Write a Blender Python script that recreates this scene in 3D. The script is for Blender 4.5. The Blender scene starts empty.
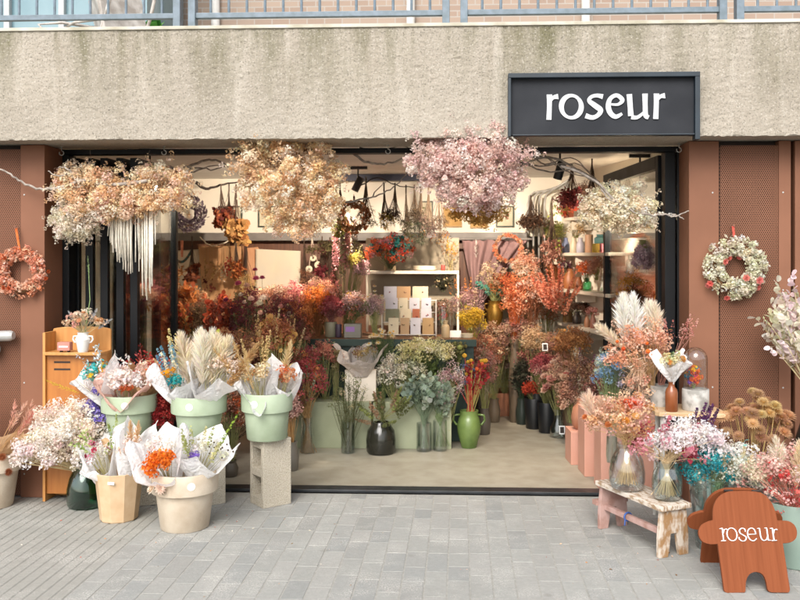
import bpy, bmesh, math, random
import numpy as np
from mathutils import Vector, Matrix, Euler

random.seed(11)
RNG = np.random.default_rng(11)
SC = bpy.context.scene
COL = SC.collection
R = math.radians

# ------------------------------------------------------------------ camera model (metres; facade along X, depth along +Y)
F, CX, CY, YAW, CH = 870.0, 422.0, 255.0, math.radians(2.5), 1.65

def P(u, v, Y):
    """world point at photo position (u, v) and depth plane Y"""
    dx, dz = (u - CX) / F, -(v - CY) / F
    x = math.cos(YAW) * dx - math.sin(YAW)
    y = math.sin(YAW) * dx + math.cos(YAW)
    t = Y / y
    return Vector((x * t, Y, CH + dz * t))

def XU(u, Y): return P(u, 255, Y).x
def ZV(v, Y): return P(460, v, Y).z
def M(px, Y): return px * Y / F          # pixels -> metres at depth Y

# ------------------------------------------------------------------ colours
ALB = 0.66
def lin(h, k=ALB):
    h = h.lstrip('#')
    out = []
    for i in (0, 2, 4):
        c = int(h[i:i + 2], 16) / 255
        out.append((c / 12.92 if c <= 0.04045 else ((c + 0.055) / 1.055) ** 2.4) * k)
    return tuple(out)

PK = 0.95
LIFT = 0.0  # share of peach mixed into petal colours, painting in haze and lifted shade
def pal(s, k=PK): return np.array([lin(h, k) for h in s.split()])

# ------------------------------------------------------------------ materials
MATS = {}
def nodes_of(name):
    m = bpy.data.materials.new(name); m.use_nodes = True
    nt = m.node_tree
    return m, nt, nt.nodes['Principled BSDF'], nt.nodes['Material Output']

def N(nt, typ, **kw):
    n = nt.nodes.new(typ)
    for k, v in kw.items():
        if k in ('ops',): continue
        if hasattr(n, k) and not k[0].isdigit(): setattr(n, k, v)
    return n

def surf(name, c1, c2=None, scale=6.0, rough=0.6, bump=0.0, bscale=40.0, metal=0.0, spec=0.5, stretch=(1, 1, 1), detail=6.0, lo=0.35, hi=0.65):
    if name in MATS: return MATS[name]
    m, nt, b, o = nodes_of(name)
    b.inputs['Roughness'].default_value = rough
    b.inputs['Metallic'].default_value = metal
    b.inputs['Specular IOR Level'].default_value = spec
    tc = N(nt, 'ShaderNodeTexCoord')
    mp = N(nt, 'ShaderNodeMapping'); mp.inputs['Scale'].default_value = stretch
    nt.links.new(tc.outputs['Object'], mp.inputs['Vector'])
    if c2 is None: c2 = tuple(x * 0.82 for x in c1)
    no = N(nt, 'ShaderNodeTexNoise'); no.inputs['Scale'].default_value = scale; no.inputs['Detail'].default_value = detail
    nt.links.new(mp.outputs['Vector'], no.inputs['Vector'])
    mr = N(nt, 'ShaderNodeMapRange'); mr.inputs['From Min'].default_value = lo; mr.inputs['From Max'].default_value = hi
    nt.links.new(no.outputs['Fac'], mr.inputs['Value'])
    mx = N(nt, 'ShaderNodeMix', data_type='RGBA')
    mx.inputs['A'].default_value = (*c1, 1); mx.inputs['B'].default_value = (*c2, 1)
    nt.links.new(mr.outputs['Result'], mx.inputs['Factor'])
    nt.links.new(mx.outputs['Result'], b.inputs['Base Color'])
    rr = N(nt, 'ShaderNodeMapRange'); rr.inputs['To Min'].default_value = max(0, rough - .08); rr.inputs['To Max'].default_value = min(1, rough + .1)
    nt.links.new(no.outputs['Fac'], rr.inputs['Value']); nt.links.new(rr.outputs['Result'], b.inputs['Roughness'])
    if bump:
        n2 = N(nt, 'ShaderNodeTexNoise'); n2.inputs['Scale'].default_value = bscale; n2.inputs['Detail'].default_value = 5
        nt.links.new(mp.outputs['Vector'], n2.inputs['Vector'])
        bp = N(nt, 'ShaderNodeBump'); bp.inputs['Strength'].default_value = bump; bp.inputs['Distance'].default_value = 0.01
        nt.links.new(n2.outputs['Fac'], bp.inputs['Height']); nt.links.new(bp.outputs['Normal'], b.inputs['Normal'])
    MATS[name] = m
    return m

def attr_mat(name, trans=0.3, rough=0.75, jitter=0.25, nscale=30):
    """surface coloured by the mesh's own colour attribute (petals, leaves, stems, cards, bricks)"""
    if name in MATS: return MATS[name]
    m, nt, b, o = nodes_of(name)
    at = N(nt, 'ShaderNodeAttribute'); at.attribute_name = 'Col'
    tc = N(nt, 'ShaderNodeTexCoord')
    no = N(nt, 'ShaderNodeTexNoise'); no.inputs['Scale'].default_value = nscale; no.inputs['Detail'].default_value = 4
    nt.links.new(tc.outputs['Object'], no.inputs['Vector'])
    mr = N(nt, 'ShaderNodeMapRange'); mr.inputs['From Min'].default_value = .3; mr.inputs['From Max'].default_value = .7
    mr.inputs['To Min'].default_value = 1 - jitter; mr.inputs['To Max'].default_value = 1 + jitter * .6
    nt.links.new(no.outputs['Fac'], mr.inputs['Value'])
    mu = N(nt, 'ShaderNodeVectorMath', operation='SCALE')
    nt.links.new(at.outputs['Color'], mu.inputs[0]); nt.links.new(mr.outputs['Result'], mu.inputs['Scale'])
    nt.links.new(mu.outputs['Vector'], b.inputs['Base Color'])
    b.inputs['Roughness'].default_value = rough
    b.inputs['Specular IOR Level'].default_value = 0.25
    if trans:
        tr = N(nt, 'ShaderNodeBsdfTranslucent'); nt.links.new(mu.outputs['Vector'], tr.inputs['Color'])
        ms = N(nt, 'ShaderNodeMixShader'); ms.inputs['Fac'].default_value = trans
        nt.links.new(b.outputs['BSDF'], ms.inputs[1]); nt.links.new(tr.outputs['BSDF'], ms.inputs[2])
        nt.links.new(ms.outputs['Shader'], o.inputs['Surface'])
    MATS[name] = m
    return m

def glass(name, tint=(.93, .97, .95), refl=0.08, rough=0.02):
    if name in MATS: return MATS[name]
    m, nt, b, o = nodes_of(name)
    nt.nodes.remove(b)
    t = N(nt, 'ShaderNodeBsdfTransparent'); t.inputs['Color'].default_value = (*tint, 1)
    g = N(nt, 'ShaderNodeBsdfGlossy'); g.inputs['Roughness'].default_value = rough
    lw = N(nt, 'ShaderNodeLayerWeight'); lw.inputs['Blend'].default_value = 0.25
    mr = N(nt, 'ShaderNodeMapRange'); mr.inputs['To Min'].default_value = refl * .5; mr.inputs['To Max'].default_value = min(1, refl * 9)
    nt.links.new(lw.outputs['Facing'], mr.inputs['Value'])
    ms = N(nt, 'ShaderNodeMixShader')
    nt.links.new(mr.outputs['Result'], ms.inputs['Fac'])
    nt.links.new(t.outputs['BSDF'], ms.inputs[1]); nt.links.new(g.outputs['BSDF'], ms.inputs[2])
    nt.links.new(ms.outputs['Shader'], o.inputs['Surface'])
    MATS[name] = m
    return m

def wood(name, c1, c2, grain=(1, 1, 12), scale=5.0, rough=0.5, bump=.1):
    """fine streaks along one axis (low number = along the grain)"""
    return surf(name, c1, c2, scale=scale, rough=rough, bump=bump, bscale=12, stretch=grain, detail=8, lo=.3, hi=.7)

# ------------------------------------------------------------------ mesh builder
class MB:
    def __init__(s): s.V = []; s.Fs = []; s.C = []; s.n = 0
    def raw(s, verts, faces, col=None):
        """verts (n,3); faces: list of tuples or (m,k) array"""
        v = np.asarray(verts, float).reshape(-1, 3)
        if len(v) == 0: return s
        if isinstance(faces, np.ndarray): s.Fs.append(faces + s.n)
        else:
            by = {}
            for f in faces: by.setdefault(len(f), []).append(f)
            for k, fl in by.items(): s.Fs.append(np.array(fl, int) + s.n)
        s.V.append(v)
        c = np.ones((len(v), 3)) * .5 if col is None else np.broadcast_to(np.asarray(col, float), (len(v), 3)).copy()
        s.C.append(c); s.n += len(v)
        return s
    def box(s, lo, hi, col=None, m=None):
        x0, y0, z0 = lo; x1, y1, z1 = hi
        v = np.array([(x0,y0,z0),(x1,y0,z0),(x1,y1,z0),(x0,y1,z0),(x0,y0,z1),(x1,y0,z1),(x1,y1,z1),(x0,y1,z1)], float)
        if m is not None: v = np.array([m @ Vector(p) for p in v])
        return s.raw(v, [(3,2,1,0),(4,5,6,7),(0,1,5,4),(1,2,6,5),(2,3,7,6),(3,0,4,7)], col)
    def tube(s, pts, r0, r1=None, n=6, col=None, cap=True, radii=None):
        pts = [Vector(p) for p in pts]
        k = len(pts)
        if radii is None:
            r1 = r0 if r1 is None else r1
            radii = [r0 + (r1 - r0) * i / max(1, k - 1) for i in range(k)]
        vs = []; up = None
        for i, p in enumerate(pts):
            t = (pts[min(i + 1, k - 1)] - pts[max(i - 1, 0)])
            if t.length < 1e-9: t = Vector((0, 0, 1))
            t.normalize()
            if up is None:
                a = Vector((1, 0, 0)) if abs(t.x) < .8 else Vector((0, 1, 0))
                up = (a - t * a.dot(t)).normalized()
            else:
                up = (up - t * up.dot(t))
                up = up.normalized() if up.length > 1e-6 else t.orthogonal().normalized()
            w = t.cross(up)
            for j in range(n):
                a = 2 * math.pi * j / n
                vs.append(p + (up * math.cos(a) + w * math.sin(a)) * radii[i])
        fs = []
        for i in range(k - 1):
            for j in range(n):
                a, b = i * n + j, i * n + (j + 1) % n
                fs.append((a, b, b + n, a + n))
        s.raw(np.array([tuple(v) for v in vs]), np.array(fs, int), col)
        if cap and n > 2:
            base = s.n - len(vs)
            s.Fs.append(np.array([[base + j for j in range(n)][::-1]], int))
            s.Fs.append(np.array([[base + (k - 1) * n + j for j in range(n)]], int))
        return s
    def lathe(s, prof, n=32, c=(0, 0, 0), col=None, wob=0.0):
        vs = []; fs = []
        k = len(prof)
        for i, (r, z) in enumerate(prof):
            for j in range(n):
                a = 2 * math.pi * j / n
                vs.append((c[0] + r * math.cos(a), c[1] + r * math.sin(a), c[2] + z))
        for i in range(k - 1):
            for j in range(n):
                a, b = i * n + j, i * n + (j + 1) % n
                fs.append((a, b, b + n, a + n))
        return s.raw(vs, np.array(fs, int), col)
    def prism(s, poly, t, m=None, col=None):
        """closed 2-D outline in XZ, thickness t along +Y"""
        k = len(poly)
        v = [(x, 0, z) for x, z in poly] + [(x, t, z) for x, z in poly]
        if m is not None: v = [tuple(m @ Vector(p)) for p in v]
        fs = [tuple(range(k)), tuple(range(2 * k - 1, k - 1, -1))]
        fs += [(i, i + k, (i + 1) % k + k, (i + 1) % k) for i in range(k)]
        return s.raw(v, fs, col)
    def scatter(s, T, pos, axis, size, cols, roll=True):
        tv, tf = T
        pos = np.asarray(pos, float); n = len(pos)
        if n == 0: return s
        axis = np.asarray(axis, float); axis = axis / (np.linalg.norm(axis, axis=1, keepdims=True) + 1e-9)
        rnd = RNG.normal(size=(n, 3))
        x = np.cross(rnd, axis); x /= (np.linalg.norm(x, axis=1, keepdims=True) + 1e-9)
        y = np.cross(axis, x)
        size = np.broadcast_to(np.asarray(size, float).reshape(-1, 1, 1) if np.ndim(size) else np.array(size), (n, 1, 1))
        W = pos[:, None, :] + size * (tv[None, :, 0:1] * x[:, None, :] + tv[None, :, 1:2] * y[:, None, :] + tv[None, :, 2:3] * axis[:, None, :])
        k = len(tv)
        for fa in tf:
            s.Fs.append((fa[None] + (np.arange(n) * k)[:, None, None]).reshape(-1, fa.shape[1]) + s.n)
        s.V.append(W.reshape(-1, 3))
        s.C.append(np.repeat(np.asarray(cols, float), k, axis=0)); s.n += n * k
        return s
    def build(s, name, mat, parent=None, loc=(0, 0, 0), smooth=False, bevel=0.0, rot=None, world=False):
        me = bpy.data.meshes.new(name)
        V = np.concatenate(s.V) if s.V else np.zeros((0, 3))
        if world: V = V - np.array(tuple(loc))
        nv = len(V)
        me.vertices.add(nv); me.vertices.foreach_set('co', V.astype(np.float32).ravel())
        tot = sum(f.size for f in s.Fs); nf = sum(len(f) for f in s.Fs)
        me.loops.add(tot); me.polygons.add(nf)
        if nf:
            me.loops.foreach_set('vertex_index', np.concatenate([f.ravel() for f in s.Fs]).astype(np.int32))
            sizes = np.concatenate([np.full(len(f), f.shape[1]) for f in s.Fs])
            starts = np.concatenate([[0], np.cumsum(sizes)[:-1]])
            me.polygons.foreach_set('loop_start', starts.astype(np.int32))
        ca = me.color_attributes.new('Col', 'FLOAT_COLOR', 'POINT')
        C4 = np.ones((nv, 4), np.float32); C4[:, :3] = np.concatenate(s.C) if s.C else 0
        ca.data.foreach_set('color', C4.ravel())
        me.update(calc_edges=True)
        if bevel:
            bm = bmesh.new(); bm.from_mesh(me)
            es = [e for e in bm.edges if len(e.link_faces) == 2 and e.calc_face_angle(0) > R(35)]
            bmesh.ops.bevel(bm, geom=es, offset=bevel, segments=2, affect='EDGES', profile=.6, clamp_overlap=True)
            bm.to_mesh(me); bm.free()
        if not smooth: me.polygons.foreach_set('use_smooth', np.zeros(len(me.polygons), bool))
        if smooth:
            me.polygons.foreach_set('use_smooth', np.ones(len(me.polygons), bool))
            if smooth == 'auto':
                me.set_sharp_from_angle(angle=R(40))
        me.materials.append(mat)
        o = bpy.data.objects.new(name, me); COL.objects.link(o)
        if parent is not None: o.parent = parent
        o.location = loc
        if rot: o.rotation_euler = rot
        return o

def tag(o, label=None, cat=None, group=None, kind=None):
    if label: o['label'] = label
    if cat: o['category'] = cat
    if group: o['group'] = group
    if kind: o['kind'] = kind
    return o

def thing(name, label, cat, loc=(0, 0, 0), rz=0.0, group=None):
    o = bpy.data.objects.new(name, None); COL.objects.link(o)
    o.empty_display_size = .05
    o.location = loc; o.rotation_euler = (0, 0, rz)
    return tag(o, label, cat, group)

def copy_tree(o, parent=None):
    c = o.copy(); COL.objects.link(c)
    if parent is not None: c.parent = parent
    for ch in list(o.children): copy_tree(ch, c)
    return c

# ------------------------------------------------------------------ little plant templates (unit size, axis = +Z)
def petals(n, w, rise, inner=0.0, length=1.0):
    vs, fs = [], []
    for i in range(n):
        a = 2 * math.pi * i / n
        ca, sa = math.cos(a), math.sin(a)
        def pt(r, t, z): return (r * ca - t * sa, r * sa + t * ca, z)
        b = len(vs)
        vs += [pt(inner, 0, 0), pt(length * .55, -w, rise * .7), pt(length, 0, rise), pt(length * .55, w, rise * .7)]
        fs.append((b, b + 1, b + 2, b + 3))
    return np.array(vs), [np.array(fs, int)]
def join(*ts):
    vs, fs, n = [], [], 0
    for v, f in ts:
        vs.append(v); fs += [a + n for a in f]; n += len(v)
    return np.concatenate(vs), fs
T_FLO = petals(5, .36, .45)
T_FLO4 = petals(4, .42, .55)
T_TRI = petals(3, .5, .5)
T_LEAF = (np.array([(0, 0, 0), (-.24, .06, .5), (0, 0, 1), (.24, .06, .5)], float), [np.array([(0, 1, 2, 3)])])
T_THIN = (np.array([(0, 0, 0), (-.06, .02, .4), (0, 0, 1), (.06, .02, .4)], float), [np.array([(0, 1, 2, 3)])])
T_ROUND = (np.array([(0, 0, 0), (-.38, .05, .25), (-.42, .07, .62), (0, 0, 1), (.42, .07, .62), (.38, .05, .25)], float), [np.array([(0, 1, 2, 3, 4, 5)])])
T_DISC = (np.array([(math.cos(a) * .85, .12 * math.sin(2 * a), math.sin(a) + 1) for a in np.arange(10) * math.pi / 5], float), [np.array([list(range(10))])])
def lift(t, z, s=1.0):
    v, f = t
    return v * s + np.array([0, 0, z]), f
def button(r=.34, z=.16, n=8):
    v = [(r * math.cos(2 * math.pi * i / n), r * math.sin(2 * math.pi * i / n), 0) for i in range(n)] + [(0, 0, z)]
    return np.array(v), [np.array([(i, (i + 1) % n, n) for i in range(n)])]
T_STRAW = join(petals(12, .2, .1), lift(petals(10, .2, .45, 0, .8), .05), lift(petals(8, .18, .6, 0, .5), .08), lift(button(.3, .3), .12))
T_DAISY = join(petals(12, .13, .05), lift(button(.3, .2), .04))
T_PROTEA = join(petals(16, .09, -.05), lift(petals(18, .09, .2, 0, .95), .0), lift(petals(18, .08, .42, 0, .82), .02), lift(petals(16, .07, .6, 0, .6), .04), lift(petals(12, .06, .66, 0, .36), .06), lift(button(.3, .16, 12), .34), (np.array([(.34 * math.cos(a), .34 * math.sin(a), 0) for a in np.arange(8) * math.pi / 4] + [(0, 0, -.55)]), [np.array([((i + 1) % 8, i, 8) for i in range(8)])]))
T_ROSE = join(petals(6, .48, .45), lift(petals(6, .4, .62, 0, .72), .02), lift(petals(5, .34, .75, 0, .5), .04), lift(petals(4, .24, .8, 0, .3), .06))
def ico():
    bm = bmesh.new(); bmesh.ops.create_icosphere(bm, subdivisions=1, radius=1)
    v = np.array([tuple(x.co) for x in bm.verts]); f = np.array([[y.index for y in x.verts] for x in bm.faces]); bm.free()
    return v, [f]
T_BALL = ico()

PET = lambda: attr_mat('petal', .5, .95, .08, 45)
STEM = lambda: attr_mat('stem', .0, .7, .25, 30)

def pick(p, n, jit=.10):
    c = p[RNG.integers(0, len(p), n)]
    return np.clip(c * (1 + RNG.normal(0, jit, (n, 1))) * (1 + RNG.normal(0, .03, (n, 3))), 0.004, .92)
def unit(n):
    d = RNG.normal(size=(n, 3)); return d / np.linalg.norm(d, axis=1, keepdims=True)

def spray(mb, cen, m, rad, fs, colors, T=T_FLO, up=.25, flat=1.0):
    """clusters: cen (n,3) centres with own colours, m florets in each within rad"""
    n = len(cen)
    d = unit(n * m); rr = rad * RNG.uniform(.25, 1, (n * m, 1)) ** .5
    off = d * rr; off[:, 2] *= flat
    pos = np.repeat(cen, m, axis=0) + off
    ax = d + np.array([0, 0, up]) + RNG.normal(0, .35, (n * m, 3))
    col = np.repeat(colors, m, axis=0) * (1 + RNG.normal(0, .06, (n * m, 1)))
    mb.scatter(T, pos, ax, fs * RNG.uniform(.7, 1.25, n * m), np.clip(col, .004, .92))

def plume(mb, b, d, L, W, colors, n=260, droop=.15):
    """feathery plume (pampas, reed): thin strands along a gently bent axis"""
    b = np.array(b); d = np.array(d) / np.linalg.norm(d)
    t = RNG.uniform(.05, 1, n) ** .9
    side = np.cross(d, RNG.normal(size=3)); side /= np.linalg.norm(side)
    axis_p = b + d * (t * L)[:, None] + side * (droop * L * t ** 2)[:, None]
    rad = unit(n); rad -= d * (rad @ d)[:, None]; rad /= (np.linalg.norm(rad, axis=1, keepdims=True) + 1e-9)
    env = np.sin(np.pi * np.clip(t * .9 + .08, 0, 1)) ** .7
    ax = d * 1.0 + rad * (.75 * env)[:, None] + RNG.normal(0, .12, (n, 3))
    mb.scatter(T_THIN, axis_p, ax, W * (.35 + .9 * env) * RNG.uniform(.7, 1.3, n), pick(colors, n, .08))

def stem(mb, a, b, r, col, bend=.12, n=3, k=4):
    a = Vector(a); b = Vector(b); L = (b - a).length
    mid = (a + b) / 2 + Vector((random.uniform(-1, 1), random.uniform(-1, 1), .3)) * bend * L * .5
    pts = [(1 - t) ** 2 * a + 2 * t * (1 - t) * mid + t * t * b for t in [i / k for i in range(k + 1)]]
    mb.tube(pts, r, r * .6, n, col, cap=False)
    return pts

def ell_points(n, c, r, up=True, shell=.45):
    d = unit(n)
    if up: d[:, 2] = np.where(d[:, 2] < -.45, -d[:, 2] * .6, d[:, 2])
    rr = RNG.uniform(shell ** 3, 1, (n, 1)) ** (1 / 3)
    return np.array(c) + d * rr * np.array(r), d

PARTNAME = dict(sp='blossom', hd='flower_head', ba='seed_ball', pl='plume', lf='foliage', sk='flower_spike', gr='grass_stalk', di='seed_disc', sr='foliage')

def bunch(name, label, cat, base, ell, species, group=None, dy=0.0, depth=.85, stemcol='8a8a58', tilt=None, stems=True, sr=.0022, parent=None, hang=False, neck=None):
    """A bunch of flowers: base = (u, v, Y) where the stems gather; ell = (u, v, ru, rv) the head of the bunch
    in photo pixels at depth Y + dy.  species: (kind, n, size, palette, opts)"""
    ub, vb, Y = base
    B = P(ub, vb, Y)
    uc, vc, ru, rv = ell
    Cc = P(uc, vc, Y + dy)
    r = np.array([M(ru, Y), M(min(ru, rv * 1.3), Y) * depth, M(rv, Y)])
    root = thing(name, label, cat, B, 0, group)
    smb = MB(); sc = pal(stemcol)
    cl = np.array(tuple(Cc - B))
    for sp in species:
        kind, n, size, colors = sp[:4]
        o = sp[4] if len(sp) > 4 else {}
        pc = pal(colors) * (1 - LIFT) + LIFT * np.array([.56, .38, .29])
        c = cl + np.array(o.get('off', (0, 0, 0))) * r
        rs = r * np.array(o.get('rs', (1, 1, 1)))
        pts, dirs = ell_points(n, c, rs, up=not hang, shell=o.get('shell', .45))
        pn = o.get('part', PARTNAME[kind])
        split = o.get('split', (kind in ('hd', 'ba') and n <= 30) or (kind == 'sk' and n <= 12))
        mb = MB(); single = []
        outw = pts - cl * .35; outw /= (np.linalg.norm(outw, axis=1, keepdims=True) + 1e-9)
        if hang: outw = dirs
        if kind == 'sp':
            spray(mb, pts, o.get('m', 30), size, o.get('fs', .008), pick(pc, n), o.get('T', T_FLO), flat=o.get('flat', .9))
        elif kind == 'hd':
            T = o.get('T', T_STRAW); face = o.get('face', .5)
            ax = outw + np.array([0, -face, face * .3])
            cols = pick(pc, n, .1)
            for i in range(n):
                t = MB() if split else mb
                t.scatter(T, pts[i:i + 1], ax[i:i + 1], size * random.uniform(.8, 1.2), cols[i:i + 1])
                if 'eye' in o: t.scatter(T_BALL, pts[i:i + 1] + ax[i:i + 1] / np.linalg.norm(ax[i]) * size * .2, ax[i:i + 1], size * .28, pal(o['eye'])[:1])
                if split: single.append(t)
        elif kind == 'ba':
            cols = pick(pc, n, .1)
            for i in range(n):
                t = MB() if split else mb
                t.scatter(T_BALL, pts[i:i + 1], outw[i:i + 1], size * random.uniform(.8, 1.2), cols[i:i + 1])
                if split: single.append(t)
        elif kind == 'pl':
            for i in range(n):
                t = MB()
                d = outw[i] + np.array([0, 0, o.get('up', .6)])
                plume(t, pts[i] - d / np.linalg.norm(d) * size * .6, d, size, o.get('w', size * .28), pc[i % len(pc)][None], o.get('m', 240), o.get('droop', .15))
                single.append(t)
        elif kind == 'sk':
            for i in range(n):
                t = MB() if split else mb
                d = outw[i] * o.get('spread', 1) + np.array([0, 0, .5]); d /= np.linalg.norm(d)
                k = o.get('m', 40); tt = RNG.uniform(0, 1, k)
                rad = unit(k)
                pp = pts[i] + d * (tt * size)[:, None] + rad * (o.get('w', .012) * (1.1 - tt))[:, None]
                t.scatter(o.get('T', T_TRI), pp, rad + d * .5, o.get('fs', .008), pick(pc[RNG.integers(0, len(pc))][None], k))
                if split: single.append(t)
        elif kind in ('lf', 'di', 'sr'):
            k = o.get('m', 12); T = o.get('T', T_DISC if kind == 'di' else T_LEAF)
            for i in range(n):
                d = outw[i].copy()
                a = pts[i] - d * o.get('len', .14); L = o.get('len', .14) * 1.25
                tt = np.linspace(.05, 1, k)
                bendv = np.array([0, 0, -o.get('droop', .1)])
                pp = a + d * (tt * L)[:, None] + bendv * (tt ** 2)[:, None] * L
                sd = unit(k); sd -= d * (sd @ d)[:, None]
                tgt = MB() if (kind == 'di' and n <= 12) else mb
                tgt.scatter(T, pp, sd + d * .6, size * RNG.uniform(.7, 1.2, k), pick(pc[RNG.integers(0, len(pc))][None], k, .12))
                if tgt is not mb: single.append(tgt)
                if stems: (tgt if tgt is not mb else smb).tube([tuple(p) for p in pp[::max(1, k // 4)]], sr * .6, sr * .3, 3, sc[0], cap=False)
        elif kind == 'gr':
            for i in range(n):
                mb.tube(stemcurve(pts[i] * .15 + np.array([0, 0, 0]), pts[i]), size, size * .5, 3, pick(pc, 1)[0], cap=False)
        if single:
            for t in single: t.build(pn, PET(), root)
        elif mb.n:
            q = mb.build(pn, PET(), root)
            if kind == 'sp' and n * o.get('m', 30) > 100: q['kind'] = 'stuff'
        if stems and kind != 'gr' and not hang:
            ns = min(n, o.get('ns', 30))
            for i in range(ns):
                if neck:
                    tip = Vector(pts[i] - outw[i] * .01); nk = Vector((random.gauss(0, .014), random.gauss(0, .014), neck)); q0 = Vector((-nk.x * 1.8 + random.gauss(0, .012), -nk.y * 1.8, .004))
                    m1 = nk.lerp(tip, .5) + Vector((0, 0, .012))
                    smb.tube([q0, nk, m1, tip], sr, sr * .6, 4, sc[i % len(sc)], cap=False)
                    continue
                stem(smb, (random.gauss(0, .012), random.gauss(0, .012), 0), pts[i] - outw[i] * .01, sr, sc[i % len(sc)])
    if smb.n: smb.build('stems', STEM(), root)
    return root

def stemcurve(a, b):
    a = Vector(a); b = Vector(b)
    m = (a + b) / 2 + Vector((random.gauss(0, .02), random.gauss(0, .02), .03))
    return [(1 - t) ** 2 * a + 2 * t * (1 - t) * m + t * t * b for t in (0, .25, .5, .75, 1)]

# ------------------------------------------------------------------ vessels
def vase(name, label, cat, base, prof, mat, n=40, group=None, part='body', extra=None, smooth='auto', rz=0):
    """prof in metres (r, z); base = world point"""
    root = thing(name, label, cat, base, rz, group)
    mb = MB().lathe(prof, n)
    mb.build(part, mat, root, smooth=smooth)
    if extra: extra(root)
    return root

def potprof(rb, rt, h, rim=.0, rimh=.0, wall=.006):
    """flower pot, solid wall and floor, optional collar"""
    ri = rt - wall
    p = [(0, 0), (rb * .96, 0), (rb, .006)]
    if rim:
        zr = h - rimh; rz = rb + (rt - rim - rb) * (zr / h)
        p += [(rz, zr), (rz + .002, zr - .004), (rt - .001, zr - .002), (rt, zr + .006), (rt + .003, h - .006), (rt, h)]
    else: p += [(rt, h - .003), (rt - .001, h)]
    p += [(ri - .001, h), (ri - .004, h - .03), (rb - wall, .03), (0, .03)]
    return p

def glassprof(pts, wall=.004):
    """open glass vessel: outer profile then inner back down"""
    inner = [(max(.001, r - wall), z + (wall if i == 0 else 0)) for i, (r, z) in enumerate(pts)]
    return [(0.0005, pts[0][1])] + list(pts) + inner[::-1] + [(0.0005, pts[0][1] + wall * 2)]

def wrap(mb, h, rb, rt, seed=0, points=5, amp=.25, open_dir=-math.pi / 2, dip=.35, col=(.7, .7, .7), nseg=96, nz=16):
    """crumpled wrapping-paper cone with pointed corners, low on the side open_dir"""
    rs = random.Random(seed)
    ph = rs.uniform(0, 6.28)
    points = min(points, 4); pr = [(rs.randint(2, 7), rs.uniform(0, 6.28), rs.uniform(2, 7), rs.uniform(.004, .011)) for _ in range(7)] + [(rs.randint(9, 16), rs.uniform(0, 6.28), rs.uniform(3, 9), rs.uniform(.001, .003)) for _ in range(4)]
    vs = []
    for i in range(nz + 1):
        t = i / nz
        for j in range(nseg):
            a = 2 * math.pi * j / nseg
            hh = h * (1 + amp * (abs(((a * points / (2 * math.pi) + ph) % 1) - .5) * 2 - .5) - dip * max(0, math.cos(a - open_dir)) ** 2)
            z = t * hh
            r = rb + (rt - rb) * t ** 1.25
            w = sum(A * math.sin(k * a + p + q * t) for k, p, q, A in pr) * (.3 + t)
            w += rs.gauss(0, .0008) * t
            r = max(.004, r + w)
            vs.append((r * math.cos(a), r * math.sin(a), z + rs.gauss(0, .0006) * t))
    fs = []
    for i in range(nz):
        for j in range(nseg):
            a, b = i * nseg + j, i * nseg + (j + 1) % nseg
            fs.append((a, b, b + nseg, a + nseg))
    mb.raw(vs, np.array(fs, int), col)
    return mb

def cat_rom(pts, k=8):
    """smooth polyline through 2-D points"""
    out = []
    n = len(pts)
    for i in range(n - 1):
        p0, p1, p2, p3 = pts[max(i - 1, 0)], pts[i], pts[i + 1], pts[min(i + 2, n - 1)]
        for j in range(k):
            t = j / k
            out.append(tuple(.5 * ((2 * b) + (-a + c) * t + (2 * a - 5 * b + 4 * c - d) * t * t + (-a + 3 * b - 3 * c + d) * t ** 3) for a, b, c, d in zip(p0, p1, p2, p3)))
    out.append(tuple(pts[-1]))
    return out

def pen(strokes, ox, oy, sc, thick, nib=None, contrast=None, m=None):
    """lettering as pen strokes in the XZ plane facing -Y; strokes = 2-D points with y down; one raised ribbon each"""
    mb = MB()
    for si, st in enumerate(strokes):
        c = cat_rom(st, 8) if len(st) > 2 else st
        ws = [q[2] for q in c] if len(c[0]) > 2 else None
        c = [q[:2] for q in c]
        L, Rr = [], []
        for i, (x, y) in enumerate(c):
            if nib:
                nx, ny = nib
            else:
                x0, y0 = c[max(i - 1, 0)]; x1, y1 = c[min(i + 1, len(c) - 1)]
                dx, dy = x1 - x0, y1 - y0; l = math.hypot(dx, dy) or 1
                w = ws[i] if ws else contrast[0] + (contrast[1] - contrast[0]) * abs(dy / l) ** 1.3
                nx, ny = -dy / l * w / 2, dx / l * w / 2
            L.append(((x + nx - ox) * sc, (oy - y - ny) * sc)); Rr.append(((x - nx - ox) * sc, (oy - y + ny) * sc))
        t = thick + .0004 * si
        v = [(x, 0, z) for x, z in L] + [(x, 0, z) for x, z in Rr] + [(x, -t, z) for x, z in L] + [(x, -t, z) for x, z in Rr]
        k = len(L)
        fs = []
        for i in range(k - 1):
            fs += [(2 * k + i, 2 * k + i + 1, 3 * k + i + 1, 3 * k + i), (i, i + 1, 2 * k + i + 1, 2 * k + i), (k + i + 1, k + i, 3 * k + i, 3 * k + i + 1)]
        fs += [(0, 2 * k, 3 * k, k), (k - 1, 2 * k - 1, 4 * k - 1, 3 * k - 1)]
        if m is not None: v = [tuple(m @ Vector(p)) for p in v]
        mb.raw(v, fs)
    return mb
# ================================================================== GROUND
YB, YP, YF = 5.58, 5.80, 6.06          # beam face, pillar face, door frame plane
XL, XR = XU(62, YF), XU(689, YP)       # inner faces of the left and right pillars
ZB = 2.40                              # underside of the beam
ZT = 3.115                             # top of the beam
CEIL = 2.50

m_base = surf('bedding_sand', lin('a8a49a'), lin('8f8b82'), 40, .9, .3, 80)
gb = MB().box((-60, -60, -.4), (60, 60, -.012)).build('ground', m_base)
tag(gb, kind='structure')

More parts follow.
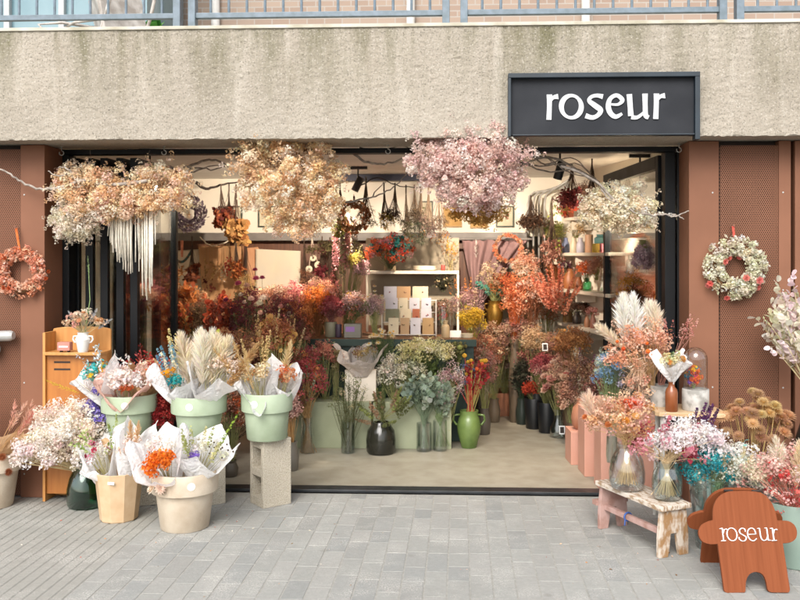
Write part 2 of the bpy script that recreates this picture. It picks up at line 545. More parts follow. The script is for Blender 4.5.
m_brick = attr_mat('paver_stone', 0, .82, .07, 38)
def stone_bump(m):
    nt = m.node_tree; b = nt.nodes['Principled BSDF']
    tc = N(nt, 'ShaderNodeTexCoord'); n2 = N(nt, 'ShaderNodeTexNoise'); n2.inputs['Scale'].default_value = 85; n2.inputs['Detail'].default_value = 5
    bp = N(nt, 'ShaderNodeBump'); bp.inputs['Strength'].default_value = .28; bp.inputs['Distance'].default_value = .006
    nt.links.new(tc.outputs['Object'], n2.inputs['Vector']); nt.links.new(n2.outputs['Fac'], bp.inputs['Height']); nt.links.new(bp.outputs['Normal'], b.inputs['Normal'])
    # pale lime bloom and fine speckle of the stone itself
    src = b.inputs['Base Color'].links[0].from_socket
    n3 = N(nt, 'ShaderNodeTexNoise'); n3.inputs['Scale'].default_value = 3.1; n3.inputs['Detail'].default_value = 8; n3.inputs['Roughness'].default_value = .75
    r3 = N(nt, 'ShaderNodeMapRange'); r3.inputs['From Min'].default_value = .48; r3.inputs['From Max'].default_value = .64; r3.inputs['To Max'].default_value = .75
    n4 = N(nt, 'ShaderNodeTexNoise'); n4.inputs['Scale'].default_value = 120; n4.inputs['Detail'].default_value = 3
    r4 = N(nt, 'ShaderNodeMapRange'); r4.inputs['From Min'].default_value = .45; r4.inputs['From Max'].default_value = .62
    mu = N(nt, 'ShaderNodeMath', operation='MULTIPLY')
    mx = N(nt, 'ShaderNodeMix', data_type='RGBA'); mx.inputs['B'].default_value = (*lin('dcd8d0', .7), 1)
    for n_ in (n3, n4): nt.links.new(tc.outputs['Object'], n_.inputs['Vector'])
    nt.links.new(n3.outputs['Fac'], r3.inputs['Value']); nt.links.new(n4.outputs['Fac'], r4.inputs['Value'])
    nt.links.new(r3.outputs['Result'], mu.inputs[0]); nt.links.new(r4.outputs['Result'], mu.inputs[1])
    nt.links.new(mu.outputs['Value'], mx.inputs['Factor']); nt.links.new(src, mx.inputs['A']); nt.links.new(mx.outputs['Result'], b.inputs['Base Color'])
stone_bump(m_brick)
def stains(m):
    nt = m.node_tree; b = nt.nodes['Principled BSDF']
    src = b.inputs['Base Color'].links[0].from_socket
    tc = N(nt, 'ShaderNodeTexCoord'); vo = N(nt, 'ShaderNodeTexVoronoi'); vo.inputs['Scale'].default_value = 2.6; vo.inputs['Randomness'].default_value = 1
    nt.links.new(tc.outputs['Object'], vo.inputs['Vector'])
    r = N(nt, 'ShaderNodeMapRange'); r.inputs['From Min'].default_value = .075; r.inputs['From Max'].default_value = .035; r.inputs['To Max'].default_value = .32
    nt.links.new(vo.outputs['Distance'], r.inputs['Value'])
    n1 = N(nt, 'ShaderNodeTexNoise'); n1.inputs['Scale'].default_value = 1.1; n1.inputs['Detail'].default_value = 7; n1.inputs['Roughness'].default_value = .7; nt.links.new(tc.outputs['Object'], n1.inputs['Vector'])
    r2 = N(nt, 'ShaderNodeMapRange'); r2.inputs['From Min'].default_value = .5; r2.inputs['From Max'].default_value = .72; r2.inputs['To Max'].default_value = .22
    nt.links.new(n1.outputs['Fac'], r2.inputs['Value'])
    mx = N(nt, 'ShaderNodeMath', operation='MAXIMUM'); nt.links.new(r.outputs['Result'], mx.inputs[0]); nt.links.new(r2.outputs['Result'], mx.inputs[1])
    mi = N(nt, 'ShaderNodeMix', data_type='RGBA'); mi.inputs['B'].default_value = (*lin('7c776e', .6), 1)
    nt.links.new(mx.outputs['Value'], mi.inputs['Factor']); nt.links.new(src, mi.inputs['A']); nt.links.new(mi.outputs['Result'], b.inputs['Base Color'])
stains(m_brick)

XC = -1.90                              # edge of the ribbed strip
def pave():
    mb = MB(); w = .1145; g = .006
    cols = pal('b9b8b2 b5b5af bbbab4 b2b2ad bcbbb5 b7b7b1 adaeaa b9b9b3 b6b6b0', .61)
    x = XC + .004
    while x < 5.2:
        y = 5.985 - random.uniform(0, .28)
        rows = []
        y1 = 5.985
        while y1 > -1.5:
            L = random.choice((.2, .24, .28, .33)) if rows else random.uniform(.08, .3)
            rows.append((max(y1 - L, -1.6), y1)); y1 -= L
        for a, b in rows:
            c = cols[random.randrange(len(cols))] * random.uniform(.97, 1.03)
            if random.random() < .06: c = c * .88
            x0, x1, y0, yy = x + g / 2, x + w - g / 2, a + g / 2, b - g / 2
            e = .002; dz = random.uniform(-.0007, .0007)
            v = [(x0, y0, -.006), (x1, y0, -.006), (x1, yy, -.006), (x0, yy, -.006), (x0 + e, y0 + e, dz), (x1 - e, y0 + e, dz), (x1 - e, yy - e, dz), (x0 + e, yy - e, dz)]
            mb.raw(v, [(4, 5, 6, 7), (0, 1, 5, 4), (1, 2, 6, 5), (2, 3, 7, 6), (3, 0, 4, 7)], c)
        x += w
    o = mb.build('paving', m_brick); tag(o, kind='structure')
    jm = MB().box((XC, -1.6, -.012), (5.3, 5.99, -.0018), pal('c2beb4', .62)[0]).build('paving_mortar', surf('mortar', lin('bfbdb5', .61), lin('aeaca4', .6), 30, .9)); tag(jm, kind='structure')
    # ribbed (corduroy) slabs on the left
    mb = MB(); pitch = .0635; s = XC
    ylim = [(5.985 - i * 1.03, 5.985 - (i + 1) * 1.03) for i in range(7)]
    for (yb, ya) in ylim:
        x = XC
        while x > -6.3:
            sl0, sl1 = x - pitch * 8, x
            c = cols[random.randrange(len(cols))] * random.uniform(.92, 1.04)
            for i in range(8):
                a = sl1 - (i + 1) * pitch
                pr = [(a + .0, -.0045), (a + .004, -.0045), (a + .010, 0), (a + pitch - .009, 0), (a + pitch - .003, -.0045), (a + pitch, -.0045)]
                v = [(px_, ya + .004, pz) for px_, pz in pr] + [(px_, yb - .004, pz) for px_, pz in pr]
                n = len(pr)
                mb.raw(v, [(j, j + 1, j + 1 + n, j + n) for j in range(n - 1)] + [(1, 2, 3, 4), ], c * np.array((1.0, .985, .955)))
            x = sl0
    o = mb.build('ribbed_paving', m_brick); tag(o, kind='structure')
pave()

# ================================================================== CONCRETE BEAM AND TERRACE
def concrete():
    m, nt, b, o = nodes_of('exposed_aggregate_concrete')
    tc = N(nt, 'ShaderNodeTexCoord')
    def noise(sc, det=6, st=(1, 1, 1), rough=.6):
        mp = N(nt, 'ShaderNodeMapping'); mp.inputs['Scale'].default_value = st
        nt.links.new(tc.outputs['Object'], mp.inputs['Vector'])
        n = N(nt, 'ShaderNodeTexNoise'); n.inputs['Scale'].default_value = sc; n.inputs['Detail'].default_value = det; n.inputs['Roughness'].default_value = rough
        nt.links.new(mp.outputs['Vector'], n.inputs['Vector']); return n.outputs['Fac']
    def rng(s, a, b_, c=0., d=1.):
        r = N(nt, 'ShaderNodeMapRange'); r.inputs['From Min'].default_value = a; r.inputs['From Max'].default_value = b_; r.inputs['To Min'].default_value = c; r.inputs['To Max'].default_value = d
        nt.links.new(s, r.inputs['Value']); return r.outputs['Result']
    def mix(f, a, c):
        x = N(nt, 'ShaderNodeMix', data_type='RGBA')
        nt.links.new(f, x.inputs['Factor'])
        for s, k in ((a, 'A'), (c, 'B')):
            if isinstance(s, tuple): x.inputs[k].default_value = (*s, 1)
            else: nt.links.new(s, x.inputs[k])
        return x.outputs['Result']
    def mul(a, c):
        x = N(nt, 'ShaderNodeMath', operation='MULTIPLY')
        for i, s in enumerate((a, c)):
            if isinstance(s, float): x.inputs[i].default_value = s
            else: nt.links.new(s, x.inputs[i])
        return x.outputs['Value']
    c = mix(rng(noise(1.6, 5), .3, .7), lin('cfc5b5', .62), lin('bdb3a3', .6))
    c = mix(rng(noise(3, 6, (2.2, 1, .16)), .56, .72, 0, .55), c, lin('d9d0c2', .66))      # pale runs
    c = mix(rng(noise(2.4, 6, (1.8, 1, .12), .7), .52, .74, 0, .35), c, lin('9c8e74', .58))   # brown water stains
    sx = N(nt, 'ShaderNodeSeparateXYZ'); nt.links.new(tc.outputs['Object'], sx.inputs[0])
    hi = rng(sx.outputs['Z'], .12, .66)
    c = mix(mul(mul(hi, rng(noise(2.3, 8, (1.3, 1, .22), .75), .44, .64)), .75), c, lin('76744a', .52))   # algae from the top edge
    vo = N(nt, 'ShaderNodeTexVoronoi'); vo.inputs['Scale'].default_value = 70; nt.links.new(tc.outputs['Object'], vo.inputs['Vector'])
    peb = mix(rng(vo.outputs['Color'], .2, .9), lin('e6dfd3', .62), lin('7b7264', .6))
    c = mix(mul(rng(vo.outputs['Distance'], .45, .22), .42), c, peb)
    pit = rng(noise(120, 2), .60, .70)
    c = mix(mul(pit, .5), c, lin('4b4438', .5))
    nt.links.new(c, b.inputs['Base Color'])
    b.inputs['Roughness'].default_value = .95; b.inputs['Specular IOR Level'].default_value = .2
    h = N(nt, 'ShaderNodeMath', operation='SUBTRACT')
    nt.links.new(noise(60, 5), h.inputs[0]); nt.links.new(mul(pit, .5), h.inputs[1])
    bp = N(nt, 'ShaderNodeBump'); bp.inputs['Strength'].default_value = .7; bp.inputs['Distance'].default_value = .012
    nt.links.new(h.outputs[0], bp.inputs['Height']); nt.links.new(bp.outputs['Normal'], b.inputs['Normal'])
    MATS['concrete'] = m
    return m
m_conc = concrete()
m_smooth_conc = surf('smooth_concrete', lin('c4b398'), lin('a89878'), 3, .9, .25, 60)

def beam():
    root = thing('concrete_beam', 'long pebbly concrete beam streaked with green algae above the shop opening', 'beam', (0, YB, ZB))
    mb = MB(); nx, nz = 620, 56
    X = np.linspace(-6.2, 6.2, nx); Z = np.linspace(0, ZT - ZB, nz)
    jit = RNG.normal(0, .0022, (nz, nx))
    jit[0] *= 2.0
    for xj_ in (XU(137, YB), XU(137, YB) + 2.4, XU(137, YB) + 4.8, XU(137, YB) - 2.4):
        q_ = int(np.argmin(np.abs(X - xj_))); jit[:, q_] += .007
    v = np.stack([np.broadcast_to(X, (nz, nx)), jit, np.broadcast_to(Z[:, None], (nz, nx)) + (np.arange(nz) == 0)[:, None] * np.abs(RNG.normal(0, .004, (nz, nx)))], -1).reshape(-1, 3)
    i = np.arange(nz - 1)[:, None] * nx + np.arange(nx - 1)[None]
    f = np.stack([i, i + 1, i + 1 + nx, i + nx], -1).reshape(-1, 4)
    mb.raw(v, f)
    mb.box((-6.2, .006, .0035), (6.2, .46, ZT - ZB - .002))
    mb.build('beam_face', m_conc, root, smooth='auto')
    MB().box((-6.2, -.012, ZT - ZB), (6.2, .5, ZT - ZB + .022)).build('coping', surf('coping', lin('e4dfd2', .7), lin('bfb8a2', .66), 5, .8, .2, 60), root, bevel=.004)
beam()

tr = MB().box((-6.2, YB + .47, 2.9), (6.2, 16, ZT - .03)).build('terrace', m_smooth_conc); tag(tr, kind='structure')

# railing: three welded sections between posts
m_rail = surf('grey_blue_paint', lin('8495a3', .62), lin('74858f', .6), 20, .45)
YR = 5.74
def railing(u0, u1, label, bars0):
    x0, x1 = XU(u0, YR), XU(u1, YR)
    root = thing('terrace_railing', label, 'railing', ((x0 + x1) / 2, YR, ZT), 0, 'railing sections along the terrace edge')
    w = (x1 - x0) / 2; zb = ZV(17.5, YR) - ZT + .012
    MB().box((-w, -.02, zb), (w, .02, zb + .035)).build('bottom_rail', m_rail, root, bevel=.003)
    MB().box((-w, -.022, 1.02), (w, .022, 1.06)).build('top_rail', m_rail, root, bevel=.003)
    for s in (-1, 1):
        MB().box((s * w - .024, -.035, .02), (s * w + .024, .035, 1.02)).build('post', m_rail, root, bevel=.003)
    x = -w + .12
    while x < w - .06:
        MB().tube([(x, 0, zb + .03), (x, 0, 1.025)], .009, n=8).build('baluster', m_rail, root, smooth='auto'); x += .122
railing(-260, 178, 'grey-blue railing section above the left pillar and wreath', 0)
railing(193, 446, 'grey-blue railing section above the left half of the shop opening', 0)
railing(464, 722, 'grey-blue railing section above the black shop sign', 0)
railing(739, 1130, 'grey-blue railing section above the right perforated pillar', 0)

# building and planting behind the railing
def brick_wall_mat():
    m, nt, b, o = nodes_of('pale_brickwork')
    tc = N(nt, 'ShaderNodeTexCoord'); mp = N(nt, 'ShaderNodeMapping'); mp.inputs['Rotation'].default_value = (R(90), 0, 0)
    br = N(nt, 'ShaderNodeTexBrick'); br.inputs['Scale'].default_value = 1
    br.inputs['Brick Width'].default_value = .225; br.inputs['Row Height'].default_value = .075; br.inputs['Mortar Size'].default_value = .007
    br.inputs['Color1'].default_value = (*lin('d2bba8', .52), 1); br.inputs['Color2'].default_value = (*lin('c4aa98', .5), 1); br.inputs['Mortar'].default_value = (*lin('d0c8be', .54), 1)
    nt.links.new(tc.outputs['Object'], mp.inputs['Vector']); nt.links.new(mp.outputs['Vector'], br.inputs['Vector']); nt.links.new(br.outputs['Color'], b.inputs['Base Color'])
    b.inputs['Roughness'].default_value = .9
    return m
YW = 11.0
bw = thing('brick_house', 'pale pink brick house behind the terrace railing', 'house', (XU(520, YW), YW, ZT - .03))
xa = XU(150, YW) - bw.location.x
MB().box((xa, 0, 0), (9, 4, 7)).build('wall', brick_wall_mat(), bw)
for u in (217, 411, 585):
    x = XU(u, YW) - bw.location.x
    MB().tube([(x, -.07, 0), (x, -.07, 7)], .055, n=12).build('drainpipe', surf('white_pipe', lin('eceae6', .8), lin('dcdad4', .76), 5, .5), bw, smooth='auto')
m_fr = surf('white_frame', lin('e4e5e4', .62), lin('d0d3d3', .6), 8, .5)
for k, (xw, zw) in enumerate(((-1.5, 1.9), (1.6, 1.9), (4.6, 1.9), (-1.5, 4.4), (1.6, 4.4), (4.6, 4.4))):
    f = MB()
    for lo, hi in (((-.6, -.04, 0), (.6, .0, .08)), ((-.6, -.04, 1.42), (.6, 0, 1.5)), ((-.6, -.04, .08), (-.52, 0, 1.42)), ((.52, -.04, .08), (.6, 0, 1.42))): f.box(lo, hi)
    fo = f.build('window', m_fr, bw, loc=(xw, -.003, zw))
    MB().box((-.52, -.02, .08), (.52, -.012, 1.42)).build('pane', surf('dark_pane', (.12, .16, .18), (.08, .1, .12), 2, .08), fo)
YG = 9.5
gp = thing('glass_pavilion', 'pale blue glazed pavilion at the left behind the railing', 'pavilion', (XU(60, YG), YG, ZT - .03))
xa, xb = XU(-420, YG) - gp.location.x, XU(146, YG) - gp.location.x
m_pg = surf('pale_blue_glazing', lin('a2c2cc', .55), lin('86aebb', .5), 1.2, .12)
MB().box((xa, 0.03, .04), (xb, 1.3, 3.4)).build('glazing', m_pg, gp)
MB().box((xa - .1, -.1, 3.4), (xb + .1, 1.4, 3.55)).build('roof', m_fr, gp)
MB().box((xa, -.02, 0), (xb, .028, .04)).build('sill', m_fr, gp)
x = xa
while x < xb:
    MB().box((x, -.03, .04), (x + .06, .028, 3.4)).build('mullion', m_fr, gp); x += .62
# white bentwood chair frames leaning near the glazing, and a green plant
m_cane = surf('pale_tube', lin('ded9d2', .75), lin('b9b0a6', .6), 10, .5)
for k, (u, dy, lab) in enumerate(((72, 8.1, 'pale tubular garden chair nearest the left edge behind the railing'), (104, 8.0, 'pale tubular garden chair beside the green terrace plant'))):
    c = thing('garden_chair', lab, 'chair', (XU(u, dy), dy, ZT - .03), .5 - k, 'garden chairs on the terrace')
    for s in (-.24, .24):
        MB().tube([(-.28, s, 0), (-.2, s, .25), (-.05, s, .42), (.2, s, .46), (.36, s, .8), (.44, s, 1.05)], .016, n=6).build('side_frame', m_cane, c, smooth=True)
        MB().tube([(.3, s, 0), (.12, s, .3), (-.16, s, .5), (-.3, s, .66), (-.1, s, .7), (.3, s, .68)], .014, n=6).build('leg_loop', m_cane, c, smooth=True)
    MB().box((-.2, -.25, .44), (.22, .25, .47)).build('seat', m_cane, c, bevel=.008)
    MB().box((-.25, -.02, 0), (.25, .02, .6), m=Matrix.Translation((.33, 0, .48)) @ Matrix.Rotation(R(90), 4, 'Z') @ Matrix.Rotation(R(-14), 4, 'X')).build('backrest', m_cane, c, bevel=.008)
pl = thing('terrace_plant', 'bushy green pot plant seen through the left railing', 'plant', (XU(133, 8.6), 8.6, ZT - .03))
MB().lathe(potprof(.13, .17, .3), 24).build('pot', surf('dark_pot', lin('55504a'), None, 8, .6), pl, smooth='auto')
t = MB(); pts, d = ell_points(420, (0, 0, .62), (.3, .3, .34)); t.scatter(T_ROUND, pts, d + np.array([0, 0, .3]), .12, pick(pal('4e8a3a 3c7530 6aa04a'), 420)); t.build('foliage', PET(), pl)
t = MB()
for i in range(14): stem(t, (0, 0, .25), tuple(pts[i]), .005, pal('6b7a40')[0])
t.build('stems', STEM(), pl)
# the brown curved lounger whose end shows under the rail above the sign, with a white cushion
lg = thing('sun_lounger', 'brown curved lounger lying behind the railing above the black sign', 'lounger', (XU(592, 7.4), 7.4, ZT - .03))
t = MB(); prof = [(.38, .03), (.2, .10), (-.1, .2), (-.35, .33), (-.55, .42), (-.75, .48)]
t.prism([(x, z + .03) for x, z in prof] + [(x, z - .03) for x, z in prof[::-1]], .5); t.build('shell', surf('brown_rattan', lin('7a5f4c'), lin('5d473a'), 30, .7, .3, 90), lg, bevel=.006)
MB().box((-.5, .04, 0), (-.46, .46, .33)).build('leg', surf('brown_rattan', (0, 0, 0)), lg)
cu = thing('round_cushion', 'round white cushion with a pink underside lying beside the brown lounger', 'cushion', (XU(545, 7.2), 7.2, ZT - .03))
MB().lathe([(0, .11), (.11, .1), (.17, .13), (.19, .2), (.15, .27), (.07, .3), (0, .305)], 28).build('cover', surf('white_cushion', lin('f0ece8', .8), lin('e0dad5', .75), 6, .9), cu, smooth=True)
MB().lathe([(0, 0), (.12, .005), (.16, .05), (.14, .12), (0, .125)], 28).build('underside', surf('pink_cushion', lin('dfa396', .7), lin('c98b80', .66), 6, .9), cu, smooth=True)

m_steel = surf('satin_steel', lin('d8d8d4', .8), lin('bcbcb8', .75), 8, .35, metal=.3)
# ================================================================== BROWN PILLARS
m_brown = surf('brown_powder_coat', lin('b0795d', .475), lin('a57156', .45), 2.5, .6, .04, 300, spec=.25)
m_dark = surf('dark_void', (.03, .018, .013), (.02, .013, .01), 5, .8)
def perf_mesh():
    """perforated sheet w 0.385 x h 2.36, hexagonal holes on a staggered 13.6 mm pitch"""
    p = .0136; rowh = p * .866; hole = .0046
    nx, nz = 28, int(2.36 / rowh)
    hexv = [(math.sin(a) * p / 3 ** .5, math.cos(a) * p / 3 ** .5) for a in [i * math.pi / 3 for i in range(6)]]
    inn = [(math.sin(a) * hole, math.cos(a) * hole) for a in [i * math.pi / 3 for i in range(6)]]
    v = np.array([(x, 0, z) for x, z in hexv] + [(x, 0, z) for x, z in inn] + [(x, .002, z) for x, z in inn])
    f = np.array([(i, (i + 1) % 6, 6 + (i + 1) % 6, 6 + i) for i in range(6)] + [(6 + i, 6 + (i + 1) % 6, 12 + (i + 1) % 6, 12 + i) for i in range(6)])
    cs = np.array([(i * p + (p / 2 if j % 2 else 0), 0, j * rowh) for j in range(nz) for i in range(nx)])
    V = (v[None] + cs[:, None]).reshape(-1, 3); Fq = (f[None] + (np.arange(len(cs)) * 18)[:, None, None]).reshape(-1, 4)
    mb = MB().raw(V, Fq)
    return mb, nx * p
PERF, PERFW = perf_mesh()
perf_first = []
def pillar(x0, x1, px0, label, group='brown clad pillars'):
    """x0..x1 the pillar's outer faces; px0 the left edge of the perforated strip"""
    root = thing('clad_pillar', label, 'pillar', ((x0 + x1) / 2, YP, 0), 0, group)
    cx = (x0 + x1) / 2; a, b, p0, p1 = x0 - cx, x1 - cx, px0 - cx, px0 - cx + PERFW
    MB().box((a, 0, 0), (p0 - .003, .3, ZB)).build('side_panel', m_brown, root, bevel=.004)
    MB().box((p1 + .003, 0, 0), (b, .3, ZB)).build('side_panel', m_brown, root, bevel=.004)
    for x_ in (p0 - .045, p1 + .03):
        for z_ in (.16, .78, 1.42, 2.06):
            MB().lathe([(0, .003), (.0045, .003), (.006, 0)], 10).build('screw', m_steel, root, loc=(x_, -.0005, z_), rot=(R(90), 0, 0))
    bk = MB().box((p0, .06, 0), (p1, .3, ZB)).build('back_panel', m_dark, root)  # backing coloured near-black to stand in for the shade behind the holes
    if perf_first:
        o = perf_first[0].copy(); COL.objects.link(o); o.parent = root; o.location = (p0 + .007, .004, .02)
    else:
        o = PERF.build('perforated_panel', m_brown, root, loc=(p0 + .007, .004, .02)); perf_first.append(o)
    return root
xr = XU(719.5, YP)
pillar(XL - .05 - 1.02, XL, XU(20, YP) - PERFW, 'brown clad pillar with the orange wreath, left of the shop opening')
pillar(XR, XU(791, YP), xr, 'brown clad pillar with the white wreath, right of the shop opening')
pillar(XU(795, YP), XU(795, YP) + .8, XU(795, YP) + .25, 'brown clad pillar cut off at the right edge, behind the silver seed discs')
for (a, b, lab) in ((-6.2, XL - 1.075, 'plain brown facade panel beyond the left pillar'), (XU(795, YP) + .803, 6.2, 'plain brown facade panel beyond the right edge of the shop')):
    tag(MB().box((a, YP + .02, 0), (b, YP + .3, ZB)).build('facade_panel', m_brown, bevel=.003), lab, 'panel')
# pipe handle stub at the left edge
m_steel = surf('satin_steel', lin('d8d8d4', .8), lin('bcbcb8', .75), 8, .35, metal=.3)
h = thing('pipe_handrail', 'pale steel handrail stub with two rounded ends at the left edge', 'handrail', P(4, 337, YP - .03))
MB().tube([(-.9, -.03, -.02), (-.2, -.03, .0), (.06, -.03, .012), (.082, -.03, .013)], .036, n=16, radii=[.036, .036, .036, .026]).build('upper_rail', m_steel, h, smooth='auto')
MB().tube([(-.9, -.03, -.1), (-.2, -.03, -.085), (-.04, -.03, -.08), (-.02, -.03, -.08)], .036, n=16, radii=[.036, .036, .036, .026]).build('lower_rail', m_steel, h, smooth='auto')
MB().box((-.6, -.02, -.09), (-.56, .03, 0)).build('bracket', m_steel, h)

# ================================================================== SHOP FRONT
m_black = surf('black_frame_paint', lin('14171b', .5), lin('101316', .48), 6, .5, .03, 200, spec=.25)
m_glass = glass('door_glass', (.93, .95, .94), .07)
fr = thing('shopfront', 'black metal frame around the wide shop opening', 'shopfront', ((XL + XR) / 2, YF, 0))
cx = fr.location.x
xj = XU(663, YF)
MB().box((XL - cx + .002, 0, ZV(152.5, YF)), (XR - cx + .06, .10, ZB - .002)).build('head_rail', m_black, fr, bevel=.004)
for a, b in ((XL, XL + .05), (xj + .012, xj + .085), (xj + .095, XR + .06)):
    MB().box((a - cx + .002, .0, 0.02), (b - cx, .12, ZV(152.5, YF) - .002)).build('jamb', m_black, fr, bevel=.004)
MB().box((XL - cx + .002, -.055, .001), (XR - cx, .06, .022)).build('threshold', surf('threshold_strip', lin('33363a', .6), lin('23262a', .5), 10, .4), fr, bevel=.004)
for u in (61.5, 164, 679, 388):
    x = XU(u, YF - .12)
    k = thing('ceiling_hook', 'small steel screw hook under the concrete beam ' + {61.5: 'beside the left pillar', 164: 'above the purple wreath', 679: 'below the right end of the sign', 388: 'above the thin bare branches'}[u], 'hook', (x, YF - .12, ZB + .005), 0, 'screw hooks under the beam')
    a = [(0, 0, 0), (0, 0, -.03)] + [(.016 * math.sin(t), 0, -.046 + .016 * math.cos(t)) for t in np.linspace(0, 5.2, 12)]
    MB().tube(a, .0032, n=6).build('shank', m_steel, k, smooth=True)
    MB().lathe([(0, 0), (.012, 0), (.012, -.004), (0, -.004)], 12).build('washer', m_steel, k)

def leaf(label, x0, y0, x1, y1, h, deep=.055, st=.05, group='folded glass doors'):
    a = math.atan2(y1 - y0, x1 - x0); L = math.hypot(x1 - x0, y1 - y0)
    root = thing('glass_door', label, 'door', (x0, y0, .03), a, group)
    d = deep / 2
    MB().box((0, -d, 0), (st, d, h)).build('stile', m_black, root, bevel=.004)
    MB().box((L - st, -d, 0), (L, d, h)).build('stile', m_black, root, bevel=.004)
    MB().box((st + .001, -d, h - .09), (L - st - .001, d, h)).build('top_rail', m_black, root, bevel=.003)
    MB().box((st + .001, -d, 0), (L - st - .001, d, .11)).build('bottom_rail', m_black, root, bevel=.003)
    MB().box((st + .001, -.006, .111), (L - st - .001, .006, h - .091)).build('pane', m_glass, root)
    return root
HD = ZV(152.5, YF) - .04
xs = [XU(u, 6.15) for u in (72, 86, 101, 117)]
for x, lab in zip(xs, ('folded black glass door nearest the left pillar', 'second folded black glass door from the left pillar', 'third folded black glass door from the left pillar', 'fourth folded black glass door, edge on beside the lettered one')):
    leaf(lab, x, 6.20, x - .01, 7.02, HD)
ld = leaf('folded black glass door with white lettering, nearest the opening on the left', XU(131, 6.15), 6.20, XU(131, 6.15) + .02, 7.05, HD)
m_white = surf('white_vinyl', lin('f2f2f0', .85), lin('e6e6e4', .82), 10, .5)
xe = XU(662, 6.2)
rd = leaf('wide glass door swung inward at the right of the opening', xe, 6.2, xe - .13, 7.75, HD, .06, .06)
# ================================================================== ROOM
m_floor = surf('polished_screed', lin('c2bba8', .56), lin('b5ad98', .53), 5.5, .45, .06, 30, detail=12, lo=.4, hi=.66)
YK = 9.6
fl = MB().box((-3.6, YF + .06, -.2), (2.6, 11.2, .006)).build('shop_floor', m_floor); tag(fl, kind='structure')
m_ceil = surf('ceiling_paint', lin('e6e3de', .84), lin('dcd8d2', .82), 3, .9, .05, 60)
ce = MB().box((-3.6, YF + .10, CEIL), (2.6, 11.2, CEIL + .3)).build('ceiling', m_ceil); tag(ce, kind='structure')
m_cream = surf('cream_paint', lin('f2ecdf', .84), lin('e9e2d2', .82), 2, .85, .06, 60)
m_woodwall = wood('brown_boarding', lin('8a5636', .55), lin('6b3f28', .5), (14, 1, .6), 3)
zc = ZV(236.5, YK)
bw2 = thing('back_wall', 'cream back wall above brown boarding inside the shop', 'wall', (-1.2, YK, 0))
MB().box((-2.4, 0, zc), (3.8, .1, CEIL)).build('upper_wall', m_cream, bw2)
MB().box((-2.4, .0, .006), (1.62, .1, zc)).build('boarding', m_woodwall, bw2)
MB().box((1.6, .9, .006), (3.8, 1.0, zc)).build('recess_wall', m_cream, bw2)
lw = MB().box((-3.6, YF + .1, .006), (-3.45, 11, CEIL)).build('side_wall', m_cream); tag(lw, 'cream side wall on the left inside the shop', 'wall')
def RW(Y): return 1.55 - .22 * (Y - 7.6)      # right wall, running inward at an angle
rwo = MB().raw([(RW(6.2), 6.2, .006), (RW(11), 11, .006), (RW(11) + .12, 11, .006), (RW(6.2) + .12, 6.2, .006), (RW(6.2), 6.2, CEIL), (RW(11), 11, CEIL), (RW(11) + .12, 11, CEIL), (RW(6.2) + .12, 6.2, CEIL)],
    [(0, 1, 2, 3), (7, 6, 5, 4), (0, 4, 5, 1), (1, 5, 6, 2), (2, 6, 7, 3), (3, 7, 4, 0)]).build('angled_wall', m_cream)
tag(rwo, 'cream angled wall carrying the vase shelves on the right', 'wall')
tag(MB().box((-3.6, 11, .006), (2.6, 11.1, CEIL)).build('rear_wall', m_cream), 'cream rear wall of the recess behind the mauve drape', 'wall')
tag(MB().box((RW(6.2) + .12, YF + .12, .006), (2.6, 6.22, CEIL)).build('front_return_wall', m_cream), 'cream return wall behind the right door jamb', 'wall')
# grey steel lintel across the back wall, dark ceiling track
m_grey = surf('grey_steel_paint', lin('8f8a86', .6), lin('7d7873', .56), 6, .5)
tag(MB().box((XU(158, YK), YK - .14, ZV(240.5, YK - .14)), (XU(526, YK), YK - .003, ZV(232.5, YK - .14))).build('steel_beam', m_grey, bevel=.004), 'grey steel beam across the cream back wall', 'beam')
tag(MB().box((XU(330, 9.2), 9.1, ZV(181, 9.2)), (XU(475, 9.2), 9.2, CEIL - .002)).build('wall_bulkhead', surf('navy_paint', lin('2b3350', .6), lin('232a42', .55), 6, .6), bevel=.003), 'dark navy bulkhead at the ceiling behind the pink flower cloud', 'bulkhead')
# service pipes in the corner
for i, u in enumerate((528, 533.5, 539, 544.5)):
    Y = YK - .05 - i * .05
    o = MB().tube([(XU(u, Y), Y, 1.2), (XU(u, Y), Y, 2.2), (XU(u, Y) + .012, Y - .02, 2.29), (XU(u, Y) + .06, Y - .05, 2.33), (XU(u, Y) + .4 - .06 * i, Y - .3, 2.37 + i * .02)], .011, n=8).build('conduit_pipe', m_steel, smooth=True)
    tag(o, ('slim grey conduit pipe nearest the cream wall in the corner', 'second slim grey conduit pipe from the cream wall', 'third slim grey conduit pipe from the cream wall', 'slim grey conduit pipe nearest the vase shelves')[i], 'pipe', 'conduit pipes in the back corner')

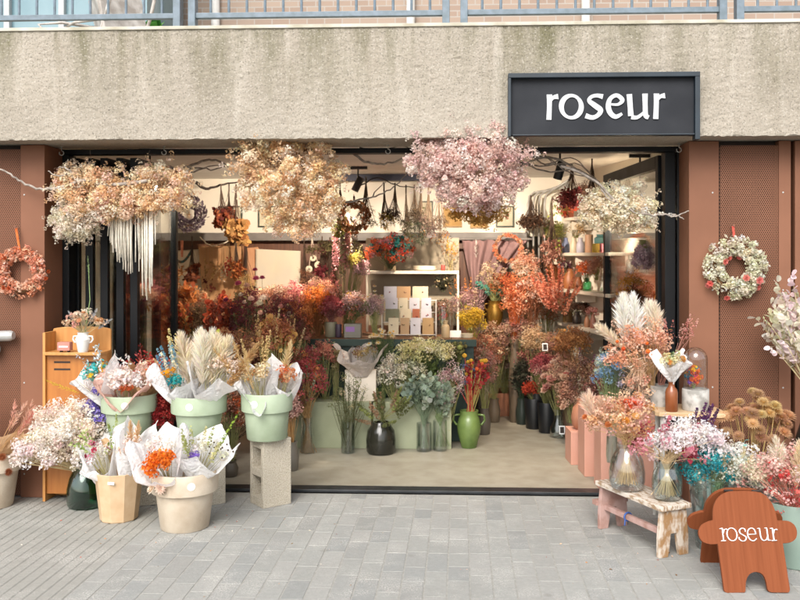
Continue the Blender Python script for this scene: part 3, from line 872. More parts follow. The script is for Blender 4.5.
# ceiling spotlights (one in view, some read off warm pools, last two added as fill)
m_spot = surf('black_spot', lin('2a2a2c', .55), None, 8, .4)
def spot(u, v, Y, target, label, power, size=R(95), blend=.9):
    p = P(u, v, Y)
    root = thing('track_spotlight', label, 'spotlight', p, 0, 'spotlights inside the shop')
    d = (Vector(target) - p).normalized()
    q = d.to_track_quat('Z', 'Y').to_matrix().to_4x4()
    t = MB().lathe([(0, -.07), (.032, -.07), (.036, -.06), (.036, .075), (.031, .075), (.030, .05), (0, .05)], 20)
    hd = t.build('lamp_head', m_spot, root, smooth='auto'); hd.matrix_local = q
    e = bpy.data.materials.get('lamp_glow')
    if e is None:
        e, nt, b, o = nodes_of('lamp_glow'); b.inputs['Emission Color'].default_value = (1, .75, .5, 1); b.inputs['Emission Strength'].default_value = 6
    MB().lathe([(0, .053), (.029, .053)], 16).build('lens', e, hd)
    MB().tube([(0, 0, 0), (0, 0, CEIL - p.z)], .008, n=6).build('stalk', m_spot, root)
    MB().box((-.09, -.018, CEIL - p.z - .03), (.09, .018, CEIL - p.z - .002)).build('mount', m_spot, root)
    l = bpy.data.lights.new('bulb', 'SPOT'); l.energy = power; l.color = (1, .83, .66); l.spot_size = size; l.spot_blend = blend; l.shadow_soft_size = .03
    lo = bpy.data.objects.new('bulb', l); COL.objects.link(lo); lo.parent = root
    lo.matrix_local = Matrix.Translation(d * .085) @ d.to_track_quat('-Z', 'Y').to_matrix().to_4x4()
    return root
# ================================================================== SIGN
YS = YB - .045
a, b = P(508, 74, YS), P(699, 135, YS)
sg = thing('shop_sign', 'black framed shop sign reading roseur in white calligraphic letters', 'sign', (a.x, YS, b.z))
W, H = b.x - a.x, a.z - b.z
m_slate = surf('slate_sign_board', lin('44464b', .55), lin('3a3c41', .53), 3, .8, .05, 120, spec=.2)
MB().box((.0182, .012, .0082), (W - .0302, .042, H - .0302)).build('board', m_slate, sg)
m_sf = surf('sign_frame_paint', lin('2f4250', .42), lin('283843', .4), 6, .5)
f = MB()
for lo, hi in (((.0285, -.02, 0), (W - .0305, .044, .008)), ((0, -.03, H - .03), (W, .044, H)), ((0, -.028, -.006), (.018, .044, H - .0302)), ((W - .03, -.028, -.03), (W, .044, H - .0302))): f.box(lo, hi)
f.build('frame', m_sf, sg, bevel=.003)
sgl = [[(82, 82, 35), (82, 150, 31), (79, 226, 33)], [(90, 114, 20), (107, 98, 24), (132, 94, 35)],
       [(206 + 56 * math.cos(t), 152 + 63 * math.sin(t), 27 + 7 * math.cos(2 * (t - .35))) for t in np.linspace(-.8, 2 * math.pi - .8, 26)],
       [(384, 97, 32), (350, 90, 24), (318, 98, 23), (307, 120, 27), (338, 146, 34), (370, 172, 34), (358, 200, 27), (325, 215, 28), (286, 204, 33)],
       [(430, 141, 14), (470, 141, 18), (493, 117, 28), (462, 90, 25), (426, 108, 27), (414, 150, 33), (426, 190, 33), (456, 211, 28), (492, 194, 18)],
       [(532, 84, 35), (537, 150, 33), (541, 208, 36)], [(543, 214, 28), (575, 216, 23), (604, 197, 19), (620, 178, 13)], [(620, 82, 35), (621, 150, 31), (624, 204, 32), (641, 217, 26)],
       [(684, 82, 35), (683, 150, 31), (680, 226, 33)], [(691, 114, 20), (708, 98, 24), (732, 94, 35)]]
k = M(1 / 5.714, YS)
tl = P(535, 80, YS)
sgl = [[(q[0], q[1], q[2] * .88) for q in st] for st in sgl]
t = pen(sgl, 0, 0, k, .006)
t.build('lettering', surf('sign_white', lin('e6e8ea', .68), lin('dadcde', .64), 12, .6), sg, loc=(tl.x - a.x, .0115, tl.z - b.z))

# serif lettering shared by the board and the door
def serif(sc, thick, m=None):
    st = [[(167, 230), (183, 227)], [(181, 228), (181, 289)], [(168, 291), (194, 290)], [(184, 252), (190, 235), (205, 231)], [(199, 231), (207, 234)],
          [(228 + 26 * math.cos(t), 258 + 32 * math.sin(t)) for t in np.linspace(0, 2 * math.pi, 24)],
          [(299, 243), (297, 231), (283, 226), (269, 237), (271, 251), (286, 261), (300, 272), (293, 287), (277, 291), (264, 282), (263, 272)],
          [(312, 257), (352, 255)], [(352, 255), (346, 232), (329, 225), (313, 238), (309, 260), (318, 282), (336, 289), (353, 277)],
          [(362, 227), (375, 225)], [(374, 226), (375, 268), (385, 286), (402, 282), (412, 264)], [(400, 224), (412, 223)], [(411, 224), (412, 286)], [(412, 286), (424, 285)],
          [(428, 226), (441, 224)], [(440, 225), (441, 285)], [(428, 287), (455, 285)], [(443, 250), (448, 234), (462, 229)], [(457, 229), (465, 232)]]
    return pen(st, 0, 0, sc, thick, contrast=(2.6, 5.4), m=m)

# A-board: two rounded figures hinged at the head
m_ply = wood('stained_ply', lin('bd6a40', .40), lin('ad5f38', .38), (14, 14, .5), 5, .7, .04)
m_ply.node_tree.nodes['Principled BSDF'].inputs['Specular IOR Level'].default_value = .15
m_plyd = m_ply
outline = cat_rom([(131, 190), (134, 125), (160, 72), (205, 42), (260, 36), (335, 36), (395, 48), (437, 90), (458, 140), (468, 190)], 5) \
    + cat_rom([(470, 192), (525, 194), (556, 215), (568, 250), (560, 285), (532, 306), (492, 312)], 5) \
    + [(519, 545)] + cat_rom([(519, 547), (514, 560), (503, 563)], 3) + [(425, 563)] + cat_rom([(425, 563), (412, 558), (405, 545), (398, 505), (383, 474), (350, 461), (316, 474), (298, 508), (294, 555), (288, 566)], 4) \
    + [(200, 569)] + cat_rom([(200, 569), (188, 563), (184, 552)], 3) + [(155, 320)] + cat_rom([(153, 320), (110, 321), (72, 304), (55, 262), (70, 222), (108, 200), (129, 196)], 5)
ks = M(1 / 5.22, 4.31)
H0 = 569
hx = 330
ctr = lambda y: 300 + (y - 36) / 533 * 51          # the photographed lean of the outline is perspective only
poly = [((x - ctr(y)) * ks, (H0 - y) * ks * .96) for x, y in outline]
bx = P(757, 588, 4.31)
ab = thing('a_board', 'orange plywood A-board shaped like a rounded figure, lettered roseur', 'sign', (bx.x, 4.31, 0))
lean = math.atan2(.19, .455)
fm = Matrix.Rotation(-lean, 4, 'X')
fp = MB().prism(poly[::-1], .018).build('front_panel', m_ply, ab, bevel=.003); fp.matrix_local = fm
bp_ = MB().prism(poly[::-1], .018).build('back_panel', m_plyd, ab, bevel=.003); bp_.matrix_local = Matrix.Translation((.0, .44, 0)) @ Matrix.Rotation(lean, 4, 'X') @ Matrix.Translation((0, -.018, 0))
le = serif(ks, .0015).build('lettering', m_white, fp, loc=(-ctr(258) * ks, -.0003, H0 * ks * .96))
for s in (-.07, .07):
    MB().tube([(s - .022, .222, .440), (s + .022, .222, .440)], .006, n=10).build('hinge', m_dark, ab, smooth='auto')
# small serif word on the folded door pane, turned to read upwards
k2 = .0011
dl = serif(k2, .0012, m=Matrix.Rotation(R(90), 4, 'Y'))
dl.build('lettering', m_white, ld, loc=(.34, -.0065, 1.33))

# ================================================================== POTS ON THE LEFT
m_sage = surf('sage_plastic', lin('bccbae', .68), lin('a9ba98', .63), 6, .6, .06, 120, lo=.42, hi=.72)
m_clay = surf('cream_terracotta', lin('dfd0ba', .72), lin('cfbba2', .67), 7, .85, .16, 90, lo=.4, hi=.7)
m_kraft = surf('kraft_card', lin('ddbf9a', .74), lin('d3b28a', .72), 14, .75, .03, 150)
m_paper = None
def paper_mat(name, c, tr=.35):
    m, nt, b, o = nodes_of(name)
    b.inputs['Base Color'].default_value = (*c, 1); b.inputs['Roughness'].default_value = .55
    t_ = N(nt, 'ShaderNodeBsdfTranslucent'); t_.inputs['Color'].default_value = (*c, 1)
    ms = N(nt, 'ShaderNodeMixShader'); ms.inputs['Fac'].default_value = tr
    tc = N(nt, 'ShaderNodeTexCoord'); no = N(nt, 'ShaderNodeTexVoronoi'); no.inputs['Scale'].default_value = 26; no.feature = 'F1'
    n2 = N(nt, 'ShaderNodeTexNoise'); n2.inputs['Scale'].default_value = 14; n2.inputs['Detail'].default_value = 4
    nt.links.new(tc.outputs['Object'], n2.inputs['Vector'])
    vm = N(nt, 'ShaderNodeVectorMath', operation='MULTIPLY_ADD'); vm.inputs[1].default_value = (.15, .15, .15)
    nt.links.new(n2.outputs['Color'], vm.inputs[0]); nt.links.new(tc.outputs['Object'], vm.inputs[2]); nt.links.new(vm.outputs['Vector'], no.inputs['Vector'])
    bp = N(nt, 'ShaderNodeBump'); bp.inputs['Strength'].default_value = .5; bp.inputs['Distance'].default_value = .02
    nt.links.new(no.outputs['Distance'], bp.inputs['Height']); nt.links.new(bp.outputs['Normal'], b.inputs['Normal']); nt.links.new(bp.outputs['Normal'], t_.inputs['Normal'])
    nt.links.new(b.outputs['BSDF'], ms.inputs[1]); nt.links.new(t_.outputs['BSDF'], ms.inputs[2]); nt.links.new(ms.outputs['Shader'], o.inputs['Surface'])
    return m
m_tissue = paper_mat('white_tissue', (.88, .87, .87), .45)
m_pinktissue = paper_mat('pink_tissue', lin('efc3b4', .85), .42)
m_greytissue = paper_mat('grey_tissue', lin('d6cdc8', .8), .35)
m_kraftpaper = paper_mat('kraft_wrap', lin('d8b183', .74), .2)

def sticker(root, r, z, ang=-90, rad=.024):
    """round paper label on the collar"""
    n = 20; a0 = R(ang); v = []
    for i in range(n):
        t = 2 * math.pi * i / n
        a = a0 + rad * math.cos(t) / r
        v.append(((r + .0015) * math.cos(a), (r + .0015) * math.sin(a), z + rad * math.sin(t)))
    MB().raw(v, [tuple(range(n))]).build('sticker', surf('sticker_paper', lin('eef0e8', .8), lin('e2e4da', .76), 30, .5), root)
def pot(name, label, u, vb, Y, hpx, rbpx, rtpx, mat, rimpx=0, zb=None, n=48, group=None, stick=True, rz=0):
    p = P(u, vb, Y)
    if zb is not None: p.z = zb
    h = M(hpx, Y)
    root = vase(name, label, 'plant pot', p, potprof(M(rbpx, Y), M(rtpx, Y), h, .012 if rimpx else 0, M(rimpx, Y)), mat, n, group, rz=rz)
    if stick: sticker(root, M(rtpx, Y) + .001, h - M(rimpx, Y) * .5, stick if isinstance(stick, (int, float)) and stick is not True else -84)
    return root, p, h

def tissue(label, pot_p, off, h, rb, rt, seed, flowers, mat=None, points=5, tilt=(0, 0), dip=.45, group='tissue wrapped bouquets', name='wrapped_bouquet', amp=.3):
    """a bouquet in tissue paper: the paper, and its own flowers"""
    root = thing(name, label, 'bouquet', Vector(pot_p) + Vector(off), 0, group)
    root.rotation_euler = (tilt[1], tilt[0], 0)
    mb = MB(); wrap(mb, h, rb, rt * 1.14, seed, points, amp, dip=dip)
    mb.build('wrapping_paper', mat or m_tissue, root, smooth=True)
    sm = MB()
    for (kind, n, size, colors, o) in flowers:
        pc = pal(colors)
        c = np.array(o.get('c', (0, -rt * .15, h * .85)), float); r = np.array(o.get('r', (rt * .7, rt * .6, h * .3)), float)
        pts, d = ell_points(n, c, r, shell=.3)
        mb = MB(); pn = o.get('part', PARTNAME[kind])
        if kind == 'sp': spray(mb, pts, o.get('m', 26), size, o.get('fs', .008), pick(pc, n), o.get('T', T_FLO))
        elif kind == 'hd':
            for i in range(n):
                t = MB().scatter(o.get('T', T_STRAW), pts[i:i + 1], d[i:i + 1] + np.array([[0, -.7, .4]]), size * random.uniform(.8, 1.2), pick(pc, 1))
                t.build(pn, PET(), root)
        elif kind == 'ba': mb.scatter(T_BALL, pts, d, size, pick(pc, n))
        elif kind == 'pl':
            for i in range(n):
                t = MB(); dd = np.array([pts[i][0] * o.get('fan', 1.2), pts[i][1], h]); plume(t, pts[i] * np.array([1, 1, .6]), dd, size, o.get('w', size * .25), pc[i % len(pc)][None], o.get('m', 300), o.get('droop', .1)); t.build(pn, PET(), root)
        elif kind == 'sk':
            for i in range(n):
                k = o.get('m', 40); tt = RNG.uniform(0, 1, k); rad = unit(k); dd = np.array([pts[i][0], pts[i][1], h * .9]); dd /= np.linalg.norm(dd)
                t = MB().scatter(T_TRI, pts[i] + dd * (tt * size)[:, None] + rad * (o.get('w', .010) * (1.1 - tt))[:, None], rad + dd * .5, o.get('fs', .008), pick(pc[RNG.integers(0, len(pc))][None], k)); t.build(pn, PET(), root)
        elif kind == 'lf':
            for i in range(n):
                k = o.get('m', 12); dd = d[i] + np.array([0, 0, .8]); dd /= np.linalg.norm(dd); tt = np.linspace(0, 1, k); sd = unit(k)
                mb.scatter(T_LEAF, pts[i] + dd * (tt * o.get('len', .12))[:, None], sd + dd * .6, size, pick(pc, k, .15))
        if mb.n:
            q = mb.build(pn, PET(), root)
            if kind == 'sp': q['kind'] = 'stuff'
        for i in range(min(n, 8)): stem(sm, (0, 0, 0), tuple(pts[i]), .002, pal('a39a66')[0])
    sm.build('stems', STEM(), root)
    return root

# concrete blocks
m_block = surf('concrete_block', lin('d3c9b6', .74), lin('b3a892', .68), 170, .95, 1.0, 130, lo=.45, hi=.7)
def block(label, u, vb, Y, rz, w=.205, d=.19, h=.44):
    p = P(u, vb, Y); p.z = 0
    root = thing('concrete_block', label, 'block', p, R(rz), 'concrete blocks under the pots')
    mb = MB(); t = .034; wx, wy = w / 2, d / 2
    mb.box((-wx, -wy, 0), (wx, -wy + t, h)); mb.box((-wx, wy - t, 0), (wx, wy, h))
    for z0, z1 in ((0, .06), (.195, .245), (h - .06, h)): mb.box((-wx + .001, -wy + t, z0 + .0005), (wx - .001, wy - t, z1 - .0005))
    mb.box((-.012, -wy + t, .06), (.012, wy - t, h - .06))
    mb.build('body', m_block, root, bevel=.004)
    return root, p
bk3, pb3 = block('concrete block nearest the shop floor, with two open cells, under the rightmost sage pot', 270.5, 511, 5.74, 40)
bk2, pb2 = block('concrete block under the middle sage pot, mostly behind the cream terracotta pot', 206, 507, 5.74, 34)
bk1, pb1 = block('concrete block behind the kraft pot, carrying the leftmost sage pot', 142, 504, 5.72, 24)

# sage pots on the blocks
pA, A_, hA = pot('sage_pot', 'leftmost sage green pot, holding white and pink tissue with turquoise flowers', 129.5, 441, 5.68, 45, 20.5, 27.5, m_sage, 17, .44, group='sage green flower pots', stick=-78)
pB, B_, hB = pot('sage_pot', 'middle sage green pot, with pampas plumes and white tissue', 199, 441, 5.66, 45, 19.5, 27.5, m_sage, 17, .44, group='sage green flower pots', stick=-93)
pC, C_, hC = pot('sage_pot', 'rightmost sage green pot, on the block beside the shop floor', 267, 444, 5.70, 47, 20, 25.5, m_sage, 18, .44, group='sage green flower pots', stick=-106)
zt = .44 + .29
tissue('white tissue bouquet with turquoise and yellow flowers at the left of the leftmost sage pot', A_, (-.10, .0, .20), .30, .05, .14, 3,
       [('sp', 14, .032, '4fc0bd 2fa3a8 7fd2cc', dict(r=(.09, .06, .09), m=24)), ('sp', 8, .022, 'f2c13c e0b030', dict(r=(.09, .06, .07), m=18)), ('pl', 1, .26, 'd9c04f', dict(c=(-.14, -.03, .28), r=(.01, .01, .01), w=.02, m=160, part='yellow_ear', fan=2.4)), ('lf', 8, .028, 'dfe8ea c9dbe0', dict(r=(.1, .05, .1)))], tilt=(-.42, .1))
tissue('pale pink tissue bouquet with white petals, front of the leftmost sage pot', A_, (.0, -.05, .20), .24, .06, .15, 8,
       [('sp', 26, .034, 'f4e6e2 f0d8d0 fbf3f0', dict(m=22, fs=.011, r=(.12, .08, .07))), ('sp', 6, .022, 'd0703f c05f38', dict(c=(.05, -.10, .18), r=(.06, .03, .03), m=20)), ('lf', 12, .03, 'f6efec efe3de', dict(m=8, r=(.12, .1, .05)))], m_pinktissue, tilt=(.05, .25), dip=.7)
tissue('pink tissue and kraft bouquet at the right of the leftmost sage pot', A_, (.075, .03, .20), .27, .05, .12, 21,
       [('sp', 12, .03, 'eec9b8 f3ded2', dict(m=22)), ('ba', 7, .008, 'd87a50', {})], m_kraftpaper, tilt=(.14, .1))
# red sprigs and the red bunch between the pots
bunch('red_leaf_sprigs', 'coral red leafy sprigs standing behind the leftmost sage pot', 'dried leaves', (148, 420, 5.86), (150, 369, 44, 24), [('lf', 34, .026, 'c9584c b5433d d9796b c2605a', dict(m=16, len=.15)), ('sp', 16, .03, 'b5382f a83030', dict(m=24, off=(0, 0, -.4)))], stemcol='8a4a40')
bunch('red_statice_bunch', 'dense red dried bunch hanging between the leftmost and middle sage pots', 'dried flowers', (166, 447, 5.72), (165, 415, 15, 27), [('sp', 60, .03, 'b23b38 9c2f30 c4524a 8e2a2c', dict(m=30, fs=.008)), ('lf', 10, .02, 'a83a36', dict(m=8, len=.06))], stemcol='7a3a30', depth=.7)
MB().tube([(0, 0, 0), (0, 0, .01)], .001)

tissue('white tissue bouquet with blue and yellow flowers, left side of the middle sage pot', B_, (-.09, -.02, .2), .30, .05, .12, 5,
       [('sp', 10, .026, '2fa3a8 57b9b5 1f8f96', dict(c=(.02, -.08, .2), r=(.05, .03, .05), m=24)), ('sp', 6, .016, 'f0b72c e59f25', dict(c=(-.02, -.08, .24), r=(.05, .03, .05), m=16)), ('sk', 9, .16, '9cc6d6 6fa6be b9d4da efe2c4', dict(r=(.08, .05, .06), m=50, w=.014)), ('sk', 3, .2, 'ead99a', dict(m=60, w=.014))], tilt=(-.22, .05), dip=.6)
tissue('white tissue bouquet with pampas plumes, folded over the right of the middle sage pot', B_, (.05, -.03, .2), .27, .06, .15, 14,
       [('pl', 5, .34, 'fbf2e2 f6ead2 fdf8ee', dict(w=.085, m=420, r=(.08, .05, .05), c=(-.04, .02, .2))), ('sp', 20, .04, 'efe3d4 e8d6c2 d8c0a0', dict(m=24, c=(.06, .0, .3), r=(.12, .06, .08))), ('pl', 2, .42, 'd9b987 cfa978', dict(w=.05, m=300, c=(.08, 0, .2), r=(.02, .02, .02)))], tilt=(.25, .12), dip=.3, amp=.5)
tissue('cream pampas plume with a yellow reed standing at the back of the middle sage pot', B_, (-.02, .06, .12), .28, .04, .09, 33,
       [('pl', 4, .42, 'fbf4e6 f4e8d2', dict(w=.09, m=420, r=(.05, .03, .04))), ('sk', 1, .34, 'd8d860', dict(w=.014, m=170, fs=.012, c=(.05, 0, .26), r=(.004, .004, .004), part='yellow_reed'))], tilt=(.02, 0), dip=.2)
tissue('white tissue bouquet of cream grasses in the rightmost sage pot', C_, (-.03, -.02, .2), .28, .06, .14, 41,
       [('sp', 22, .036, 'ecd6b0 e2c592 f0e0c4', dict(m=26, r=(.1, .07, .08))), ('pl', 3, .34, 'dcc08e d2b27c', dict(w=.03, m=200)), ('sk', 4, .26, 'd8bd86', dict(m=60, w=.01)), ('ba', 8, .009, 'b98a58', {})], tilt=(-.08, .18), dip=.75, amp=.45)
tissue('white tissue bouquet of orange and peach flowers at the right of the rightmost sage pot', C_, (.07, .03, .18), .27, .05, .11, 52,
       [('sp', 12, .03, 'd98a58 c87040 e8b48c', dict(m=26)), ('hd', 7, .026, 'e9b394 f0cdb0 dd8a55', dict(T=T_STRAW)), ('pl', 1, .3, 'e3cda0', dict(w=.05))], tilt=(.2, .05), dip=.4)

# kraft pot (faceted) and cream terracotta pot on the paving
kp, K_, hK = pot('kraft_pot', 'faceted kraft paper pot with a small white label standing on the ribbed paving', 119, 527, 5.36, 49, 18.5, 24, m_kraft, 0, 0, n=10, stick=False, rz=.3)
for o in kp.children: o.data.polygons.foreach_set('use_smooth', [False] * len(o.data.polygons))
t = MB().box((-.022, -.0015, -.009), (.022, 0, .009)); lb = t.build('label', surf('sticker_paper', (0, 0, 0)), kp, loc=(-.035, -M(23.6, 5.36) * .965, hK - .045), rot=(R(-6), 0, R(-10) - .3))
tp, T_, hT = pot('terracotta_pot', 'large cream terracotta pot with wide collar filled with orange flowers and tissue', 185, 531, 5.22, 58, 24, 33, m_clay, 20, 0, stick=-62)
tissue('white tissue bouquet with pink rosebuds and green leaves, left side of the kraft pot', K_, (-.06, -.0, .2), .27, .05, .11, 61,
       [('sp', 14, .03, 'f2ece6 e8e2da', dict(m=22)), ('hd', 4, .022, 'cf5f74 c24a66', dict(T=T_ROSE)), ('lf', 10, .035, 'a7b86a c5cf94 8ea35a', dict(m=6)), ('sp', 5, .02, 'd890a0', dict(m=18))], tilt=(-.25, .12), dip=.6)
tissue('tall white tissue bouquet folded high at the right of the kraft pot', K_, (.055, .0, .19), .37, .05, .115, 66,
       [('sp', 14, .034, 'f0dccb eec7b2', dict(m=22, c=(0, -.05, .24))), ('pl', 2, .2, 'e7c9a0', dict(w=.03))], tilt=(.17, .05), dip=.15, amp=.35)
tissue('kraft wrapped bunch at the back of the kraft pot', K_, (-.01, .07, .2), .27, .04, .07, 68, [('sk', 4, .16, '9aa75a b5bf7a', dict(m=50, w=.012))], m_kraftpaper, tilt=(-.03, 0), dip=.1)
tissue('white tissue bouquet of bright orange flowers at the left of the terracotta pot', T_, (-.07, -.06, .26), .28, .07, .155, 71,
       [('sp', 34, .034, 'f08a2c e87520 f6a350 ef7f28', dict(m=30, fs=.009, c=(.02, -.09, .19), r=(.11, .05, .08))), ('sp', 12, .03, 'f6ece4', dict(m=20, c=(.03, -.05, .27))), ('hd', 3, .035, 'f0d9cc', dict(c=(-.03, -.15, .06), r=(.05, .02, .02)))], tilt=(-.2, .22), dip=.75, amp=.4)
tissue('white tissue bouquet with green and lilac flowers, wide at the right of the terracotta pot', T_, (.07, -.01, .26), .28, .06, .16, 77,
       [('sk', 7, .15, 'c3c486 a9b06a d9d3a0', dict(m=50, w=.016, c=(-.03, -.06, .2))), ('sp', 5, .018, '9d7fd0 8a6cc4', dict(m=18, c=(-.04, -.1, .2), r=(.03, .02, .03))), ('sp', 10, .026, 'f0ece0 e4dcc8', dict(m=20, r=(.12, .07, .05))), ('ba', 16, .006, '5a4a34', dict(c=(.08, -.04, .26))), ('sk', 1, .26, '9ab24a', dict(m=60, w=.008))], tilt=(.32, .1), dip=.35, amp=.45)

# plywood stand with its vase
m_ply2 = wood('honey_ply', lin('dba05c', .74), lin('c98a46', .7), (8, 8, .6), 4, .5, .05)
m_plydk = wood('orange_ply', lin('c9823c', .68), lin('b8702e', .66), (8, 8, .6), 4, .45, .05)
st0 = P(74, 504, 5.80); Ys = 5.72
x0, x1 = XU(44, Ys), XU(103, Ys)
stand = thing('plywood_stand', 'tall honey coloured plywood stand with a rounded back leaning by the left pillar', 'stand', (x0, Ys, 0))
w = x1 - x0; zt_ = ZV(331, Ys); zs = ZV(357, Ys - .02)
arc = [(0, 0.004), (w, 0.004), (w, zt_ - .012), (w - .006, zt_ - .004)] + [(w * (1 - i / 8), zt_ + .012 * math.sin(math.pi * i / 8) - .001) for i in range(1, 8)] + [(.006, zt_ - .004), (0, zt_ - .012)]
MB().prism(arc[::-1], .018, Matrix.Translation((0, .13, 0))).build('back_panel', m_ply2, stand, bevel=.002)
MB().box((0, -.02, .002), (.018, .128, zt_ - .02)).build('side_panel', m_ply2, stand, bevel=.002)
MB().box((w - .018, -.02, .002), (w, .128, zs)).build('side_panel', m_ply2, stand, bevel=.002)
MB().box((.0185, -.05, zs), (w + .004, .128, zs + .02)).build('shelf', m_ply2, stand, bevel=.003)
fpn = MB().box((.0185, -.0, .05), (w - .0185, .014, zs - .001)).build('front_panel', m_plydk, stand, bevel=.002)
for (xa_, za_) in ((.07, .05), (.07, .098), (.285, .05), (.285, .098)):
    MB().box((xa_, -.0025, zs - za_ - .006), (xa_ + .11, -.0005, zs - za_ + .006)).build('slot', m_dark, fpn)
m_ceram = surf('white_ceramic', lin('efece6', .82), lin('e2ded6', .78), 6, .35, .05, 40)
def lugs(root, r, z, mat, s=.03, t=.007):
    for sg_ in (-1, 1):
        MB().tube([(sg_ * r * .8, 0, z + s), (sg_ * (r + s * .7), 0, z + s * .9), (sg_ * (r + s * .9), 0, z), (sg_ * (r + s * .4), 0, z - s * .8), (sg_ * r * .9, 0, z - s)], t, n=8).build('handle', mat, root, smooth=True)
sv = P(83, 352, Ys - .02); sv.z = zs + .02
vz = vase('ceramic_vase', 'small white two-handled ceramic vase on the plywood stand', 'vase', sv, [(0, 0), (.03, 0), (.034, .01), (.04, .05), (.05, .085), (.04, .105), (.033, .118), (.037, .132), (.03, .132), (.028, .11), (.036, .085), (.0, .03)], m_ceram, extra=lambda r: lugs(r, .048, .085, m_ceram, .022, .006))
bunch('dried_posy', 'cream and pink dried posy with curling grasses in the white vase on the stand', 'dried flowers', (83, 334, Ys - .02), (84, 322, 23, 13), [('sp', 16, .026, 'e8cfb4 dcb89a f0e2d2 e3b0a0', dict(m=24)), ('hd', 5, .026, 'e0b48a d8a070', dict(split=True)), ('pl', 3, .12, 'c9ccd0 b9c0c4', dict(w=.02, m=120)), ('gr', 8, .0022, 'd9ceb4 c9bb9a', {})], stemcol='b09f74')
gs = thing('tall_grass_stem', 'single tall green grass stem rising from the posy on the stand', 'grass stem', P(85, 332, Ys - .02))
t = MB(); pp = [Vector((0, 0, 0)), P(90, 300, Ys - .02) - gs.location, P(89, 280, Ys - .02) - gs.location, P(88.5, 264, Ys - .02) - gs.location]; t.tube(pp, .003, .0015, 5, pal('8aa06a')[0]); t.build('stem', STEM(), gs)
t = MB(); plume(t, pp[2], pp[3] - pp[2], .16, .012, pal('9ab07a'), 120, .02); t.build('ear', PET(), gs)
pk = thing('pink_gift_box', 'small dusty pink box on the plywood stand beside the white vase', 'box', P(65, 352, Ys - .03) * 1.0); pk.location.z = zs + .02
m_pinkc = surf('dusty_pink_card', lin('d58f80', .7), lin('cc8475', .68), 10, .6)
MB().box((-.042, -.025, .012), (.042, .025, .068)).build('body', m_pinkc, pk, bevel=.003)
MB().box((-.03, -.0265, .034), (.03, -.0252, .044)).build('label', m_white, pk)
for s in (-.025, .025): MB().tube([(s, -.012, .006), (s, .012, .006)], .006, n=10).build('foot', m_dark, pk)

# green glass demijohn with the big cream bunch
m_green = glass('green_bottle_glass', (.22, .56, .42), .10)
dj = P(87, 510, 5.62); dj.z = 0
jug_ = vase('glass_demijohn', 'dark green glass demijohn on the ribbed paving', 'bottle', dj, glassprof([(.085, 0), (.12, .012), (.128, .06), (.126, .12), (.11, .19), (.085, .24), (.062, .275), (.058, .31), (.066, .325)], .006), m_green)
bunch('cream_limonium_bunch', 'huge cream and white dried bunch spilling from the dark green demijohn', 'dried flowers', (87, 472, 5.62), (70, 440, 45, 41), [('sp', 330, .044, 'faf0e0 f6e6d0 fdf6ee fbf0e8 f4e4d8', dict(m=40, fs=.0085, shell=.2)), ('sp', 60, .04, 'f8ecde f4e2d0', dict(m=34, fs=.0085, off=(.35, 0, -.5), rs=(.6, .8, .5))), ('sp', 40, .04, 'fbecea f6e0dc', dict(m=34, fs=.0085, off=(-.7, -.3, -.3), rs=(.45, .7, .5)))], stemcol='b9a67c', sr=.003)
bunch('purple_statice', 'purple statice bunch beside the cream limonium in the demijohn', 'dried flowers', (92, 470, 5.66), (101, 413, 15, 24), [('sp', 34, .034, '8273c9 7563bd 9a8cd6 a79ae0', dict(m=34, fs=.009))], stemcol='7a8a5a')
# cream pot cut by the left edge
lp, L_, hL = pot('cream_pot', 'cream pot cut off by the left edge, holding pink grasses', -6, 500, 5.60, 56, 18, 28, m_clay, 18, 0, stick=False)
bunch('pink_grass_bunch', 'kraft wrapped pink feather grasses in the pot at the left edge', 'dried grasses', (-6, 455, 5.60), (6, 425, 30, 22), [('pl', 12, .22, 'd9968a e5b3a2 cf8076 e8c3ae', dict(w=.03, m=130, up=.5)), ('pl', 4, .24, 'eedfc4', dict(w=.03, m=140, off=(-.6, 0, .2)))], stemcol='c9a070')
t = MB(); wrap(t, .2, .1, .2, 90, 5, .25, dip=.3); kw = thing('kraft_wrap', 'kraft paper wrap around the pink grasses at the left edge', 'paper', L_ + Vector((.02, 0, .24))); t.build('sheet', m_kraftpaper, kw, smooth=True)
for i_, q_ in enumerate(((.13, -.17, .12), (.16, -.15, .02))):
    t = MB(); t.scatter(T_PROTEA, [q_], [(.2, -1, .2)], .03, pal('a0623f 8a4e30')[i_:i_ + 1]); t.build('dried_head', PET(), kw)

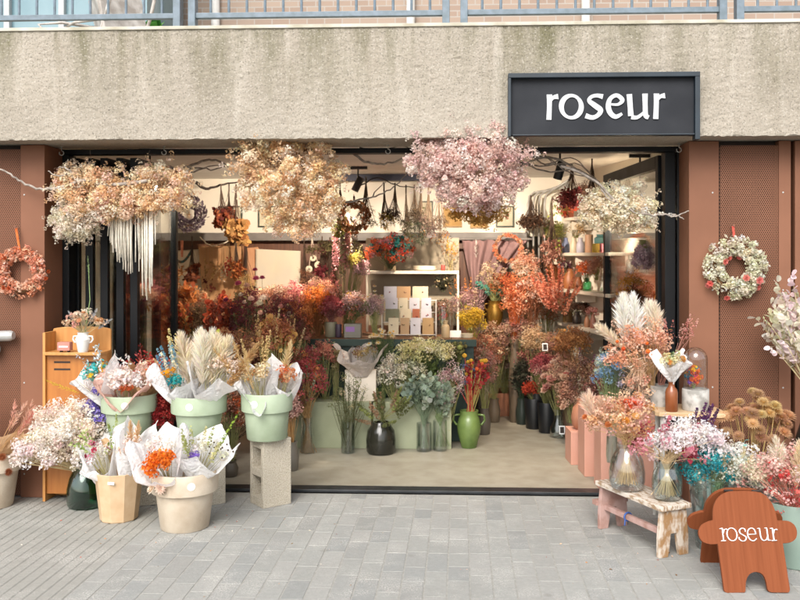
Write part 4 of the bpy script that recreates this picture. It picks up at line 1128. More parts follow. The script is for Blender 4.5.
# ================================================================== WREATHS ON THE PILLARS
def wreath(name, label, u, v, Y, ropx, ripx, species, hanger=None, tw='7a5a3c', face=-1.0):
    c = P(u, v, Y); ro, ri = M(ropx, Y), M(ripx, Y); Rm, rm = (ro + ri) / 2, (ro - ri) / 2
    root = thing(name, label, 'wreath', c)
    t = MB(); 
    for q in range(3):
        t.tube([((Rm + .008 * math.sin(3 * a + q * 2)) * math.cos(a), .006 * math.cos(5 * a + q * 2), (Rm + .008 * math.sin(3 * a + q * 2)) * math.sin(a)) for a in np.linspace(0, 2 * math.pi, 40)], .005, n=5, col=pal(tw)[0])
    t.build('twig_ring', STEM(), root)
    for (kind, n, size, colors, o) in species:
        a = RNG.uniform(0, 2 * math.pi, n); th = RNG.uniform(-1.9, 1.9, n); q = rm * RNG.uniform(.3, 1, n) ** .5
        rr = Rm + q * np.sin(th)
        pos = np.stack([rr * np.cos(a), -np.abs(q * np.cos(th)) * .8, rr * np.sin(a)], -1)
        nr = np.stack([np.sin(th) * np.cos(a), -np.abs(np.cos(th)), np.sin(th) * np.sin(a)], -1)
        tg = np.stack([-np.sin(a), 0 * a, np.cos(a)], -1)
        mb = MB(); pn = o.get('part', PARTNAME[kind]); pc = pal(colors)
        if kind == 'sp': spray(mb, pos, o.get('m', 14), size, o.get('fs', .008), pick(pc, n), o.get('T', T_FLO))
        elif kind == 'lf': mb.scatter(o.get('T', T_LEAF), pos, nr * o.get('out', .9) + tg * o.get('sw', .8) + RNG.normal(0, .3, (n, 3)), size * RNG.uniform(.7, 1.3, n), pick(pc, n))
        elif kind == 'hd':
            for i in range(n): MB().scatter(o.get('T', T_ROSE), pos[i:i + 1] + nr[i:i + 1] * .02, nr[i:i + 1] + np.array([[0, -.6, 0]]), size * random.uniform(.8, 1.15), pick(pc, 1)).build(pn, PET(), root)
        if mb.n:
            q_ = mb.build(pn, PET(), root)
            if n > 100 or kind == 'sp': q_['kind'] = 'stuff'
    if hanger:
        hu, hv, col = hanger
        hp = P(hu, hv, Y) - c
        MB().tube([(hp.x - .004, 0, hp.z), (hp.x * .3 - .006, 0, Rm + rm)], .0045, n=6, col=pal(col)[0]).build('hanging_cord', STEM(), root)
        MB().tube([(hp.x + .004, 0, hp.z), (hp.x * .3 + .007, 0, Rm)], .0045, n=6, col=pal(col)[0]).build('hanging_cord', STEM(), root)
        MB().tube([(hp.x, .03, hp.z), (hp.x, -.012, hp.z), (hp.x, -.016, hp.z + .012)], .004, n=6, col=pal('9a7060')[0]).build('nail', STEM(), root)
    return root
wreath('orange_wreath', 'peachy orange dried wreath hanging from an orange ribbon on the left pillar', 21, 272, YP - .04, 26, 13, [('sp', 150, .022, 'eaae90 e4a082 f0c4a8 e0946e f6d6c0', dict(m=22, fs=.008)), ('lf', 120, .022, 'e6a98a f0c4a8', {}), ('hd', 5, .018, 'c9683f', {})], (16, 228, 'd9703a'))
wreath('white_wreath', 'white dried flower wreath with coral rosettes hanging on the right pillar', 735, 267, YP - .04, 30, 12, [('sp', 190, .022, 'ece6d4 e2dcc4 f2eee2 d6d2b4', dict(m=18, fs=.009)), ('lf', 190, .03, 'dcd9bc e8e4d0 c9c9a4', dict(sw=.5)), ('hd', 9, .026, 'e08478 e6958a', {})], (733, 226, 'c9594c'))

# ================================================================== RIGHT SIDE
# weathered step stool
m_stool = surf('weathered_paint_wood', lin('e6dacb', .74), lin('b99a78', .62), 22, .75, .3, 60, stretch=(1, 4, 2), lo=.46, hi=.6)
m_stoolp = surf('dusty_pink_paint', lin('d2aea4', .66), lin('c09486', .6), 14, .7, .2, 60, lo=.42, hi=.62)
m_stoolw = surf('worn_wood', lin('b98f62', .62), lin('e0d2c2', .72), 26, .75, .35, 70, stretch=(1, 1, .5), lo=.4, hi=.55)
pl0, pl1 = P(604, 530, 5.25), P(667, 554, 4.82)
fc = P(642, 497, 5.02)
SZ = .285
sx, sy = XU(604, 5.3), 5.30; ex, ey = XU(664, 4.80), 4.80
ang = math.atan2(ey - sy, ex - sx); L = math.hypot(ex - sx, ey - sy)
stool = thing('step_stool', 'weathered pink and white wooden step stool on the paving', 'stool', ((sx + ex) / 2 + .055, (sy + ey) / 2 + .03, 0), ang)
L += .06; hw = .105
MB().box((-L / 2, -hw, SZ - .028), (L / 2, hw, SZ)).build('top_board', m_stool, stool, bevel=.005)
def sideboard(x):
    zt = SZ - .0285
    poly_ = [(-hw + .005, 0), (-hw + .065, 0), (-hw + .075, .05), (-.02, .125), (.02, .125), (hw - .075, .05), (hw - .065, 0), (hw - .005, 0), (hw - .005, .1), (hw - .02, zt), (-hw + .02, zt), (-hw + .005, .1)]
    return MB().prism(poly_, .026, Matrix.Translation((x, 0, 0)) @ Matrix.Rotation(R(90), 4, 'Z'))
sideboard(-L / 2 + .045).build('side_leg', m_stoolp, stool, bevel=.003)
sideboard(L / 2 - .02).build('side_leg', m_stoolw, stool, bevel=.003)
MB().box((-L / 2 + .02, -.07, .115), (L / 2 - .022, -.04, .145)).build('stretcher', m_stoolp, stool, bevel=.003)
MB().box((-L / 2 - .03, -hw + .0, .135), (-L / 2 + .0185, hw + .02, .165)).build('cross_rail', m_stoolp, stool, bevel=.003)
t = MB(); c0 = Vector((-.05, -.055, .13))
t.tube([c0 + Vector((0, math.cos(a) * .025, math.sin(a) * .024)) for a in np.linspace(0, 6.28, 14)], .005, n=6, col=pal('3c5a96')[0]); t.tube([c0 + Vector((.006, -.024, -.01)), c0 + Vector((.01, -.03, -.045))], .004, n=6, col=pal('3c5a96')[0])
t.build('blue_tie', STEM(), stool)

m_clear = glass('clear_glass', (.955, .975, .97), .11)
m_aqua = glass('aqua_glass', (.86, .95, .94), .12)
m_recyc = glass('recycled_glass', (.93, .965, .95), .12)
v1 = P(627, 486, 5.12); v1.z = SZ
vase('glass_vase', 'rounded clear glass vase at the back of the step stool', 'vase', v1, glassprof([(.07, 0), (.09, .012), (.102, .05), (.104, .10), (.092, .17), (.07, .215), (.054, .24), (.056, .262), (.06, .268)], .005), m_clear, group='glass vases on the step stool')
bunch('peach_bouquet', 'peach and cream dried bouquet in the rounded vase on the step stool', 'dried flowers', (627, 484, 5.12), (620, 420, 37, 28),
      [('sp', 100, .036, 'f0d0b0 e8c4ac e0b48c d9a06e eac9a8 cf9a72 e8b8a8', dict(m=26)), ('hd', 12, .024, 'e0a04c e8be78 d98a50', dict(split=True)), ('pl', 3, .2, 'efd9c4 e8c9b0', dict(w=.05, off=(-.7, 0, .3), rs=(.4, .5, .5), up=.4)), ('lf', 9, .03, 'c9787a b96468', dict(m=8, off=(.5, -.3, -.5), rs=(.5, .5, .4), T=T_ROUND)), ('sp', 8, .034, 'df7048 d96040', dict(m=26, off=(.25, .1, .55), rs=(.3, .4, .3)))], stemcol='c9a878', neck=.25)
v2 = P(667, 498, 4.92); v2.z = SZ
vase('glass_vase', 'straight greenish glass vase at the front end of the step stool', 'vase', v2, glassprof([(.05, 0), (.072, .01), (.082, .04), (.083, .11), (.076, .15), (.062, .175), (.062, .2), (.07, .212)], .005), m_recyc, group='glass vases on the step stool')
bunch('white_pink_bouquet', 'white and pink dried bouquet in the greenish vase on the step stool', 'dried flowers', (667, 495.5, 4.92), (674, 444, 45, 27),
      [('sp', 110, .036, 'f8f0f0 f2e4e4 fbf6f6 f0dee0', dict(m=30, off=(.3, 0, .1), rs=(.85, .8, .9))), ('lf', 9, .035, 'c4607a b04a66 d07c8c', dict(m=7, T=T_ROUND, len=.1)), ('sp', 22, .03, 'd99aa2 cf8690 e8c0c0', dict(m=24, off=(-.3, -.3, -.3))), ('sk', 5, .1, '6a3f6a 5a3560', dict(m=50, w=.012, fs=.009, off=(.6, 0, .7), rs=(.3, .4, .3)))], stemcol='c9b088', neck=.19)

# corner table with its things
m_tab = wood('pale_birch', lin('e2c49c', .74), lin('d2ae82', .7), (.8, 9, 9), 4, .45, .04)
YTb = 5.45; ztb = ZV(407, 5.45)
tb = thing('side_table', 'pale birch side table with white legs at the right of the opening', 'table', (XU(690, YTb), YTb, 0))
x0_, x1_ = XU(655, 5.35) - tb.location.x, XU(727, 5.35) - tb.location.x
pt = [(x0_, -.10), (x0_ + .02, -.13), (x1_ - .03, -.17), (x1_, -.13), (x1_ - .03, .17), (x0_ + .03, .2)]
mb = MB(); n = len(pt)
mb.raw([(x, y, ztb - .026) for x, y in pt] + [(x, y, ztb) for x, y in pt], [tuple(range(n))[::-1], tuple(range(n, 2 * n))] + [(i, (i + 1) % n, (i + 1) % n + n, i + n) for i in range(n)])
mb.build('table_top', m_tab, tb, bevel=.003)
m_wleg = surf('white_leg_paint', lin('e3e0da', .76), lin('cfcac0', .7), 10, .55)
for (x, y, dx) in ((x0_ + .05, -.08, -.0), (x1_ - .20, -.10, .06), (x1_ - .08, .11, .04), (x0_ + .07, .14, -.02)):
    MB().tube([(x, y, ztb - .027), (x + dx, y, 0)], .016, .013, 10).build('leg', m_wleg, tb, smooth='auto')
def on_table(u, Y): q = P(u, 400, Y); q.z = ztb; return q
m_amber = surf('amber_stoneware', lin('a8623a', .6), lin('93522e', .56), 6, .22, .0)
vase('amber_bottle', 'small amber brown bottle vase on the birch table', 'vase', on_table(671.5, 5.36), [(0, 0), (.034, 0), (.038, .006), (.038, .115), (.032, .135), (.02, .15), (.018, .17), (.024, .18), (.016, .18), (.012, .15), (0, .14)], m_amber)
q = on_table(672, 5.36); q.z += .165
tr_ = tissue('white paper cone of cream flowers standing in the amber bottle', q, (0, 0, 0), .17, .012, .09, 101, [('sp', 14, .026, 'e4dcb0 c9cfa0 f0e8d0 d8c08a', dict(m=22)), ('hd', 4, .024, 'd89a58 e9dcc0', {}), ('sp', 3, .016, '5f8a60', dict(m=20))], dip=.35, amp=.5, points=3, group='tissue wrapped bouquets')
# glass dome on a concrete base
db = on_table(695.5, 5.42)
m_cbase = surf('pale_cast_concrete', lin('d2cfc8', .7), lin('a9a69e', .62), 16, .85, .15, 90, lo=.45, hi=.62)
dm = thing('glass_dome', 'clear glass cloche over rainbow flowers on a pale concrete drum', 'cloche', db)
MB().lathe([(0, 0), (.078, 0), (.081, .004), (.081, .125), (.078, .13), (0, .13)], 40).build('base', m_cbase, dm, smooth='auto')
MB().lathe([(.072, .131), (.072, .31)] + [(.072 * math.cos(a), .31 + .075 * math.sin(a)) for a in np.linspace(.15, 1.5, 9)], 40).build('dome', m_clear, dm, smooth=True)
fl_ = thing('rainbow_posy', 'rainbow ball of orange, yellow, blue and pink florets under the glass dome', 'dried flowers', db + Vector((-.012, 0, .13)))
t = MB(); pts, d = ell_points(60, (0, 0, .07), (.05, .05, .07)); spray(t, pts, 16, .013, .008, pick(pal('e8642c f0a020 3fa9c4 d94f7a f2c82e 8a62c0 ef7a34'), 60)); t.build('blossom', PET(), fl_)['kind'] = 'stuff'
t = MB()
for i in range(6): stem(t, (0, 0, 0), tuple(pts[i]), .002, pal('8a9a5a')[0])
t.build('stems', STEM(), fl_)
# grey pot behind with the tall pampas arrangement
gp_, Gp, hG = None, on_table(661, 5.56), .12
vase('grey_pot', 'small grey concrete pot at the back of the birch table', 'plant pot', Gp, potprof(.062, .074, .13), m_cbase)
bunch('pampas_arrangement', 'tall peach arrangement with white pampas plumes above the birch table', 'dried flowers', (650, 388, 5.56), (638, 350, 33, 38),
      [('pl', 3, .34, 'fdf8ee f8f0e2 fffaf2', dict(w=.075, m=500, off=(-.25, 0, .75), rs=(.32, .4, .12), up=2.2, droop=.05)), ('pl', 3, .28, 'faf2e4 f4e8d6', dict(w=.06, m=320, off=(.45, 0, .72), rs=(.3, .4, .1), up=1.2, droop=.1)),
       ('pl', 2, .22, 'f0e2cc', dict(w=.05, off=(-.85, 0, .4), rs=(.1, .3, .1), up=.1)), ('sp', 130, .036, 'f0c8ae e8b89a e0a486 f0cfb8 eac0a0 d99a78', dict(m=28)), ('ba', 16, .014, 'e06a38 d95a30 e88040', dict(split=True)), ('sp', 10, .03, 'e2b04a', dict(m=26)), ('lf', 10, .04, 'd9a060 c98a4a', dict(m=12, T=T_THIN, len=.2, off=(.3, 0, .4)))], stemcol='c9a878')
bunch('curly_trails', 'pale curling trails drooping from the pampas arrangement towards the step stool', 'dried flowers', (640, 360, 5.5), (634, 392, 20, 24), [('lf', 16, .05, 'ecd0b8 e4bfa4 f0dcc8', dict(m=12, T=T_THIN, len=.24, droop=.6)), ('sp', 16, .03, 'e8c8b0 e0a890', dict(m=22))], stemcol='d9b898')
bunch('pink_sprays', 'airy pink seed sprays at the right of the pampas arrangement', 'dried flowers', (662, 385, 5.56), (675, 344, 20, 16), [('sk', 14, .12, 'd99a90 cf8a80 e4b4a8', dict(m=26, w=.02, fs=.006))], stemcol='c08a7a')
bunch('blue_bouquet', 'blue, lilac and green dried bouquet at the left of the pampas arrangement', 'dried flowers', (612, 425, 5.9), (610, 373, 17, 26), [('sp', 34, .034, '8fb0cc a6c0d6 b8c4b0 7fa0c0', dict(m=26)), ('lf', 12, .034, '9ab094 b4c4a4', dict(m=10)), ('sp', 8, .026, 'e8e0f0', dict(m=22)), ('gr', 6, .002, '9aa078', {})], stemcol='8a9a68')
vase('blue_glass_vase', 'slim pale glass vase behind the pink plinths holding the blue bouquet', 'vase', P(612, 425, 5.9), glassprof([(.035, -.25), (.04, -.2), (.035, -.05), (.03, .0)], .004), m_aqua)

# pink plinths inside the threshold on the right
m_pinkpl = surf('peach_plinth_paint', lin('ebb09a', .68), lin('e2a48c', .66), 3, .55, .03, 120)
def plinth(label, u, vb, Y, w, d, h, rz=0):
    p = P(u, vb, Y); p.z = .006
    o = MB().box((-w / 2, -d / 2, 0), (w / 2, d / 2, h)).build('peach_plinth', m_pinkpl, loc=p, rot=(0, 0, R(rz)), bevel=.004)
    return tag(o, label, 'plinth', 'peach display plinths')
plinth('lowest peach plinth, farthest into the shop', 583, 460, 6.98, .24, .24, .26, 4)
plinth('middle height peach plinth with the red jar on top', 597, 470, 6.62, .24, .24, .50, 4)
plinth('tallest peach plinth nearest the step stool', 615, 485, 6.22, .25, .22, .63, 4)
plinth('wide peach plinth behind the legs of the birch table', 640, 490, 6.24, .22, .22, .60, 0)
rj = P(592, 400, 6.62); rj.z = .506
vase('red_jar', 'small glass jar with red filling on the middle peach plinth', 'jar', rj, glassprof([(.04, 0), (.05, .01), (.05, .06), (.04, .08), (.042, .09)], .004), glass('red_glass', (.75, .2, .2), .1))
tj = P(581, 434, 7.05)
vase('terracotta_jar', 'rounded terracotta jar standing on the lowest peach plinth', 'jar', P(583, 460, 6.98) * 1 + Vector((0, 0, .266 - P(583, 460, 6.98).z)), [(0, 0), (.06, 0), (.085, .03), (.095, .09), (.08, .17), (.05, .2), (.045, .22), (.05, .235), (.04, .235), (.036, .2), (0, .1)], surf('terracotta', lin('c98a6a', .64), lin('b87a5a', .6), 6, .7, .08, 60))

# big buckets at the right, behind the A-board
m_buck = surf('grey_green_pail', lin('9fb5a8', .64), lin('8fa598', .62), 3, .5, .03, 100)
bkp, Bk, hBk = pot('grey_green_pail', 'large grey-green pail behind the right arm of the A-board', 796, 556, 4.78, 62, 30, 37, m_buck, 0, 0, stick=False)
tlp, Tl, hTl = pot('aqua_vase', 'aqua glass bucket behind the head of the A-board', 717, 560, 4.98, 72, 20, 28, m_aqua, 0, 0, stick=False)
bunch('coral_bunch', 'coral and pink dried bunch in the grey-green pail at the right edge', 'dried flowers', (792, 510, 4.78), (790, 482, 48, 40),
      [('sp', 80, .04, 'e8c0b4 e0a8a0 f0d8cc eed0c4', dict(m=28)), ('lf', 16, .045, 'cf4a4a d9605a c23a40', dict(m=12, T=T_THIN, len=.2, off=(0, -.5, -.4), rs=(.9, .6, .5))), ('sp', 26, .034, 'd9605a c94a4c e07a70', dict(m=26, off=(.1, -.4, -.35))), ('pl', 2, .26, 'efe0c0 f2e8d4', dict(w=.06, m=300, off=(-.15, 0, .5), rs=(.3, .4, .2), up=1.5)), ('sp', 14, .032, 'e6dcc0 d8d0b0', dict(m=24, off=(-.7, 0, .1), rs=(.3, .5, .4)))], stemcol='c98a78')
bunch('teal_bunch', 'teal and white dried bunch in the aqua bucket behind the A-board', 'dried flowers', (717, 556, 4.98), (722, 470, 43, 35),
      [('sp', 80, .036, '4fb0b4 2f9ca4 6fc0c0 3a8f98', dict(m=28, off=(-.35, 0, .1), rs=(.6, .8, .8))), ('sp', 100, .036, 'eee8da f4f0e8 e2dcc8 dfe6e0', dict(m=26, off=(.25, -.1, -.15))), ('pl', 5, .13, 'ece0c0 e6d8b4', dict(w=.03, m=160, off=(.1, -.4, .2), rs=(.5, .4, .4), up=.2)), ('lf', 14, .028, '8fc4bc bcd4c4', dict(m=10)), ('lf', 3, .05, 'cf5a6a c24a5c', dict(m=5, T=T_ROUND, len=.06, off=(-.8, -.3, .5), rs=(.15, .2, .15)))], stemcol='a9b890', neck=.4)
tallp = P(752, 500, 5.35); tallp.z = 0
vase('dark_floor_vase', 'dark floor vase hidden behind the A-board holding the dried thistle heads', 'vase', tallp, potprof(.1, .13, .34), surf('dark_pot', (0, 0, 0)))
bunch('everlasting_thistles', 'tall bunch of spiky tan and golden flower heads on bare stalks before the right pillar', 'dried flowers', (752, 512, 5.35), (754, 424, 34, 31),
      [('hd', 54, .046, 'd8b48c c8a07c e4c690 cca282', dict(T=T_PROTEA, split=True, eye='ecc06a', shell=.7, face=.12))], stemcol='c9ac72', sr=.0036)
bunch('silver_lunaria', 'lunaria branches with silver and lilac seed discs leaning in at the right edge', 'dried flowers', (812, 395, 5.5), (792, 333, 30, 52), [('di', 40, .022, 'e6e2cc eee8d6 e8d0d4 ecdcdc d6d4b2', dict(m=12, len=.2, droop=.02)), ('lf', 8, .022, 'a8b080 c0c498', dict(m=8, len=.16))], stemcol='c2b48a', sr=.003)
lv = P(812, 460, 5.5); lv.z = 0
vase('tall_dark_vase', 'tall dark bottle vase at the right edge under the lunaria', 'vase', lv, [(0, 0), (.09, 0), (.1, .02), (.1, .5), (.07, .6), (.04, .68), (.036, .78), (.045, .8), (.03, .8), (.025, .6), (0, .4)], surf('dark_bottle', lin('2c3330', .5), None, 5, .15))
bo = P(797, 420, 5.2)

pt = MB(); k = 150
xy = np.stack([np.concatenate([RNG.normal(-1.6, .5, 70), RNG.normal(1.15, .35, 50), RNG.uniform(-1.6, 1.6, 30)]), np.concatenate([RNG.normal(5.15, .3, 70), RNG.normal(4.95, .3, 50), RNG.uniform(4.1, 5.9, 30)]), np.full(k, .004)], -1)
xy = xy[(xy[:, 1] < 5.9)]; k = len(xy)
pt.scatter(T_LEAF, xy, np.stack([RNG.normal(size=k), RNG.normal(size=k), np.full(k, .12)], -1), RNG.uniform(.006, .02, k), pick(pal('e8c8b0 c9604c d9a06a f0e4d4 b8a080 8a6a48'), k))
tag(pt.build('fallen_petals', PET()), kind='stuff')
# ================================================================== HANGING FLOWER CLOUDS
from mathutils import noise as mnoise
def lump(d, seed, a=.3):
    return np.array([1 + a * mnoise.noise(Vector(q) * 2.3 + Vector((seed, 0, 0))) * 1.6 for q in d])[:, None]
def cloud(name, label, hang_pt, lobes, colors, fs=.0082, m=54, rad=.04, dens=1.9, Y=5.9, T=T_FLO, extra=None):
    """lobes: (u, v, ru, rv, n) ellipses at depth Y"""
    c = P(lobes[0][0], lobes[0][1], Y)
    root = thing(name, label, 'dried flowers', c, 0, 'flower clouds hanging across the opening')
    pc = pal(colors)
    sm = MB()
    for (u, v, ru, rv, n) in lobes:
        lc = np.array(tuple(P(u, v, Y) - c)); r = np.array([M(ru, Y), M(min(ru, rv) * .9, Y), M(rv, Y)])
        pts, d = ell_points(int(n * dens), lc, r, up=False, shell=.55)
        lm = lump(d, u * .37); pts = lc + (pts - lc) * lm
        t = MB(); base = pick(pc, len(pts), .07)
        spray(t, pts + RNG.normal(0, .012, pts.shape), m, rad, fs, base, T, up=.1)
        # wisps poking out
        w, dw = ell_points(int(n * 1.6), lc, r * 1.16, up=False, shell=.88)
        w = lc + (w - lc) * lump(dw, u * .37)
        spray(t, w, 12, rad * .5, fs * .95, pick(pc, len(w), .07), T)
        w2 = w[::4] + dw[::4] * RNG.uniform(.02, .06, (len(w[::4]), 1)); spray(t, w2, 7, rad * .35, fs * .9, pick(pc, len(w2), .07), T)
        for i in range(len(w2)): stem(sm, tuple(w[i * 4]), tuple(w2[i]), .0011, pal('c9ae8c')[0])
        t.build('blossom', PET(), root)['kind'] = 'stuff'
        for i in range(0, len(pts), 3): stem(sm, tuple(lc + RNG.normal(0, .02, 3)), tuple(pts[i]), .002, pal('b59a78')[0])
    if extra: extra(root, c, sm)
    for (hu, hv) in hang_pt:
        h = P(hu, hv, Y) - c
        sm.tube([(h.x, 0, h.z), (h.x * .8, 0, h.z - .14)], .0018, n=4, col=pal('5a5048')[0], cap=False)
    sm.build('stems', STEM(), root)['kind'] = 'stuff'
    return root
CREAM = 'fbe0bc f8d6ac fce7cd fadfbe f3cca2 fdefdd'
cloud('cream_flower_cloud', 'wide cream flower cloud with white fringe at the left end of the opening', [(90, 150), (150, 150)],
      [(100, 195, 42, 28, 75), (160, 188, 34, 24, 58), (78, 182, 22, 18, 22), (125, 200, 36, 20, 44)], CREAM + ' e8c9b8', Y=5.82)
cloud('grey_flower_cloud', 'small greyish white flower ball under the left cream cloud', [(75, 205)], [(76, 223, 22, 17, 46), (62, 215, 12, 10, 10)], 'eae0cc e0d4be f2eadc', Y=5.78, rad=.035, fs=.007)
cloud('big_cream_flower_cloud', 'big cream and peach flower cloud at the centre left of the opening', [(270, 148), (300, 148)],
      [(285, 178, 48, 40, 120), (318, 200, 25, 26, 36), (268, 158, 30, 20, 34), (300, 222, 32, 12, 22), (322, 180, 20, 22, 22)], CREAM, Y=5.84)
cloud('pink_flower_cloud', 'big mauve pink flower cloud hanging left of the shop sign', [(455, 130), (480, 130)],
      [(468, 165, 50, 36, 120), (430, 160, 22, 17, 26), (500, 155, 24, 26, 30), (470, 140, 30, 20, 34), (475, 192, 34, 16, 34), (515, 180, 12, 10, 8)], 'efd5cc e8cac2 f4e0d6 ead0c8 f7e8df dfbeb6', Y=5.66)
cloud('golden_flower_cloud', 'golden brown flower bunch hanging below the pink flower cloud', [(470, 190)], [(477, 208, 28, 14, 40)], 'c99a52 d6ad68 b8873f', Y=5.8, rad=.035, fs=.0065)
cloud('small_cream_flower_cloud', 'small cream flower cloud on the bare branch at the right of the opening', [(620, 178)], [(620, 208, 34, 22, 66), (600, 203, 18, 14, 16), (640, 212, 16, 14, 14)], 'fdf0da f8e6cc fef8ea f8e4c8', Y=5.9)
# white fringe under the left cloud
fr_ = thing('macrame_fringe', 'long white macrame fringe hanging below the left cream cloud', 'fringe', P(135, 212, 5.84))
c0 = P(135, 212, 5.84)
for i in range(72):
    u = random.uniform(108, 155)
    prof = 232 + 30 * math.sin((u - 108) / 47 * 3.1) + (38 if 140 < u < 153 else 0)
    v = min(300, prof * random.uniform(.97, 1.05))
    y = 5.84 + random.uniform(-.03, .05)
    a, b = P(u, 207, y) - c0, P(u + random.uniform(-1, 1), v, y) - c0
    MB().tube([a, (a + b) / 2 + Vector((random.gauss(0, .004), 0, 0)), b], .0045, .0038, 5, pal('ebe4d4')[0]).build('cord', STEM(), fr_, smooth=True)

# bare branches
m_bark = surf('grey_bark', lin('c4b8ac', .7), lin('94877c', .6), 30, .9, .5, 80)
m_barkd = surf('dark_bark', lin('4a3c34', .55), lin('352a24', .5), 30, .9, .5, 80)
def branch(label, paths, Y, mat=None, r=.014, group='bare branches strung across the opening', name='bare_branch'):
    """paths of (u, v[, dy]); first is the main limb, the rest are side twigs"""
    c = P(paths[0][0][0], paths[0][0][1], Y); root = thing(name, label, 'branch', c, 0, group)
    for k, pth in enumerate(paths):
        pts = [P(q[0], q[1], Y + (q[2] if len(q) > 2 else 0)) for q in pth]
        sm_ = [Vector(p) for p in cat_rom3(pts)]
        rr = r * (1 if k == 0 else .65)
        MB().tube([p - c for p in sm_], rr, rr * .4, 7).build('limb' if k == 0 else 'twig', mat or m_bark, root, smooth=True)
    return root
def cat_rom3(pts, k=5):
    out = []; n = len(pts)
    for i in range(n - 1):
        p0, p1, p2, p3 = pts[max(i - 1, 0)], pts[i], pts[i + 1], pts[min(i + 2, n - 1)]
        for j in range(k):
            t = j / k
            q = .5 * ((2 * p1) + (-p0 + p2) * t + (2 * p0 - 5 * p1 + 4 * p2 - p3) * t * t + (-p0 + 3 * p1 - 3 * p2 + p3) * t ** 3)
            out.append(q + Vector((random.gauss(0, .003), random.gauss(0, .003), random.gauss(0, .004))))
    out.append(pts[-1]); return out
branch('pale driftwood branch reaching left across the brown pillar', [[(150, 180), (110, 185), (85, 180), (60, 188), (40, 189), (22, 182), (8, 172), (-6, 168)], [(80, 182), (70, 174), (58, 176), (48, 171)], [(75, 178), (66, 168), (58, 168)]], 5.72, r=.013)
branch('pale forked twig end poking out over the right jamb', [[(560, 165), (590, 178), (615, 200), (640, 213), (662, 214), (676, 216), (689, 211)], [(600, 185), (610, 200), (640, 212)], [(672, 215), (680, 217), (684, 219)]], 5.78, r=.010)
branch('tangle of grey vines above the vase shelves at the right', [[(505, 152), (530, 156), (560, 160), (585, 176), (612, 192), (640, 212)], [(508, 160), (540, 166), (575, 164), (600, 182)], [(515, 168), (545, 158), (568, 172), (596, 178)], [(520, 163), (550, 172), (580, 170), (604, 190)], [(530, 152), (545, 164), (570, 158), (590, 172)], [(510, 166), (535, 152), (556, 166)]], 6.3, r=.011)
branch('curling grey vines above the purple wreath', [[(165, 172), (185, 168), (205, 160), (222, 163), (232, 170)], [(178, 178), (195, 168), (214, 170), (228, 164)], [(168, 166), (190, 172), (212, 166), (230, 166)]], 6.5, r=.013)
branch('thin bare branch curving below the ceiling left of the pink cloud', [[(352, 152), (362, 160), (378, 164), (395, 161), (412, 152)], [(360, 148), (380, 151), (400, 146), (415, 150)]], 6.2, r=.011)
branch('long thin branch sweeping up to the pink cloud', [[(330, 203), (352, 201), (372, 197), (390, 190), (403, 178), (412, 165)], [(372, 197), (380, 186), (386, 182)]], 6.4, r=.008)
branch('short dark branch holding the brown drying bunches', [[(196, 182), (206, 189), (220, 185), (238, 182)]], 8.6, m_barkd, .018)

# ================================================================== BACK WALL DECORATION
def frame(label, u0, v0, u1, v1, Y, inner, edge, art=None):
    a, b = P(u0, v0, Y), P(u1, v1, Y); w, h = b.x - a.x, a.z - b.z
    root = thing('picture_frame', label, 'picture', (a.x, Y, b.z), 0, 'framed pressed flowers on the cream wall')
    t = .014; f = MB()
    for lo, hi in (((0, 0, 0), (w, .03, t)), ((0, 0, h - t), (w, .03, h)), ((0, .001, t), (t, .03, h - t)), ((w - t, .001, t), (w, .03, h - t))): f.box(lo, hi)
    f.build('frame', edge, root, bevel=.002)
    MB().box((t, .012, t), (w - t, .028, h - t)).build('mount', inner, root)
    if art:
        g = MB()
        for _ in range(4):
            x, z = random.uniform(.3, .7) * w, random.uniform(.3, .65) * h
            g.tube([(x, .010, z - .05), (x + .01, .010, z + .04)], .002, n=4, col=pal('6a6a48')[0]); g.scatter(T_LEAF, [(x + random.gauss(0, .01), .009, z + random.uniform(-.04, .05)) for _ in range(7)], [(random.uniform(-1, 1), -.2, .5)] * 7, .03, pick(pal(art), 7))
        g.build('pressed_flowers', PET(), root)
    return root
m_mount = surf('mount_card', lin('e6dcc0', .75), None, 10, .8); m_goldc = surf('gold_paper', lin('d6ac68', .68), lin('c69a56', .64), 8, .7)
m_fgreen = surf('dark_green_frame', lin('4a584a', .55), None, 10, .5); m_fgold = surf('ochre_frame', lin('c9a05c', .6), None, 10, .5)
YH = YK - .034
frame('framed pressed stems right of the brown drying bunches', 258, 206, 283, 227, YH, m_mount, m_fgreen, '6a6a48 8a7a58')
frame('small framed red flower behind the brown drying bunches', 226, 206, 242, 226, YH, m_mount, m_fgreen, 'c05a4a b85040')
frame('framed pale print at the right end of the hanging bunches', 419, 201, 433, 227, YH, m_mount, m_fgreen, '8a8a6a')
frame('ochre picture directly right of the hanging bunches', 443, 207, 462, 227, YH, m_goldc, m_fgold)
frame('ochre picture under the golden flower bunch', 470, 208, 488, 228, YH, m_goldc, m_fgold)
frame('framed pressed flowers nearest the conduit pipes', 496, 206, 514, 227, YH, m_mount, m_fgreen, 'b0604a 6a7a4a')
wreath('lavender_wreath', 'round grey purple wreath on the cream wall at the left', 189, 213.5, 8.6, 17.5, 7, [('lf', 1000, .04, '7a6a72 6a5a64 8a7a80 5c4e58', dict(sw=1.2, out=.5)), ('sp', 60, .02, '85757e 6c5c68', dict(m=8))], (189, 186, '5a4a44'))
wreath('brown_wreath', 'rust brown lopsided wreath left of the hanging bunches', 354, 217, 8.0, 15.5, 10.5, [('lf', 260, .03, 'c08a62 a87650 d0a078 986440', dict(sw=1.2, T=T_ROUND)), ('sp', 24, .02, 'b88a60', dict(m=10))], (354, 196, '6a4a3a'))
